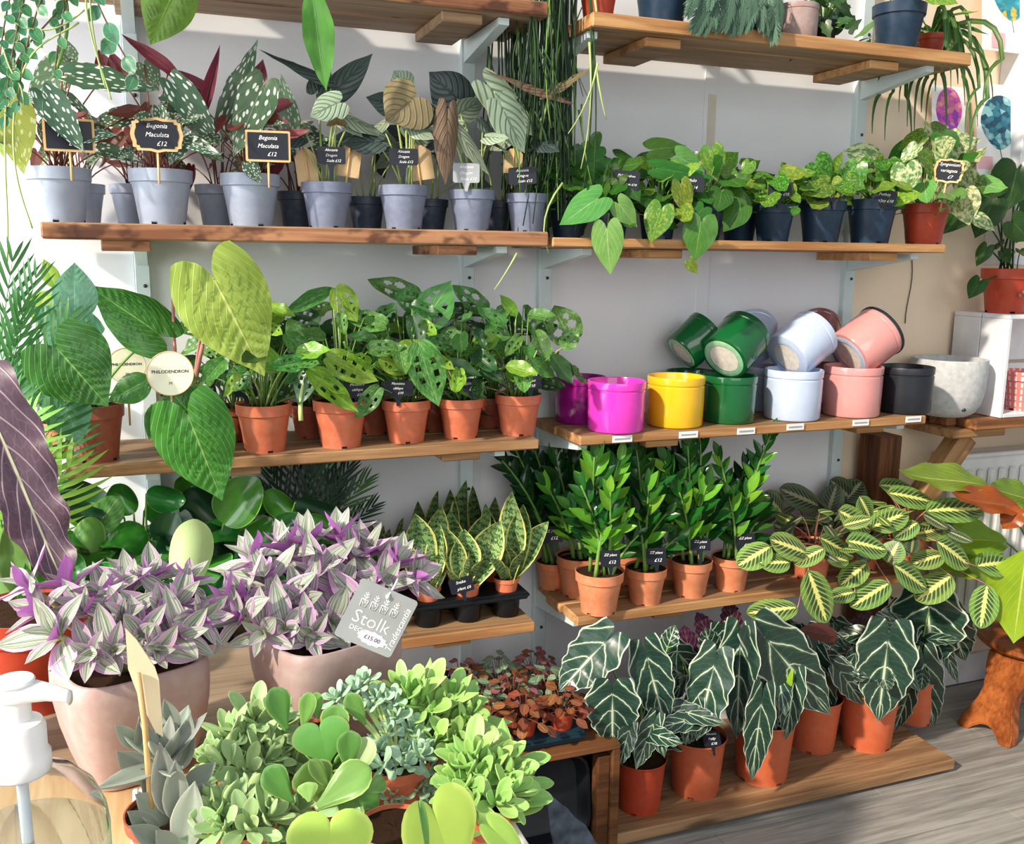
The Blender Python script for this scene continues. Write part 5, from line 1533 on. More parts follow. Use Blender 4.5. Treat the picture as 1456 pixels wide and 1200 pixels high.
# ------------------------------------------------------------------ arrow-leaved plants on the floor board
gl = []
for (px, w, Y, mt, lab) in ((908, 76, -.355, 'pot_red', 'arrow-leaved alocasia in a dark red pot beside the wooden crate'), (988, 84, -.335, 'pot_deep', 'arrow-leaved alocasia, second pot from the wooden crate'), (1082, 91, -.335, 'pot_deep', 'arrow-leaved alocasia with one leaf hanging down over its pot'), (1155, 76, -.25, 'pot_deep', 'arrow-leaved alocasia set back between two front pots'), (1231, 85, -.29, 'pot_deep', 'arrow-leaved alocasia with one upright silvery arrow leaf'), (1298, 66, -.22, 'pot_deep', 'arrow-leaved alocasia at the right end of the low board')):
    gl.append(potted('potted_alocasia', lab, 'potted plant', px, w, ZG, Y, 'deep', mt))
GL = [(0, 853, 921, 794, 984, 70, -.02), (0, 871, 994, 871, 1062, 76, -.07), (0, 923, 946, 947, 1036, 60, -.04), (0, 893, 1044, 880, 1090, 28, -.09), (0, 926, 1036, 904, 1094, 32, -.09), (0, 950, 918, 960, 888, 28, .0),
      (1, 1013, 958, 990, 1053, 64, -.08), (1, 966, 930, 995, 964, 40, .02), (1, 1010, 920, 1002, 892, 36, .0), (1, 985, 1010, 975, 1060, 40, -.06),
      (2, 1052, 933, 1047, 1051, 58, -.07), (2, 1103, 924, 1181, 1016, 84, -.09), (2, 1081, 1012, 1069, 1111, 42, -.13), (2, 1128, 978, 1117, 1052, 36, -.09), (2, 1030, 900, 1040, 940, 44, .02),
      (3, 1168, 912, 1217, 948, 44, -.02), (3, 1165, 950, 1181, 1024, 40, -.04), (3, 1150, 915, 1120, 890, 44, .03), (3, 1198, 900, 1225, 940, 36, .04),
      (4, 1261, 924, 1249, 1026, 80, -.09), (4, 1198, 960, 1228, 1002, 36, -.05), (4, 1230, 940, 1205, 985, 44, .0),
      (5, 1321, 870, 1322, 948, 98, -.03), (5, 1316, 953, 1328, 1035, 46, -.06), (5, 1290, 991, 1271, 1040, 28, -.06), (5, 1350, 880, 1372, 940, 60, .05), (5, 1285, 880, 1268, 935, 60, .03)]
for (k, bx, by, tx, ty, w, dy) in GL:
    hero(gl[k], [('polly', 'polly', bx, by, tx, ty, w, dy, dict(up=.2, side=rnd(-.25, .25)))], 'st_green', .0035)
hero(gl[1], [('polly', 'polly_purple', 980, 925, 972, 888, 34, .05), ('polly', 'polly_purple', 1006, 900, 990, 870, 30, .05)], 'st_red')
hero(gl[2], [('polly', 'polly_purple', 1040, 884, 1036, 852, 30, .05), ('heart2', 'lime', 1116, 960, 1098, 1022, 26, -.08)], 'st_red')
hero(gl[3], [('polly', 'polly_purple', 1215, 905, 1240, 870, 40, .06), ('ovate', 'begonia_red', 1190, 905, 1137, 894, 28, -.06)], 'st_red')
for i, p in enumerate(gl):
    bush(p, ['polly'], ['polly'], 9, .10, .04, .22, (.09, .13), seed=350 + i, st='st_dark', sr=.003, updir=.15, camb=.8, droop=.5)
# ------------------------------------------------------------------ wooden crate with black trays and a tray of nerve plants
cr = thing('wooden_crate', 'stained wooden crate lying on its side next to the low board', 'crate', (.7, -.28, 0))
X1, X0, YF, YK, ZT = .978, .44, -.455, -.10, .268
for nm, q in (('side_panel', (X1 - .02, X1, YF, YK, 0, ZT)), ('side_panel', (X0, X0 + .02, YF, YK, 0, ZT)), ('bottom_slat', (X0 + .0205, X1 - .0205, YF, YK, .0, .016)), ('corner_post', (X1 - .052, X1 - .0205, YF + .012, YF + .045, .0165, ZT - .0185)), ('corner_post', (X0 + .0205, X0 + .052, YF + .012, YF + .045, .0165, ZT - .0185))):
    part(cr, nm, bevel_box(nm, *q, .002), M['wood_crate'])
for i in range(3):
    w_ = (YK - YF) / 3
    part(cr, 'top_slat', bevel_box('top_slat', X0, X1, YF + i * w_ + .001, YF + (i + 1) * w_ - .001, ZT + .0005, ZT + .016, .002), M['wood_crate'])
part(cr, 'back_slat', bevel_box('back_slat', X0 + .021, X1 - .021, YK - .012, YK, .017, ZT - .001, .001), M['wood_crate'])
for i in range(3):
    me = lathe('tray', [(.0, .004), (.40, .004), (.44, .0), (.47, .02), (.5, .11), (.52, .115), (.52, .122), (.5, .122), (.46, .03), (.42, .014), (0, .012)], 48, squircle=1.0)
    r = thing('plastic_tray', 'black plastic tray propped in the wooden crate, ' + ('front', 'middle', 'rear')[i] + ' of the three', 'tray', (.74, -.41 + .06 * i, .13))
    part(r, 'tray', me, M['pot_black'], T((.735 + .012 * i, -.37 + .062 * i, .137)) @ Matrix.Rotation(math.radians(82), 4, 'X') @ Matrix.Diagonal((.36, .2, .36, 1)))
ft = thing('carry_tray', 'dark teal plastic tray of small nerve plants on the wooden crate', 'tray', (.70, -.33, ZT + .017))
zt = ZT + .0165
fa, fb = PZ(695, 1066, zt + .03), PZ(812, 1062, zt + .03)
tx0, tx1, ty0, ty1 = .52, .905, -.43, -.16
M['pot_teal'] = potmat('dark_teal_plastic', (24, 52, 66), dust=.05)
part(ft, 'rim', bevel_box('rim', tx0, tx1, ty0, ty1, zt + .012, zt + .028, .007, seg=2), M['pot_teal'])
part(ft, 'base', bevel_box('base', tx0 + .01, tx1 - .01, ty0 + .01, ty1 - .01, zt, zt + .0118, .004), M['pot_teal'])
k = 0
for j, Y in enumerate((-.385, -.30, -.21)):
    for i in range(4):
        cx = tx0 + .05 + i * .095
        nm = ('copper-leaved', ('pink-veined', 'white-veined', 'pink-veined', 'white-veined')[i], ('pink-veined', 'pink-veined', 'white-veined', 'pink-veined')[i])[j]
        p = pot_at('potted_fittonia', '%s nerve plant, %s row of its tray, %s' % (nm, ('front', 'middle', 'back')[j], ('leftmost', 'second from the left', 'second from the right', 'rightmost')[i]), 'potted plant', (cx, Y, zt + .0285), .066, 'small', 'pot_red', 'nerve plants in the teal tray', h=.042)
        mt = ['fitt_red'] if j == 0 else (['fitt_white'] if 'white' in nm else ['fitt_pink', 'fitt_pink', 'fitt_red'])
        bush(p, ['ovate', 'oval'], mt, 44, .066, -.01, .06 + .012 * j, (.024, .036), .62, seed=400 + k, updir=.7, camb=.5, droop=.25, st='st_red', sr=.001)
        k += 1
# ------------------------------------------------------------------ stool with the lime philodendron
f1, f2 = PZ(1372, 1031, 0), PZ(1432, 1060, 0)
st = thing('wooden_stool', 'low varnished wooden stool with shaped slab legs at the right', 'stool', (2.72, -.20, 0))
def slab_leg(B0, ang, top, sc=1.0):
    half = [(.0, .36), (.125, .36), (.115, .30), (.095, .24), (.085, .20), (.09, .15), (.115, .09), (.135, .04), (.138, .0), (.085, .0), (.06, .025), (.03, .045), (0, .052)]
    pts = half + [(-x, z) for x, z in reversed(half[1:-1])]
    H = ZS - .0325
    me = extrude_poly('leg', [(x * sc, z * H / .36) for x, z in pts], .04)
    bm = bmesh.new()
    bm.from_mesh(me)
    bmesh.ops.bevel(bm, geom=[e for e in bm.edges if len(e.link_faces) == 2 and e.calc_face_angle() > 1.2], offset=.004, segments=2, affect='EDGES')
    # splay: the top leans in under the seat
    R3 = Matrix.Rotation(ang, 4, 'Z') @ Matrix.Rotation(math.pi / 2, 4, 'X')
    for v in bm.verts:
        v.co = R3 @ v.co
        v.co += Vector((top.x - B0.x, top.y - B0.y, 0)) * (v.co.z / H)
    bm.to_mesh(me)
    bm.free()
    part(st, 'leg', me, M['wood_stool'], T(B0))
ZS = PZ(1395, 903, 0).z
sc_ = P(1478, 905, -.24)
ZS = sc_.z
part(st, 'seat', lathe('seat', [(0, 0), (.15, 0), (.172, .006), (.18, .016), (.172, .027), (.15, .032), (0, .032)], 48), M['wood_stool'], T((sc_.x, -.24, ZS - .032)))
mid = (f1 + f2) / 2
sC = Vector((sc_.x, -.24, 0))
for an in (0, 2.094, -2.094):
    rel = (Matrix.Rotation(an, 3, 'Z') @ (mid - sC)) * (1 if an == 0 else .55)
    B0 = sC + rel
    slab_leg(Vector((B0.x, B0.y, 0)), math.atan2(f2.y - f1.y, f2.x - f1.x) + an, sC + rel * .5, (f2 - f1).length / .225 * (1 if an == 0 else .55))
sp = pot_at('potted_philodendron', 'lime and orange leaved philodendron in a dark pot on the wooden stool', 'potted plant', (sc_.x + .02, -.24, ZS + .0005), .19, 'deep', 'pot_navy', h=.15)
Ys = -.24
for row in (('long', 'olive', 1404, 692, 1277, 668, 50, -.04, dict(up=.7)), ('long', 'orange', 1450, 724, 1352, 700, 52, -.10, dict(up=.8)), ('long', 'olive', 1474, 716, 1408, 688, 50, .04, dict(up=.7)), ('long', 'lime', 1460, 782, 1441, 915, 92, -.16, dict(up=.3)),
            ('long', 'lime', 1432, 772, 1320, 758, 60, .04, dict(up=.6)), ('long', 'lime', 1440, 830, 1372, 800, 50, -.02, dict(up=.6)), ('long', 'lime', 1420, 800, 1330, 812, 44, .08, dict(up=.6)), ('long', 'orange', 1452, 722, 1425, 752, 34, -.13, dict(up=.2)), ('long', 'lime', 1480, 800, 1500, 900, 80, -.1), ('long', 'olive', 1480, 740, 1540, 700, 60, 0)):
    hero(sp, [row], 'st_green', .004)
stem(sp.root, bez(sp.soil, sp.soil + Vector((0, 0, .1)), P(1452, 724, -.30)), .012, .008, M['st_red'])
# ------------------------------------------------------------------ lower left shelf: rubbery plants and palms
pe = [potted('potted_peperomia', 'glossy round-leaved plant at the left of the low shelf', 'potted plant', 203, 86, ZE, -.20, mat='pot_black'),
      potted('potted_peperomia', 'glossy round-leaved plant with one pale leaf, behind the two stoneware pots', 'potted plant', 300, 86, ZE, -.21, mat='pot_black'),
      potted('potted_peperomia', 'glossy plant with long leaves reaching towards the snake plants', 'potted plant', 402, 70, ZE, -.20, mat='pot_black'),
      potted('potted_peperomia', 'leafy green plant at the far left of the low shelf', 'potted plant', 95, 95, ZE, -.20, mat='pot_black')]
PE = [(1, 'round', 'pepe', 318, 745, 366, 680, 66, -.10), (1, 'oval', 'pepe_pale', 262, 836, 278, 738, 60, -.24), (1, 'round2', 'pepe_deep', 306, 850, 296, 744, 62, -.09), (1, 'round2', 'pepe_deep', 322, 752, 262, 698, 56, -.05), (0, 'round2', 'pepe', 208, 702, 264, 712, 40, -.08), (0, 'round', 'pepe_deep', 246, 728, 230, 774, 44, -.09),
      (0, 'round2', 'pepe', 244, 782, 188, 802, 28, -.12), (2, 'round2', 'pepe', 350, 775, 396, 742, 52, -.12), (2, 'oval', 'pepe', 424, 738, 378, 698, 36, -.05), (2, 'oval', 'pepe_deep', 420, 714, 498, 738, 36, -.05), (2, 'oval', 'pepe', 436, 735, 524, 764, 30, -.08), (2, 'round', 'pepe', 385, 770, 430, 735, 44, -.06),
      (3, 'oval', 'heart_pale', 132, 758, 170, 706, 44, -.04), (3, 'round2', 'jade', 112, 815, 132, 735, 46, -.08), (3, 'round2', 'pepe_deep', 148, 735, 92, 716, 32, -.05), (0, 'oval', 'jade', 150, 800, 196, 760, 50, -.05), (0, 'round2', 'pepe', 190, 730, 160, 690, 40, .0), (0, 'round2', 'pepe', 250, 700, 282, 682, 40, .02), (1, 'round2', 'pepe', 300, 700, 330, 680, 44, .05),
      (3, 'oval', 'spring', 16, 870, 8, 752, 52, -.2), (3, 'oval', 'jade', 60, 800, 70, 720, 44, -.06)]
for (k, me, mt, bx, by, tx, ty, w, dy) in PE:
    if me == 'oval' and mt.startswith('pepe'):
        me = 'round2'
    hero(pe[k], [(me, mt, bx, by, tx, ty, w, dy, dict(up=.25))], 'st_green', .003)
for i, p in enumerate(pe):
    bush(p, ['round', 'round2'], ['pepe', 'pepe_deep', 'pepe'], 30, .14, .02, .23, (.075, .115), seed=450 + i, updir=.45, camb=.7, sr=.003)
def palm(p, tips, dy, mats, mes=('palm', 'palm2'), w=.6, seed=0, r=.0025, fl=.24):
    R = random.Random(seed)
    for (tx, ty) in tips:
        e = P(tx, ty, p.c.y + dy + R.uniform(-.08, .06))
        d = e - p.soil
        l = min(fl * R.uniform(.8, 1.15), d.length * .8)
        out = Vector((d.x, d.y, 0))
        b0 = e - (d.normalized() + out * 1.2).normalized() * l
        me = ME[R.choice(mes)]
        leaf(p.root, me, L[R.choice(mats)], b0, e, l * w * 1.6, face_dir(b0, .5, R.uniform(-.5, .5)), 'frond', l * w)
        petiole(p, b0, 'st_green', r)
pa1 = potted('potted_palm', 'dark parlour palm in the shade behind the glossy leaves', 'potted plant', 440, 52, ZE, -.085, mat='pot_black')
palm(pa1, [(385, 672), (412, 660), (440, 658), (468, 660), (495, 664), (520, 684), (530, 720), (372, 700), (450, 668), (480, 690)], .0, ['palm_shaded', 'palm_shaded', 'palm'], w=.42, seed=2)
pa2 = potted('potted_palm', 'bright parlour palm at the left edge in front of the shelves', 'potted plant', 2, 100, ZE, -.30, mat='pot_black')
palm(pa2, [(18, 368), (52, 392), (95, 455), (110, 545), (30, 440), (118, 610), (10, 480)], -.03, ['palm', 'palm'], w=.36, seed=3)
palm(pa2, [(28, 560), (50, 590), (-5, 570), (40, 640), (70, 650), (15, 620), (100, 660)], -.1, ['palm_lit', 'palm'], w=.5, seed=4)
# ------------------------------------------------------------------ the display table in front
ZB_ = .80
tb = thing('display_table', 'pale plywood display table in the foreground under the stoneware pots', 'table', (0, -1.3, 0))
yb1 = PZ(330, 912, ZB_).y
xr = PZ(735, 1200, ZB_).x
ysp = PZ(330, 1052, ZB_).y
part(tb, 'back_board', bevel_box('back_board', -1.0, xr, ysp + .001, yb1, ZB_ - .022, ZB_, .003), wood('brown_knotty_table_board', (152, 132, 110), (112, 95, 78), grain=.5))
part(tb, 'plywood_top', bevel_box('plywood_top', -1.0, xr, -2.0, ysp - .001, ZB_ - .022, ZB_, .003), M['ply'])
for (x, y) in ((-.95, -1.95), (xr - .05, -1.95), (xr - .05, yb1 - .05), (-.95, yb1 - .05)):
    part(tb, 'leg', bevel_box('leg', x - .03, x + .03, y - .03, y + .03, 0, ZB_ - .0225, .003), M['ply'])
POTS['stone'] = (lathe('stone_pot', [(0, 0), (.345, 0), (.365, .012), (.41, .13), (.46, .30), (.49, .46), (.5, .58), (.499, .67), (.492, .715), (.478, .738), (.465, .742), (.452, .73), (.44, .66), (.40, .3), (0, .1)], 64, squircle=.55), .745, .43, .66)
def table_pot(name, label, px, py, W, kind, mat, h, group=None, rz=None, z0=ZB_, cat='potted plant'):
    """pot whose rim centre shows at (px, py)"""
    c = PZ(px, py, z0 + h)
    return pot_at(name, label, cat, (c.x, c.y, z0), W, kind, mat, group, h, rz)
t1 = table_pot('potted_tradescantia', 'pink striped tradescantia in a stoneware pot at the left of the table', 183, 930, .160, 'stone', 'stoneware', .138, rz=.35)
t2 = table_pot('potted_tradescantia', 'pink striped tradescantia in a stoneware pot wearing the grey tag', 462, 890, .166, 'stone', 'stoneware', .138, rz=.35)
TR = [(t1, [(82, 905, 62, (-.4, -.5, .5)), (150, 850, 50, (-.2, -.2, 1)), (186, 838, 56, (0, -.3, 1)), (215, 825, 50, (.2, -.1, 1)), (250, 862, 54, (.5, -.3, .8)), (125, 872, 54, (-.3, -.5, .8)), (42, 835, 52, (-.7, -.2, .7)), (200, 905, 50, (.1, -.9, .6)), (255, 905, 48, (.5, -.7, .5)), (160, 925, 46, (0, -1, .4)),
             (282, 880, 46, (.8, -.4, .5)), (100, 835, 50, (-.4, 0, 1)), (175, 880, 50, (-.1, -.6, .8)), (228, 875, 48, (.3, -.6, .8)), (60, 870, 50, (-.7, -.4, .6)), (265, 830, 44, (.5, .1, .9)), (130, 930, 44, (-.3, -.9, .4)), (222, 925, 40, (.3, -.9, .3))]),
      (t2, [(365, 800, 56, (-.5, -.2, .9)), (410, 785, 56, (-.3, -.1, 1)), (440, 775, 52, (-.1, 0, 1)), (482, 768, 58, (0, -.1, 1)), (520, 792, 56, (.2, -.2, 1)), (562, 805, 54, (.5, -.1, .9)), (350, 848, 52, (-.7, -.3, .7)), (398, 858, 54, (-.3, -.6, .8)), (448, 822, 60, (-.1, -.5, .9)), (488, 838, 56, (.1, -.6, .8)), (540, 835, 54, (.4, -.4, .8)),
             (345, 880, 48, (-.7, -.6, .4)), (405, 895, 50, (-.2, -.9, .4)), (470, 885, 50, (.1, -.9, .4)), (585, 825, 46, (.8, -.2, .6)), (430, 860, 52, (-.1, -.8, .6)), (380, 830, 54, (-.4, -.5, .8)), (515, 870, 50, (.3, -.8, .5)), (375, 900, 44, (-.4, -.9, .2)), (440, 905, 44, (0, -1, .2)), (500, 800, 54, (.1, -.2, 1)), (325, 855, 44, (-.9, -.2, .4))])]
sd = 500
for (p, rows) in TR:
    m = MB()
    for (x, y, ln, ax) in rows:
        hz = (p.soil.z + .02)
        q = P(x, y, p.c.y - .05 + (905 - y) * .0011)
        a = Vector(ax)
        L_ = ln * mpp(q)
        ax3 = RGT * a.x + Vector((0, 1, 0)) * a.y + UPZ * a.z
        rosette(p.root, q, ax3, 8, L_ * 1.5, ['trades', 'trades', 'trades2'], ['trades'], (12, 85), .42, seed=sd)
        m.tube(bez(p.soil + (q - p.soil) * .15 - UPZ * .01, (p.soil + q) / 2 + UPZ * .01, q, 6), .0032, 6)
        sd += 1
    o = part(p.root, 'stalks', m.mesh('stalks'), M['st_pale'])
    o['kind'] = 'stuff'
# pots and the plum leaf at the far left
tp1 = table_pot('potted_alocasia', 'alocasia with one tall plum-coloured leaf in an orange pot behind the left stoneware pot', 44, 862, .16, 'nursery', 'pot_red', .135, z0=ZB_)
big = leaf_mesh('plum_leaf', prof([(0, .4), (.1, .47), (.25, .5), (.45, .43), (.65, .35), (.82, .24), (.93, .1), (1, 0)]), 7, 40, lobe=.25, fold=.14, arch=.05, curl=.25, wave=(.06, 4), edge=(.09, 5), corr=(-.012, 6, .45))
lpx(tp1.root, big, 'purple', -12, 590, 101, 852, 104, tp1.c.y - .02, tp1.c.y - .10, .25, .15)
petiole(tp1, P(-12, 590, tp1.c.y - .02), 'st_red', .005)
hero(tp1, [('long', 'jade', 30, 855, 8, 742, 40, -.02, dict(up=.3)), ('long', 'pepe', 50, 900, 36, 800, 34, -.03, dict(up=.3))], 'st_green', .003)
tp2 = table_pot('plant_pot', 'orange plastic pot at the left edge behind the pump bottle', -36, 985, .10, 'nursery', 'pot_deep', .085, cat='plant pot')
# ------------------------------------------------------------------ succulents in a white tray
zs = ZB_ + .006
wt = thing('white_tray', 'shallow white tray holding the pots of succulents', 'tray', (.2, -1.3, ZB_))
xa, xb = PZ(188, 1150, ZB_ + .04).x, PZ(745, 1190, ZB_ + .04).x
ya, yb_ = -1.62, PZ(560, 1060, ZB_ + .04).y
M['tray_white'] = plain('white_tray_plastic', (236, 232, 230), .4)
for q in ((xa, xb, ya, yb_, ZB_ + .0003, ZB_ + .0055),):
    part(wt, 'base', bevel_box('base', *q, .001), M['tray_white'])
for q in ((xa, xa + .006, ya, yb_, ZB_ + .0056, ZB_ + .042), (xb - .006, xb, ya, yb_, ZB_ + .0056, ZB_ + .042), (xa + .0062, xb - .0062, yb_ - .006, yb_, ZB_ + .0056, ZB_ + .042)):
    part(wt, 'side', bevel_box('side', *q, .0015), M['tray_white'])
def succ(label, px, py, W=.072, mat='pot_terra'):
    return table_pot('potted_succulent', label, px, py, W, 'small', mat, .058, z0=zs)
# felted grey one
s1 = succ('grey felted succulent with pointed leaves behind the wooden arrow marker', 240, 1150, .085, 'pot_brown')
YS = s1.c.y
for (bx, by, tx, ty, w, dy) in ((214, 1108, 165, 1068, 36, 0), (240, 1157, 227, 1055, 36, -.02), (250, 1165, 249, 1080, 34, -.03), (261, 1206, 277, 1110, 44, -.045), (244, 1087, 244, 1018, 32, .02), (259, 1092, 271, 1013, 28, .02), (196, 1062, 163, 1030, 22, .02), (211, 1083, 198, 1018, 28, .02), (251, 1038, 233, 993, 22, .03), (262, 1124, 308, 1083, 28, 0), (240, 1166, 192, 1129, 38, -.02), (224, 1186, 181, 1153, 28, -.03), (236, 1202, 183, 1174, 28, -.04), (264, 1206, 306, 1164, 32, -.04), (230, 1140, 200, 1092, 30, 0), (272, 1150, 300, 1110, 30, -.01), (250, 1215, 222, 1180, 30, -.05), (248, 1070, 222, 1035, 28, .02)):
    lpx(s1.root, 'pointed', 'fuzzy', bx, by, tx, ty, w * 1.1, YS + dy, YS + dy - .01, .35, rnd(-.3, .3))
rosette(s1.root, s1.soil + Vector((0, 0, .06)), (0, -.1, 1), 10, .07, ['pointed'], ['fuzzy'], (15, 80), .38, seed=600)
m = MB()
m.tube([s1.soil, s1.soil + UPZ * .07], .006, 8)
part(s1.root, 'stem', m.mesh('stem'), M['st_brown'])
# rosette plants: (pot label, rim px, colour, mesh, rosettes)
RS = [('sage green succulent cluster at the left of the jade plant', 345, 1085, 'sage', 'fleshy', [(325, 1032, 40), (352, 1052, 46), (310, 1075, 42), (392, 1060, 46), (345, 1105, 44), (305, 1120, 42), (372, 1092, 46), (400, 1020, 36), (362, 1012, 40), (420, 1085, 44), (330, 1080, 44)]),
      ('sage green succulent in front, below the first sage cluster', 345, 1165, 'sage', 'fleshy', [(330, 1150, 48), (372, 1155, 48), (345, 1190, 52), (395, 1180, 46), (305, 1170, 44), (420, 1140, 44), (380, 1205, 50), (415, 1195, 40)]),
      ('powdery blue-green succulent with trailing rosettes', 565, 1080, 'ghost', 'button', [(517, 960, 24), (535, 985, 26), (502, 975, 24), (478, 985, 24), (522, 1000, 24), (560, 1012, 26), (548, 1035, 24), (585, 1030, 24), (600, 1055, 28), (575, 1062, 28), (570, 1090, 30), (590, 1115, 28), (560, 1120, 26), (622, 1100, 26), (635, 1125, 24), (605, 1085, 24), (540, 1060, 24), (612, 1130, 22), (545, 1095, 24), (500, 1000, 24), (562, 1145, 22), (580, 1075, 26), (555, 990, 24)]),
      ('tall light green succulent at the back of the white tray', 632, 1046, 'spring', 'fleshy', [(600, 985, 50), (585, 1000, 44), (625, 1005, 46), (645, 1030, 48), (660, 1010, 40), (610, 1030, 48), (575, 975, 40), (640, 985, 36), (665, 1045, 44)]),
      ('light green succulent at the right corner of the white tray', 690, 1130, 'spring', 'fleshy', [(690, 1085, 50), (700, 1115, 50), (668, 1070, 46), (715, 1075, 44), (672, 1110, 48), (705, 1140, 44), (660, 1095, 42), (728, 1105, 40)])]
sd = 620
for (lab, px, py, mt, me, rows) in RS:
    p = succ(lab, px, py)
    m = MB()
    for (x, y, ln) in rows:
        q = P(x, y, p.c.y - (y - py) * .0005)
        ax = (CAM - q).normalized() * .5 + UPZ * .8 + RGT * ((x - px) * .008)
        rosette(p.root, q - UPZ * ln * mpp(q) * .3, ax, 11, ln * mpp(q) * (1.65 if me == 'fleshy' else 1.2), ['spoon', 'spoon', 'fleshy'] if me == 'fleshy' else [me], [mt], (10, 80), .36 if me == 'fleshy' else .50, seed=sd)
        m.tube(bez(p.soil, (p.soil + q) / 2 + UPZ * .008, q - UPZ * .004, 6), .002, 6)
        sd += 1
    for k in range(7):
        a = 2 * math.pi * k / 7 + .3
        q = p.soil + Vector((math.cos(a), math.sin(a), 0)) * p.sr * .85 + UPZ * .012
        rosette(p.root, q, Vector((math.cos(a), math.sin(a), .9)), 8, .040 if me == 'fleshy' else .026, ['spoon' if me == 'fleshy' else me], [mt], (10, 80), .42, seed=sd * 3 + k)
    o = part(p.root, 'stalks', m.mesh('stalks'), M['st_pale'])
    o['kind'] = 'stuff'
s3 = succ('glossy jade plant with paddle leaves in the middle of the white tray', 470, 1110, .08)
YJ = s3.c.y
for (me, mt, bx, by, tx, ty, w, dy) in (('paddle', 'jade', 408, 1038, 387, 978, 34, .05), ('paddle', 'jade', 430, 1038, 441, 984, 22, .05), ('paddle', 'jade', 452, 1022, 450, 984, 16, .06), ('paddle', 'jade', 468, 1064, 480, 1002, 36, .04), ('paddle', 'jade', 494, 1098, 497, 1038, 32, .0), ('paddle', 'sage', 506, 1106, 525, 1048, 32, .0), ('paddle', 'jade', 448, 1150, 526, 1090, 48, -.03), ('paddle', 'jade', 416, 1140, 377, 1092, 36, -.01),
                                       ('paddle', 'jade', 458, 1142, 436, 1084, 54, -.01), ('paddle', 'jade', 520, 1124, 548, 1110, 24, -.01), ('paddle', 'jade', 484, 1178, 506, 1136, 38, -.03), ('paddle', 'jade', 470, 1124, 440, 1080, 20, -.015), ('button', 'spring', 440, 1140, 436, 1112, 26, -.025), ('paddle', 'jade', 500, 1130, 540, 1140, 30, .0), ('paddle', 'pepe_deep' if False else 'jade', 520, 1150, 545, 1190, 34, -.02), ('paddle', 'sage', 452, 1160, 478, 1142, 28, -.035), ('paddle', 'jade', 520, 1030, 494, 986, 24, .05)):
    lpx(s3.root, me, mt, bx, by, tx, ty, w * 1.15, YJ + dy - .045, YJ + dy - .04, .35, rnd(-.25, .25))
rosette(s3.root, s3.soil + UPZ * .02, (0, 0, 1), 14, .045, ['paddle'], ['jade'], (20, 95), .5, seed=660)
m = MB()
for k in range(5):
    m.tube(bez(s3.soil, s3.soil + UPZ * .04, s3.soil + Vector((rnd(-.03, .03), rnd(0, .03), .04))), .003, 6)
part(s3.root, 'stem', m.mesh('stem'), M['st_green'])
def hoya(label, px, py, rows):
    p = succ(label, px, py, .065)
    for (mt, bx, by, tx, ty, w, dy, sd_) in rows:
        lpx(p.root, 'hoya', mt, bx, by, tx, ty, w, p.c.y + dy, p.c.y + dy + .01, .35, sd_)
        petiole(p, P(bx, by, p.c.y + dy), 'st_green', .003)
    return p
hoya('sweetheart hoya with one reddish edged heart leaf behind the jade plant', 446, 1040, [('hoya_green', 468, 1092, 452, 1026, 82, -.125, -.1)])
hoya('sweetheart hoya with a lime heart leaf at the bottom of the photo', 470, 1240, [('hoya', 470, 1268, 469, 1156, 122, -.02, .0)])
hoya('sweetheart hoya with a skewed lime heart leaf right of the first', 640, 1230, [('hoya', 655, 1275, 610, 1134, 118, -.02, .25), ('hoya_green', 612, 1240, 597, 1142, 14, -.05, .9), ('hoya', 762, 1240, 690, 1168, 44, -.03, .2)])
succ('small orange pot of soil under the trailing blue-green rosettes', 560, 1172, .072)
# ------------------------------------------------------------------ markers, slate, tag and pump bottle
def flat_px(pts, Y, th, name):
    c = P(sum(p[0] for p in pts) / len(pts), sum(p[1] for p in pts) / len(pts), Y)
    z = (CAM - c)
    z.z = 0
    fr = frame(UPZ, z, c)
    inv = fr.inverted()
    q = []
    n_ = fr.col[2].to_3d()
    for (x, y) in pts:
        d = ray(x, y)
        k = (c - CAM).dot(n_) / d.dot(n_)
        v = inv @ (CAM + d * k)
        q.append((v.x, v.y))
    if sum(q[i][0] * q[(i + 1) % len(q)][1] - q[(i + 1) % len(q)][0] * q[i][1] for i in range(len(q))) < 0:
        q.reverse()
    return extrude_poly(name, q, th), fr, c
me, fr, c = flat_px([(178, 892), (194, 909), (220, 948), (226, 966), (232, 1047), (221, 1040), (198, 993), (182, 950)], YS - .02, .003, 'arrow_board')
r = thing('wooden_marker', 'pale wooden arrow marker on a stick in the grey felted succulent', 'plant marker', c)
part(r, 'arrow_board', me, M['pale_wood'], fr)
b = MB()
b.tube([P(196, 958, YS - .026), P(206, 1030, YS - .026), P(215, 1150, YS - .022)], .0028, 8)
part(r, 'stick', b.mesh('stick'), M['stick'])
me, fr, c = flat_px([(778, 1136), (784, 1133), (800, 1146), (806, 1150), (818, 1164), (832, 1174), (842, 1190), (850, 1204), (856, 1262), (800, 1240), (789, 1206), (783, 1182)], -1.35, .005, 'slate')
r = thing('slate_label', 'rough dark slate plant label at the bottom of the photo', 'plant label', c)
part(r, 'slate', me, M['slate'], fr)
b = MB()
b.tube([P(820, 1215, -1.345), Vector((P(820, 1215, -1.345).x, -1.345, .0))], .006, 8)
part(r, 'stake', b.mesh('stake'), M['stick'])
tg = P(535, 879, t2.c.y - .125)
r = thing('hang_tag', 'grey card tag with white print hanging from the striped plant', 'tag', tg)
mm = mpp(tg)
ang = math.atan2(-(855 - 816), 588 - 511)
fr = frame(UPZ, (CAM - tg) + UPZ * .0, tg) @ Matrix.Rotation(ang, 4, 'Z')
tc = part(r, 'card', extrude_poly('card', rrect(88 * mm, 93 * mm, 5 * mm), .0012), M['tag_grey'], fr)
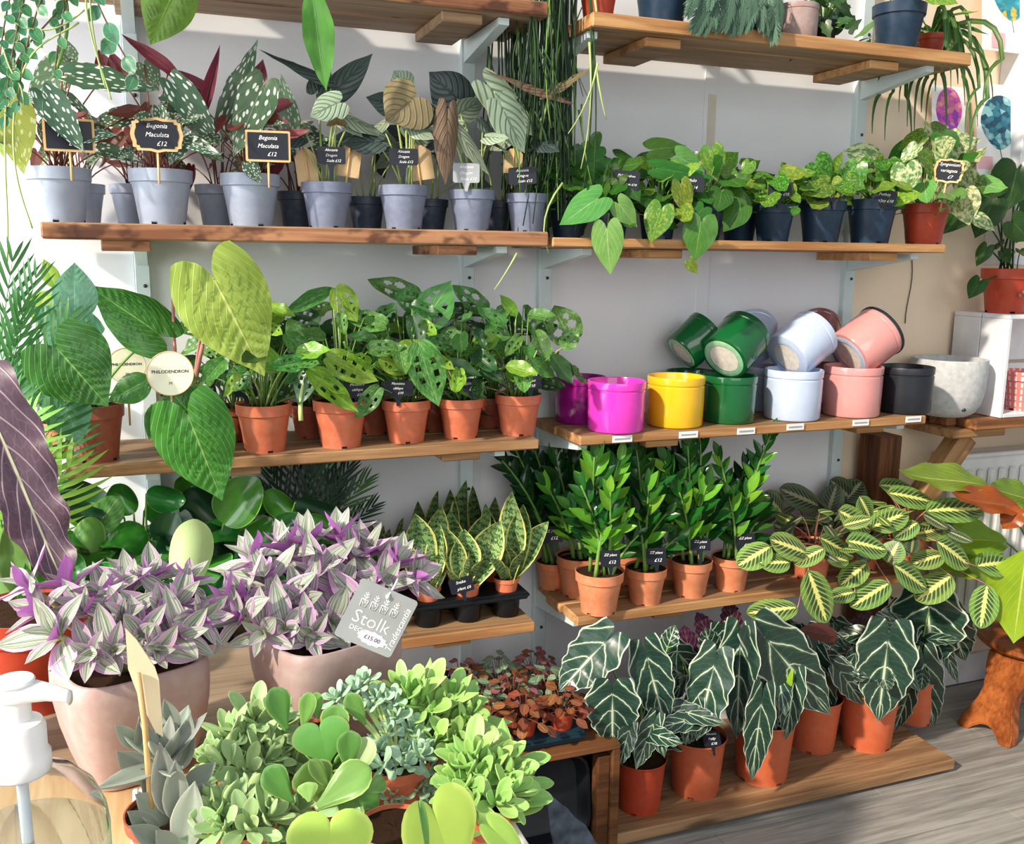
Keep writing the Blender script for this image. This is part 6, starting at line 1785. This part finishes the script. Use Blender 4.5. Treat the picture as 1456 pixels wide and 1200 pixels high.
def tt(s, x, y, size, rot=0, bold=0, shear=0, mat='ink'):
    text(tc, s, size * mm, fr @ T((x * mm, y * mm, .0010)) @ Matrix.Rotation(rot, 4, 'Z'), M[mat], shear, bold=bold)
tt('Stolk', -4, -8, 28, bold=-.008)
tt('DECO', -16, -25, 10, bold=.005)
tt('Tradescantia', 36, -4, 13.5, math.pi / 2, .0, .3)
pts = []
for i in range(24):
    a = 2 * math.pi * i / 24
    k = 1 + .08 * (-1) ** i
    pts.append((math.cos(a) * 22 * mm * k, math.sin(a) * 10 * mm * k))
stk = part(tc, 'price_sticker', extrude_poly('price_sticker', pts, .0004), M['sticker'], fr @ T((8 * mm, -30 * mm, .0009)))
text(tc, '£15.00', 9 * mm, fr @ T((8 * mm, -30 * mm, .0014)), M['ink_dark'], 0)
for k in range(4):
    b = MB()
    x = (-26 + 15 * k) * mm
    y = (14 + 1 * k) * mm
    bx = [(x - 5 * mm, y + 5 * mm, 0), (x - 4 * mm, y - 6 * mm, 0), (x + 4 * mm, y - 6 * mm, 0), (x + 5 * mm, y + 5 * mm, 0), (x - 5 * mm, y + 5 * mm, 0)]
    b.tube(bx, .6 * mm, 4)
    b.tube([(x - 2.5 * mm, y + 1 * mm, 0), (x, y - 3 * mm, 0), (x + 2.5 * mm, y + 1 * mm, 0), (x, y + 3 * mm, 0)], .5 * mm, 4)
    b.tube([(x, y + 5 * mm, 0), (x, y + 17 * mm, 0)], .5 * mm, 4)
    for d in (-1, 1):
        b.tube([(x, y + 7 * mm, 0), (x + d * 4 * mm, y + 11 * mm, 0)], .6 * mm, 4)
        b.tube([(x, y + 11 * mm, 0), (x + d * 3 * mm, y + 15 * mm, 0)], .6 * mm, 4)
    part(tc, 'pot_print', b.mesh('pot_print'), M['ink'], fr @ T((0, 0, .0008)))
b = MB()
b.tube(bez((0, 38 * mm, .002), (4 * mm, 52 * mm, -.004), (6 * mm, 58 * mm, -.02)), 1.6 * mm, 6)
b.tube([(0, 36 * mm, .0005), (0, 36 * mm, .004)], 3 * mm, 12)
part(r, 'plastic_tie', b.mesh('plastic_tie'), M['plastic_white'], fr)
# bottle
bc = P(30, 1100, -1.66)
mb_ = mpp(bc)
bt = thing('pump_bottle', 'clear plastic pump bottle with a white pump at the bottom left corner', 'bottle', (bc.x, bc.y, ZB_))
zc_ = P(30, 1095, -1.66).z
R_ = 112 * mb_
H_ = zc_ - ZB_ - .0005
part(bt, 'bottle', lathe('bottle', [(0, .002), (R_ * .9, .0), (R_, .008), (R_, H_ - R_ * .95), (R_ * .97, H_ - R_ * .7), (R_ * .86, H_ - R_ * .42), (R_ * .64, H_ - R_ * .17), (R_ * .42, H_ - R_ * .05), (R_ * .36, H_), (R_ * .34, H_), (R_ * .40, H_ - R_ * .06), (R_ * .62, H_ - R_ * .19), (R_ * .84, H_ - R_ * .45), (R_ * .95, H_ - R_ * .72), (R_ * .98, H_ - R_ * .95), (R_ * .98, .010), (R_ * .88, .003), (0, .004)], 56), M['clear'], T((bc.x, bc.y, ZB_ + .0005)))
part(bt, 'gel', lathe('gel', [(0, .005), (R_ * .87, .004), (R_ * .972, .011), (R_ * .972, H_ - R_ * .98), (0, H_ - R_ * .98)], 48), M['gel'], T((bc.x, bc.y, ZB_ + .0005)))
s = mb_
part(bt, 'collar', lathe('collar', [(0, 0), (39 * s, 0), (41 * s, 4 * s), (41 * s, 26 * s), (37 * s, 32 * s), (37 * s, 66 * s), (33 * s, 76 * s), (20 * s, 80 * s), (20 * s, 112 * s), (0, 112 * s)], 48), M['plastic_white'], T((bc.x, bc.y, zc_ - 2 * s)))
b = MB()
zh = zc_ + 108 * s
hd = RGT.copy()
hd.z = 0
hd.normalize()
cs = []
for (t, hw, z0, z1) in ((-30, 4, 2, 14), (-26, 20, -1, 20), (-10, 27, -2, 26), (8, 27, -2, 26), (26, 22, 0, 24), (48, 15, 1, 21), (74, 9, -2, 14), (78, 8, -7, 13)):
    cs.append((t * s, hw * s, z0 * s, z1 * s))
sd_ = Vector((-hd.y, hd.x, 0))
for (t, hw, z0, z1) in cs:
    o = Vector((bc.x, bc.y, zh)) + hd * t
    for k in range(12):
        a = 2 * math.pi * k / 12
        b.v.append(o + sd_ * hw * math.copysign(abs(math.cos(a)) ** .7, math.cos(a)) + UPZ * ((z0 + z1) / 2 + (z1 - z0) / 2 * math.copysign(abs(math.sin(a)) ** .7, math.sin(a))))
for i in range(len(cs) - 1):
    for k in range(12):
        b.f.append((i * 12 + k, i * 12 + (k + 1) % 12, (i + 1) * 12 + (k + 1) % 12, (i + 1) * 12 + k))
b.f.append(tuple(range(12)))
b.f.append(tuple(reversed(range((len(cs) - 1) * 12, len(cs) * 12))))
me = b.mesh('pump_head')
bm = bmesh.new()
bm.from_mesh(me)
bmesh.ops.recalc_face_normals(bm, faces=bm.faces)
bm.to_mesh(me)
bm.free()
ph_ = part(bt, 'pump_head', me, M['plastic_white'])
part(ph_, 'head_disc', lathe('head_disc', [(0, 0), (26 * s, 0), (28 * s, 3 * s), (26 * s, 6 * s), (0, 7 * s)], 32), M['plastic_white'], T((bc.x, bc.y, zh + 24 * s)))
b = MB()
b.tube([(bc.x, bc.y, zc_), (bc.x + .004, bc.y, ZB_ + .02)], 8 * s, 12)
part(bt, 'dip_tube', b.mesh('dip_tube'), M['plastic_white'])
# ------------------------------------------------------------------ plants on the two top shelves and everything that hangs down
ZHT, ZIT = ZH, ZI
YI = -.20
def strand(root, pts, r=.003, mat='st_dark', name='stem', r2=None):
    n = len(pts)
    b = MB()
    b.tube(pts, [r + ((r2 or r) - r) * i / (n - 1) for i in range(n)], 5)
    return part(root, name, b.mesh(name), M[mat])
rp = potted('potted_rhipsalis', 'plant with a curtain of thin green strands in a red pot between the top shelves', 'potted plant', 850, 58, ZIT, -.24, mat='pot_red')
R = random.Random(5)
for i in range(120):
    x = 692 + 75 * (R.random() + R.random())
    yend = R.choice((R.uniform(240, 330), R.uniform(260, 350), R.uniform(120, 260)))
    Y = R.uniform(-.30, -.10)
    if x < 745 and Y < -.2:
        Y += .12
    a = rp.soil + Vector((R.uniform(-.03, .03), R.uniform(-.03, .03), 0))
    x += R.uniform(-4, 4)
    p1 = P(x + R.uniform(-6, 6), 20, Y)
    p1.z = max(p1.z, rp.soil.z + .01)
    p0 = (a + p1) / 2 + UPZ * R.uniform(.03, .07)
    e = P(x + R.uniform(-26, 20), yend, Y)
    mid = P(x + R.uniform(-22, 22), (20 + yend) / 2, Y + R.uniform(-.02, .02))
    pts = bez(a, p0, p1, 5)[:-1] + [p1] + bez(p1, mid, e, 8)[1:]
    strand(rp.root, pts, R.uniform(.0018, .0036), R.choice(('st_dark', 'st_deep', 'st_deep', 'st_deep', 'st_green')), r2=.0014)
for i in range(46):
    x = 705 + 65 * (R.random() + R.random())
    Y = R.uniform(-.30, -.14)
    y0_ = R.uniform(-10, 160)
    a, m_, c_ = P(x, y0_, Y), P(x + R.uniform(-40, 40), y0_ + 60, Y - .02), P(x + R.uniform(-34, 30), y0_ + R.uniform(110, 180), Y)
    strand(rp.root, bez(a, m_, c_, 9), R.uniform(.0016, .003), R.choice(('st_dark', 'st_green', 'st_deep')), r2=.0008)
for (pts_) in ([(846, 0), (852, 60), (866, 30)], [(838, 60), (846, 160), (826, 240)], [(850, 90), (838, 150), (808, 190)], [(848, 100), (856, 150), (862, 170)], [(800, 260), (760, 310), (780, 360)], [(735, 360), (722, 385), (703, 412)]):
    strand(rp.root, bez(*[P(x, y, -.30) for x, y in pts_]), .0028, 'st_pale', r2=.0012)
# top right row
nv1 = potted('potted_plant', 'navy pot with dark foliage at the left of the top right shelf', 'potted plant', 940, 84, ZIT, -.225, mat='pot_navy')
bush(nv1, ['ovate'], ['ivy'], 10, .09, .02, .14, (.06, .09), seed=700)
fe = potted('potted_fern', 'blue-grey feathery fern spilling over the top right shelf edge', 'potted plant', 1062, 84, ZIT, -.215, mat='pot_black')
for (bx, by, tx, ty, w) in ((1020, -30, 985, 40, 30), (1030, -20, 1002, 45, 30), (1060, -20, 1050, 44, 34), (1090, -30, 1100, 56, 40), (1095, -10, 1106, 50, 34), (1080, -20, 1082, 40, 34), (1045, -30, 1030, 40, 34), (1110, -20, 1092, 40, 30), (1072, -30, 1066, 36, 30), (1010, -25, 1015, 36, 28), (1000, -40, 978, 20, 28), (1016, -20, 992, 44, 28), (1036, -30, 1040, 46, 30), (1054, -24, 1018, 40, 30), (1100, -30, 1108, 30, 30), (1084, -20, 1060, 42, 30), (1066, -28, 1088, 44, 30), (1026, -40, 1010, 10, 30)):
    Yf = -.30
    b0, e0 = P(bx, by, -.28), P(tx, ty, -.335)
    leaf(fe.root, ME['fern'], L['fern'], b0, e0, (e0 - b0).length * .55, face_dir(b0, .1, rnd(-.4, .4)), 'frond', .06)
    petiole(fe, b0, 'st_green', .0018)
st_ = potted('stone_planter', 'taupe stone planter on the top right shelf between fern and ivy', 'planter', 1132, 58, ZIT, -.235, 'glazed', 'stoneware')
iv = potted('potted_ivy', 'small dark ivy hanging beside the stone planter on the top right shelf', 'potted plant', 1168, 44, ZIT, -.215, mat='pot_black', h=.06)
bush(iv, ['ivy'], ['ivy'], 34, .07, -.05, .10, (.03, .045), seed=702, camb=.8, updir=.3, droop=.5)
hero(iv, [('round', 'pepe_deep', 1186, 16, 1190, 50, 26, -.02), ('ivy', 'ivy', 1195, 10, 1210, 24, 24, -.03)], 'st_red', .0015)
ty_ = potted('potted_seedling', 'tiny plant in a small red pot behind the navy pot on the top right shelf', 'potted plant', 1240, 26, ZIT, -.10, 'small', 'pot_red')
bush(ty_, ['lance'], ['strap'], 7, .03, .0, .04, (.03, .05), seed=703)
nv2 = potted('potted_plant', 'large navy pot near the right end of the top right shelf', 'potted plant', 1274, 74, ZIT, -.235, mat='pot_navy')
bush(nv2, ['heart'], ['pothos', 'heart_gold'], 12, .10, .0, .16, (.06, .08), seed=704)
spd = potted('potted_strap_plant', 'strap-leaved plant drooping from a red pot at the right end of the top right shelf', 'potted plant', 1322, 40, ZIT, -.20, mat='pot_red')
R = random.Random(9)
def strap(root, pts, w, mat='strap'):
    """a long drooping ribbon leaf with a folded keel"""
    vs, uv, fs = [], [], []
    n = len(pts)
    for i, p in enumerate(pts):
        d = (pts[min(n - 1, i + 1)] - pts[max(0, i - 1)]).normalized()
        s_ = d.cross((CAM - p).normalized() + UPZ * .2).normalized()
        k = i / (n - 1)
        ww = w * (1 - .85 * k ** 2.2)
        nn = s_.cross(d).normalized()
        vs += [p - s_ * ww / 2 + nn * ww * .2, p, p + s_ * ww / 2 + nn * ww * .2]
        uv += [(0, k), (.5, k), (1, k)]
    for i in range(n - 1):
        for j in range(2):
            a = i * 3 + j
            fs.append((a, a + 1, a + 4, a + 3))
    return part(root, 'leaf', mesh('strap_leaf', vs, fs, True, uv), L[mat])
for (mx, my, ex, ey, Y) in ((1345, -20, 1372, 150, -.30), (1360, -10, 1390, 180, -.28), (1380, -15, 1412, 150, -.30), (1425, 20, 1398, 150, -.32), (1350, 0, 1352, 130, -.3), (1370, 10, 1380, 210, -.28), (1340, 20, 1346, 190, -.2), (1330, 30, 1316, 190, -.12), (1310, 30, 1300, 190, -.1), (1300, 40, 1290, 180, -.1), (1290, 40, 1278, 160, -.1), (1270, 60, 1258, 200, -.08), (1250, 80, 1240, 190, -.08), (1355, 40, 1362, 120, -.25), (1335, 40, 1330, 130, -.2), (1365, 30, 1372, 120, -.3), (1392, 60, 1372, 190, -.3), (1345, 60, 1300, 110, -.2), (1360, 20, 1340, 100, -.3), (1318, 60, 1310, 160, -.08), (1288, 70, 1296, 200, -.06), (1404, 40, 1378, 240, -.3)):
    a = spd.soil
    strap(spd.root, bez(a, P(mx, my - 25, (Y + a.y) / 2), P(mx, (my + ey) / 2, Y), 7)[:-1] + bez(P(mx, (my + ey) / 2, Y), P(ex, (my + ey) / 2 + 10, Y), P(ex, ey, Y), 7), R.uniform(.009, .015))
bush(spd, ['lance'], ['strap', 'heart_gold'], 8, .07, .0, .08, (.06, .1), .2, seed=705)
# top left shelf
h1 = potted('potted_philodendron', 'philodendron on the top left shelf with two big leaves hanging down', 'potted plant', 330, 90, ZHT, -.2, mat='pot_dark')
for (me, mt, bx, by, tx, ty, w, Y) in (('big2', 'hang_olive', 262, -45, 214, 64, 74, -.34), ('long', 'hang', 442, -25, 464, 130, 46, -.36)):
    lpx(h1.root, me, mt, bx, by, tx, ty, w, Y, Y, .1, .2)
    petiole(h1, P(bx, by, Y), 'st_green', .003, UPZ * .08)
bush(h1, ['big2'], ['hang'], 5, .1, .03, .12, (.1, .14), seed=720)
h2 = potted('trailing_plant', 'variegated trailing plant on the top left shelf hanging over the begonias', 'potted plant', 95, 90, ZHT, -.2, mat='pot_dark')
R = random.Random(11)
CH = [([(128, -30), (140, 20), (168, 60), (198, 118)], 30, 6), ([(40, -30), (20, 60), (6, 120), (10, 170)], 22, 12), ([(70, -30), (45, 30), (28, 90), (26, 150)], 22, 12), ([(20, -30), (4, 40), (-6, 90), (0, 150)], 20, 10), ([(86, -30), (100, 20), (80, 40), (78, 110)], 18, 7), ([(110, -20), (60, 50), (30, 60), (14, 110)], 18, 9), ([(30, -30), (36, 20), (14, 50), (22, 110)], 20, 10)]
for (pp, sz, n) in CH:
    q = [P(x, y, -.33 - .02 * R.random()) for x, y in pp]
    pts = []
    for i in range(17):
        t = i / 16
        pts.append(q[0] * (1 - t) ** 3 + q[1] * 3 * t * (1 - t) ** 2 + q[2] * 3 * t * t * (1 - t) + q[3] * t ** 3)
    top = [h2.soil, (h2.soil + pts[0]) / 2 + UPZ * .04]
    strand(h2.root, bez(top[0], top[1], pts[0], 5)[:-1] + pts, .0016, 'st_brown')
    for i in range(n):
        t = (i + .6) / n * 16
        k = min(15, int(t))
        o = lerp(pts[k], pts[k + 1], t - k)
        sd_ = -1 if i % 2 else 1
        d = (RGT * sd_ * .5 + UPZ * R.uniform(-1.1, -.4) + Vector((0, R.uniform(-.4, .2), 0))).normalized()
        l = sz * mpp(o) * R.uniform(.85, 1.2)
        leaf(h2.root, ME['ovate'], L['trail'], o, o + d * l, l * .72, face_dir(o, .2, R.uniform(-.4, .4)))
for (pp) in ([(122, -20), (118, 40), (150, 110), (158, 142)], [(128, -20), (126, 30), (140, 90), (150, 125)], [(0, 20), (60, 60), (90, 40), (120, 14)], [(30, 110), (45, 55), (90, 50), (112, 32)], [(8, 150), (4, 260), (14, 300), (10, 372)], [(20, 160), (14, 240), (30, 280), (46, 325)], [(2, 60), (20, 130), (30, 100), (34, 150)]):
    q = [P(x, y, -.345) for x, y in pp]
    strand(h2.root, [q[0] * (1 - t) ** 3 + q[1] * 3 * t * (1 - t) ** 2 + q[2] * 3 * t * t * (1 - t) + q[3] * t ** 3 for t in [i / 12 for i in range(13)]], .0017, 'st_pale')
strand(h2.root, bez(P(88, -20, -.32), P(108, 40, -.32), P(76, 108, -.3), 10), .004, 'st_green', r2=.003)
# ------------------------------------------------------------------ signs
BM = ['Begonia', 'Maculata', '£12']
sign('plain framed blackboard sign half covered by a spotted leaf', 98, 192, 67, 46, -.29, BM, 'framed', foot=245, pitch=.05)
sign('scalloped blackboard sign standing in the second pale grey pot', 223, 192, 71, 47, -.31, BM, 'fancy', foot=250)
sign('plain framed blackboard sign in the third pale grey pot', 381, 208, 62, 43, -.31, BM, 'framed', foot=256)
AD = ['Alocasia', 'Dragon', 'Scale £12']
sign('black card in the first slate grey pot', 471, 221, 40, 24, -.285, AD, foot=250)
sign('black card in the pot under the big bronze leaf', 574, 223, 41, 23, -.285, AD, foot=255)
sign('grey shiny card in the third slate grey pot', 663, 246, 38, 27, -.285, AD, 'card', foot=262, mat='tag_grey')
sign('black card in the last slate grey pot of its shelf', 743, 250, 40, 24, -.285, AD, foot=264, tilt=.06)
for (x, y, w, h, l) in ((496, 229, 33, 44, 'brown card tag beside the first slate grey pot'), (594, 232, 42, 48, 'brown card tag behind the black card under the bronze leaf'), (730, 229, 26, 34, 'brown card tag behind the last slate grey pot'), (436, 238, 30, 50, 'brown card tag left of the first slate grey pot')):
    sign(l, x, y, w, h, -.235, [], 'kraft', foot=262, name='kraft_tag', cat='tag', tilt=rnd(-.15, .15))
sign('black card among the heart leaves at the left of its shelf', 890, 256, 38, 26, -.28, ['Philodendron', 'scandens £14'], foot=285, tilt=-.1)
sign('small black card half hidden in the middle heartleaf plants', 984, 262, 34, 22, -.30, ['Philo', '£14'], foot=285)
PN = ['Pothos', "n'joy £10"]
sign('black card in the first pothos pot', 1109, 272, 33, 20, -.28, PN, foot=288)
sign('black card in the middle pothos pot', 1186, 274, 31, 21, -.285, PN, foot=290, tilt=.08)
sign('black card in the pothos pot next to the red pot', 1257, 281, 34, 20, -.285, PN, foot=292, tilt=-.1)
sign('small scalloped blackboard sign in the brick red syngonium pot', 1349, 243, 40, 33, -.32, ['Syngonium', 'variegata', '£7'], 'fancy', foot=292, tilt=-.12)
MO = ['Monstera', 'obliqua', '£12']
sign('black card beside the lime leaf in the back row', 350, 551, 34, 27, -.20, MO, foot=580)
sign('small black card low beside the lime leaf', 298, 559, 20, 24, -.22, ['Philo', '£14'], foot=580, tilt=.15)
sign('black card in the second terracotta pot', 508, 554, 36, 24, -.285, MO, foot=572, tilt=.05)
sign('black card in the middle terracotta pot', 566, 552, 42, 22, -.285, ['Monstera', 'obliqua', '£10'], foot=568)
sign('black card in the fourth terracotta pot', 668, 545, 28, 27, -.27, MO, foot=566, tilt=.12)
sign('black card in the terracotta pot nearest the magenta pots', 753, 541, 34, 26, -.275, ['Monstera', 'obliqua', '£10'], foot=560, tilt=.08)
ZP = ['ZZ plant', '£12']
sign('black card in the front left zz pot', 868, 794, 28, 24, -.335, ZP, foot=812, tilt=.06)
sign('black card in the second front zz pot', 933, 791, 28, 25, -.31, ZP, foot=808, tilt=.08)
sign('black card in the third front zz pot', 996, 774, 28, 18, -.295, ZP, foot=798, tilt=.06)
sign('black card in the zz pot beside the prayer plants', 1060, 770, 27, 24, -.29, ZP, foot=790, tilt=.12)
sign('black card in the shaded back left zz pot', 785, 760, 30, 24, -.14, ZP, foot=785, tilt=.1)
sign('black card standing in the snake plant tray', 656, 832, 34, 22, -.285, ['Snake', 'plant £6'], foot=846, tilt=.25)
sign('black card in the third arrow-leaved plant from the crate', 1110, 1032, 20, 24, -.40, ['Alocasia', 'Polly', '£18'], foot=1050, tilt=.15)
sign('black card in the second arrow-leaved plant from the crate', 1012, 1050, 24, 24, -.41, ['Alocasia', 'Polly', '£18'], foot=1066, tilt=.2)
sign('scalloped blackboard sign in the tray of nerve plants', 648, 963, 48, 31, -.22, ['Fittonia', '£4'], 'fancy', foot=1010, tilt=.08)
sign('black card in the monstera pot on the white crate', 1448, 392, 28, 18, -.17, ['Monstera', '£9'], foot=404, tilt=.12)
for (x, y, rr, Y, lab, fy) in ((242, 531, 32, -.34, 'round cream plant tag between the two large-leaved philodendrons', 590), (180, 520, 26, -.22, 'round yellowish plant tag half hidden behind the glossy philodendron leaf', 585)):
    c = P(x, y, Y)
    m = mpp(c)
    r = thing('round_tag', lab, 'tag', c)
    z = CAM - c
    z.z = 0
    fr = frame(UPZ, z, c)
    dk = part(r, 'disc', lathe('disc', [(0, -.001), (rr * m, -.001), (rr * m, .001), (0, .001)], 40), M['cream_tag'], fr)
    part(dk, 'rim', lathe('rim', [(rr * m * .96, .001), (rr * m * .965, .0016), (rr * m * .995, .0016), (rr * m, .001)], 40, cap=False), M['stick'], fr)
    text(dk, 'PHILODENDRON', rr * m * .2, fr @ T((0, rr * m * .08, .0014)), M['ink_dark'], 0, bold=.02)
    text(dk, 'M', rr * m * .2, fr @ T((0, -rr * m * .45, .0014)), M['ink_dark'], 0)
    b = MB()
    b.tube([(0, -rr * m, -.003), (0, P(x, fy, Y).z - c.z - .03, -.003)], .002, 6)
    part(r, 'stick', b.mesh('stick'), M['stick'], fr)
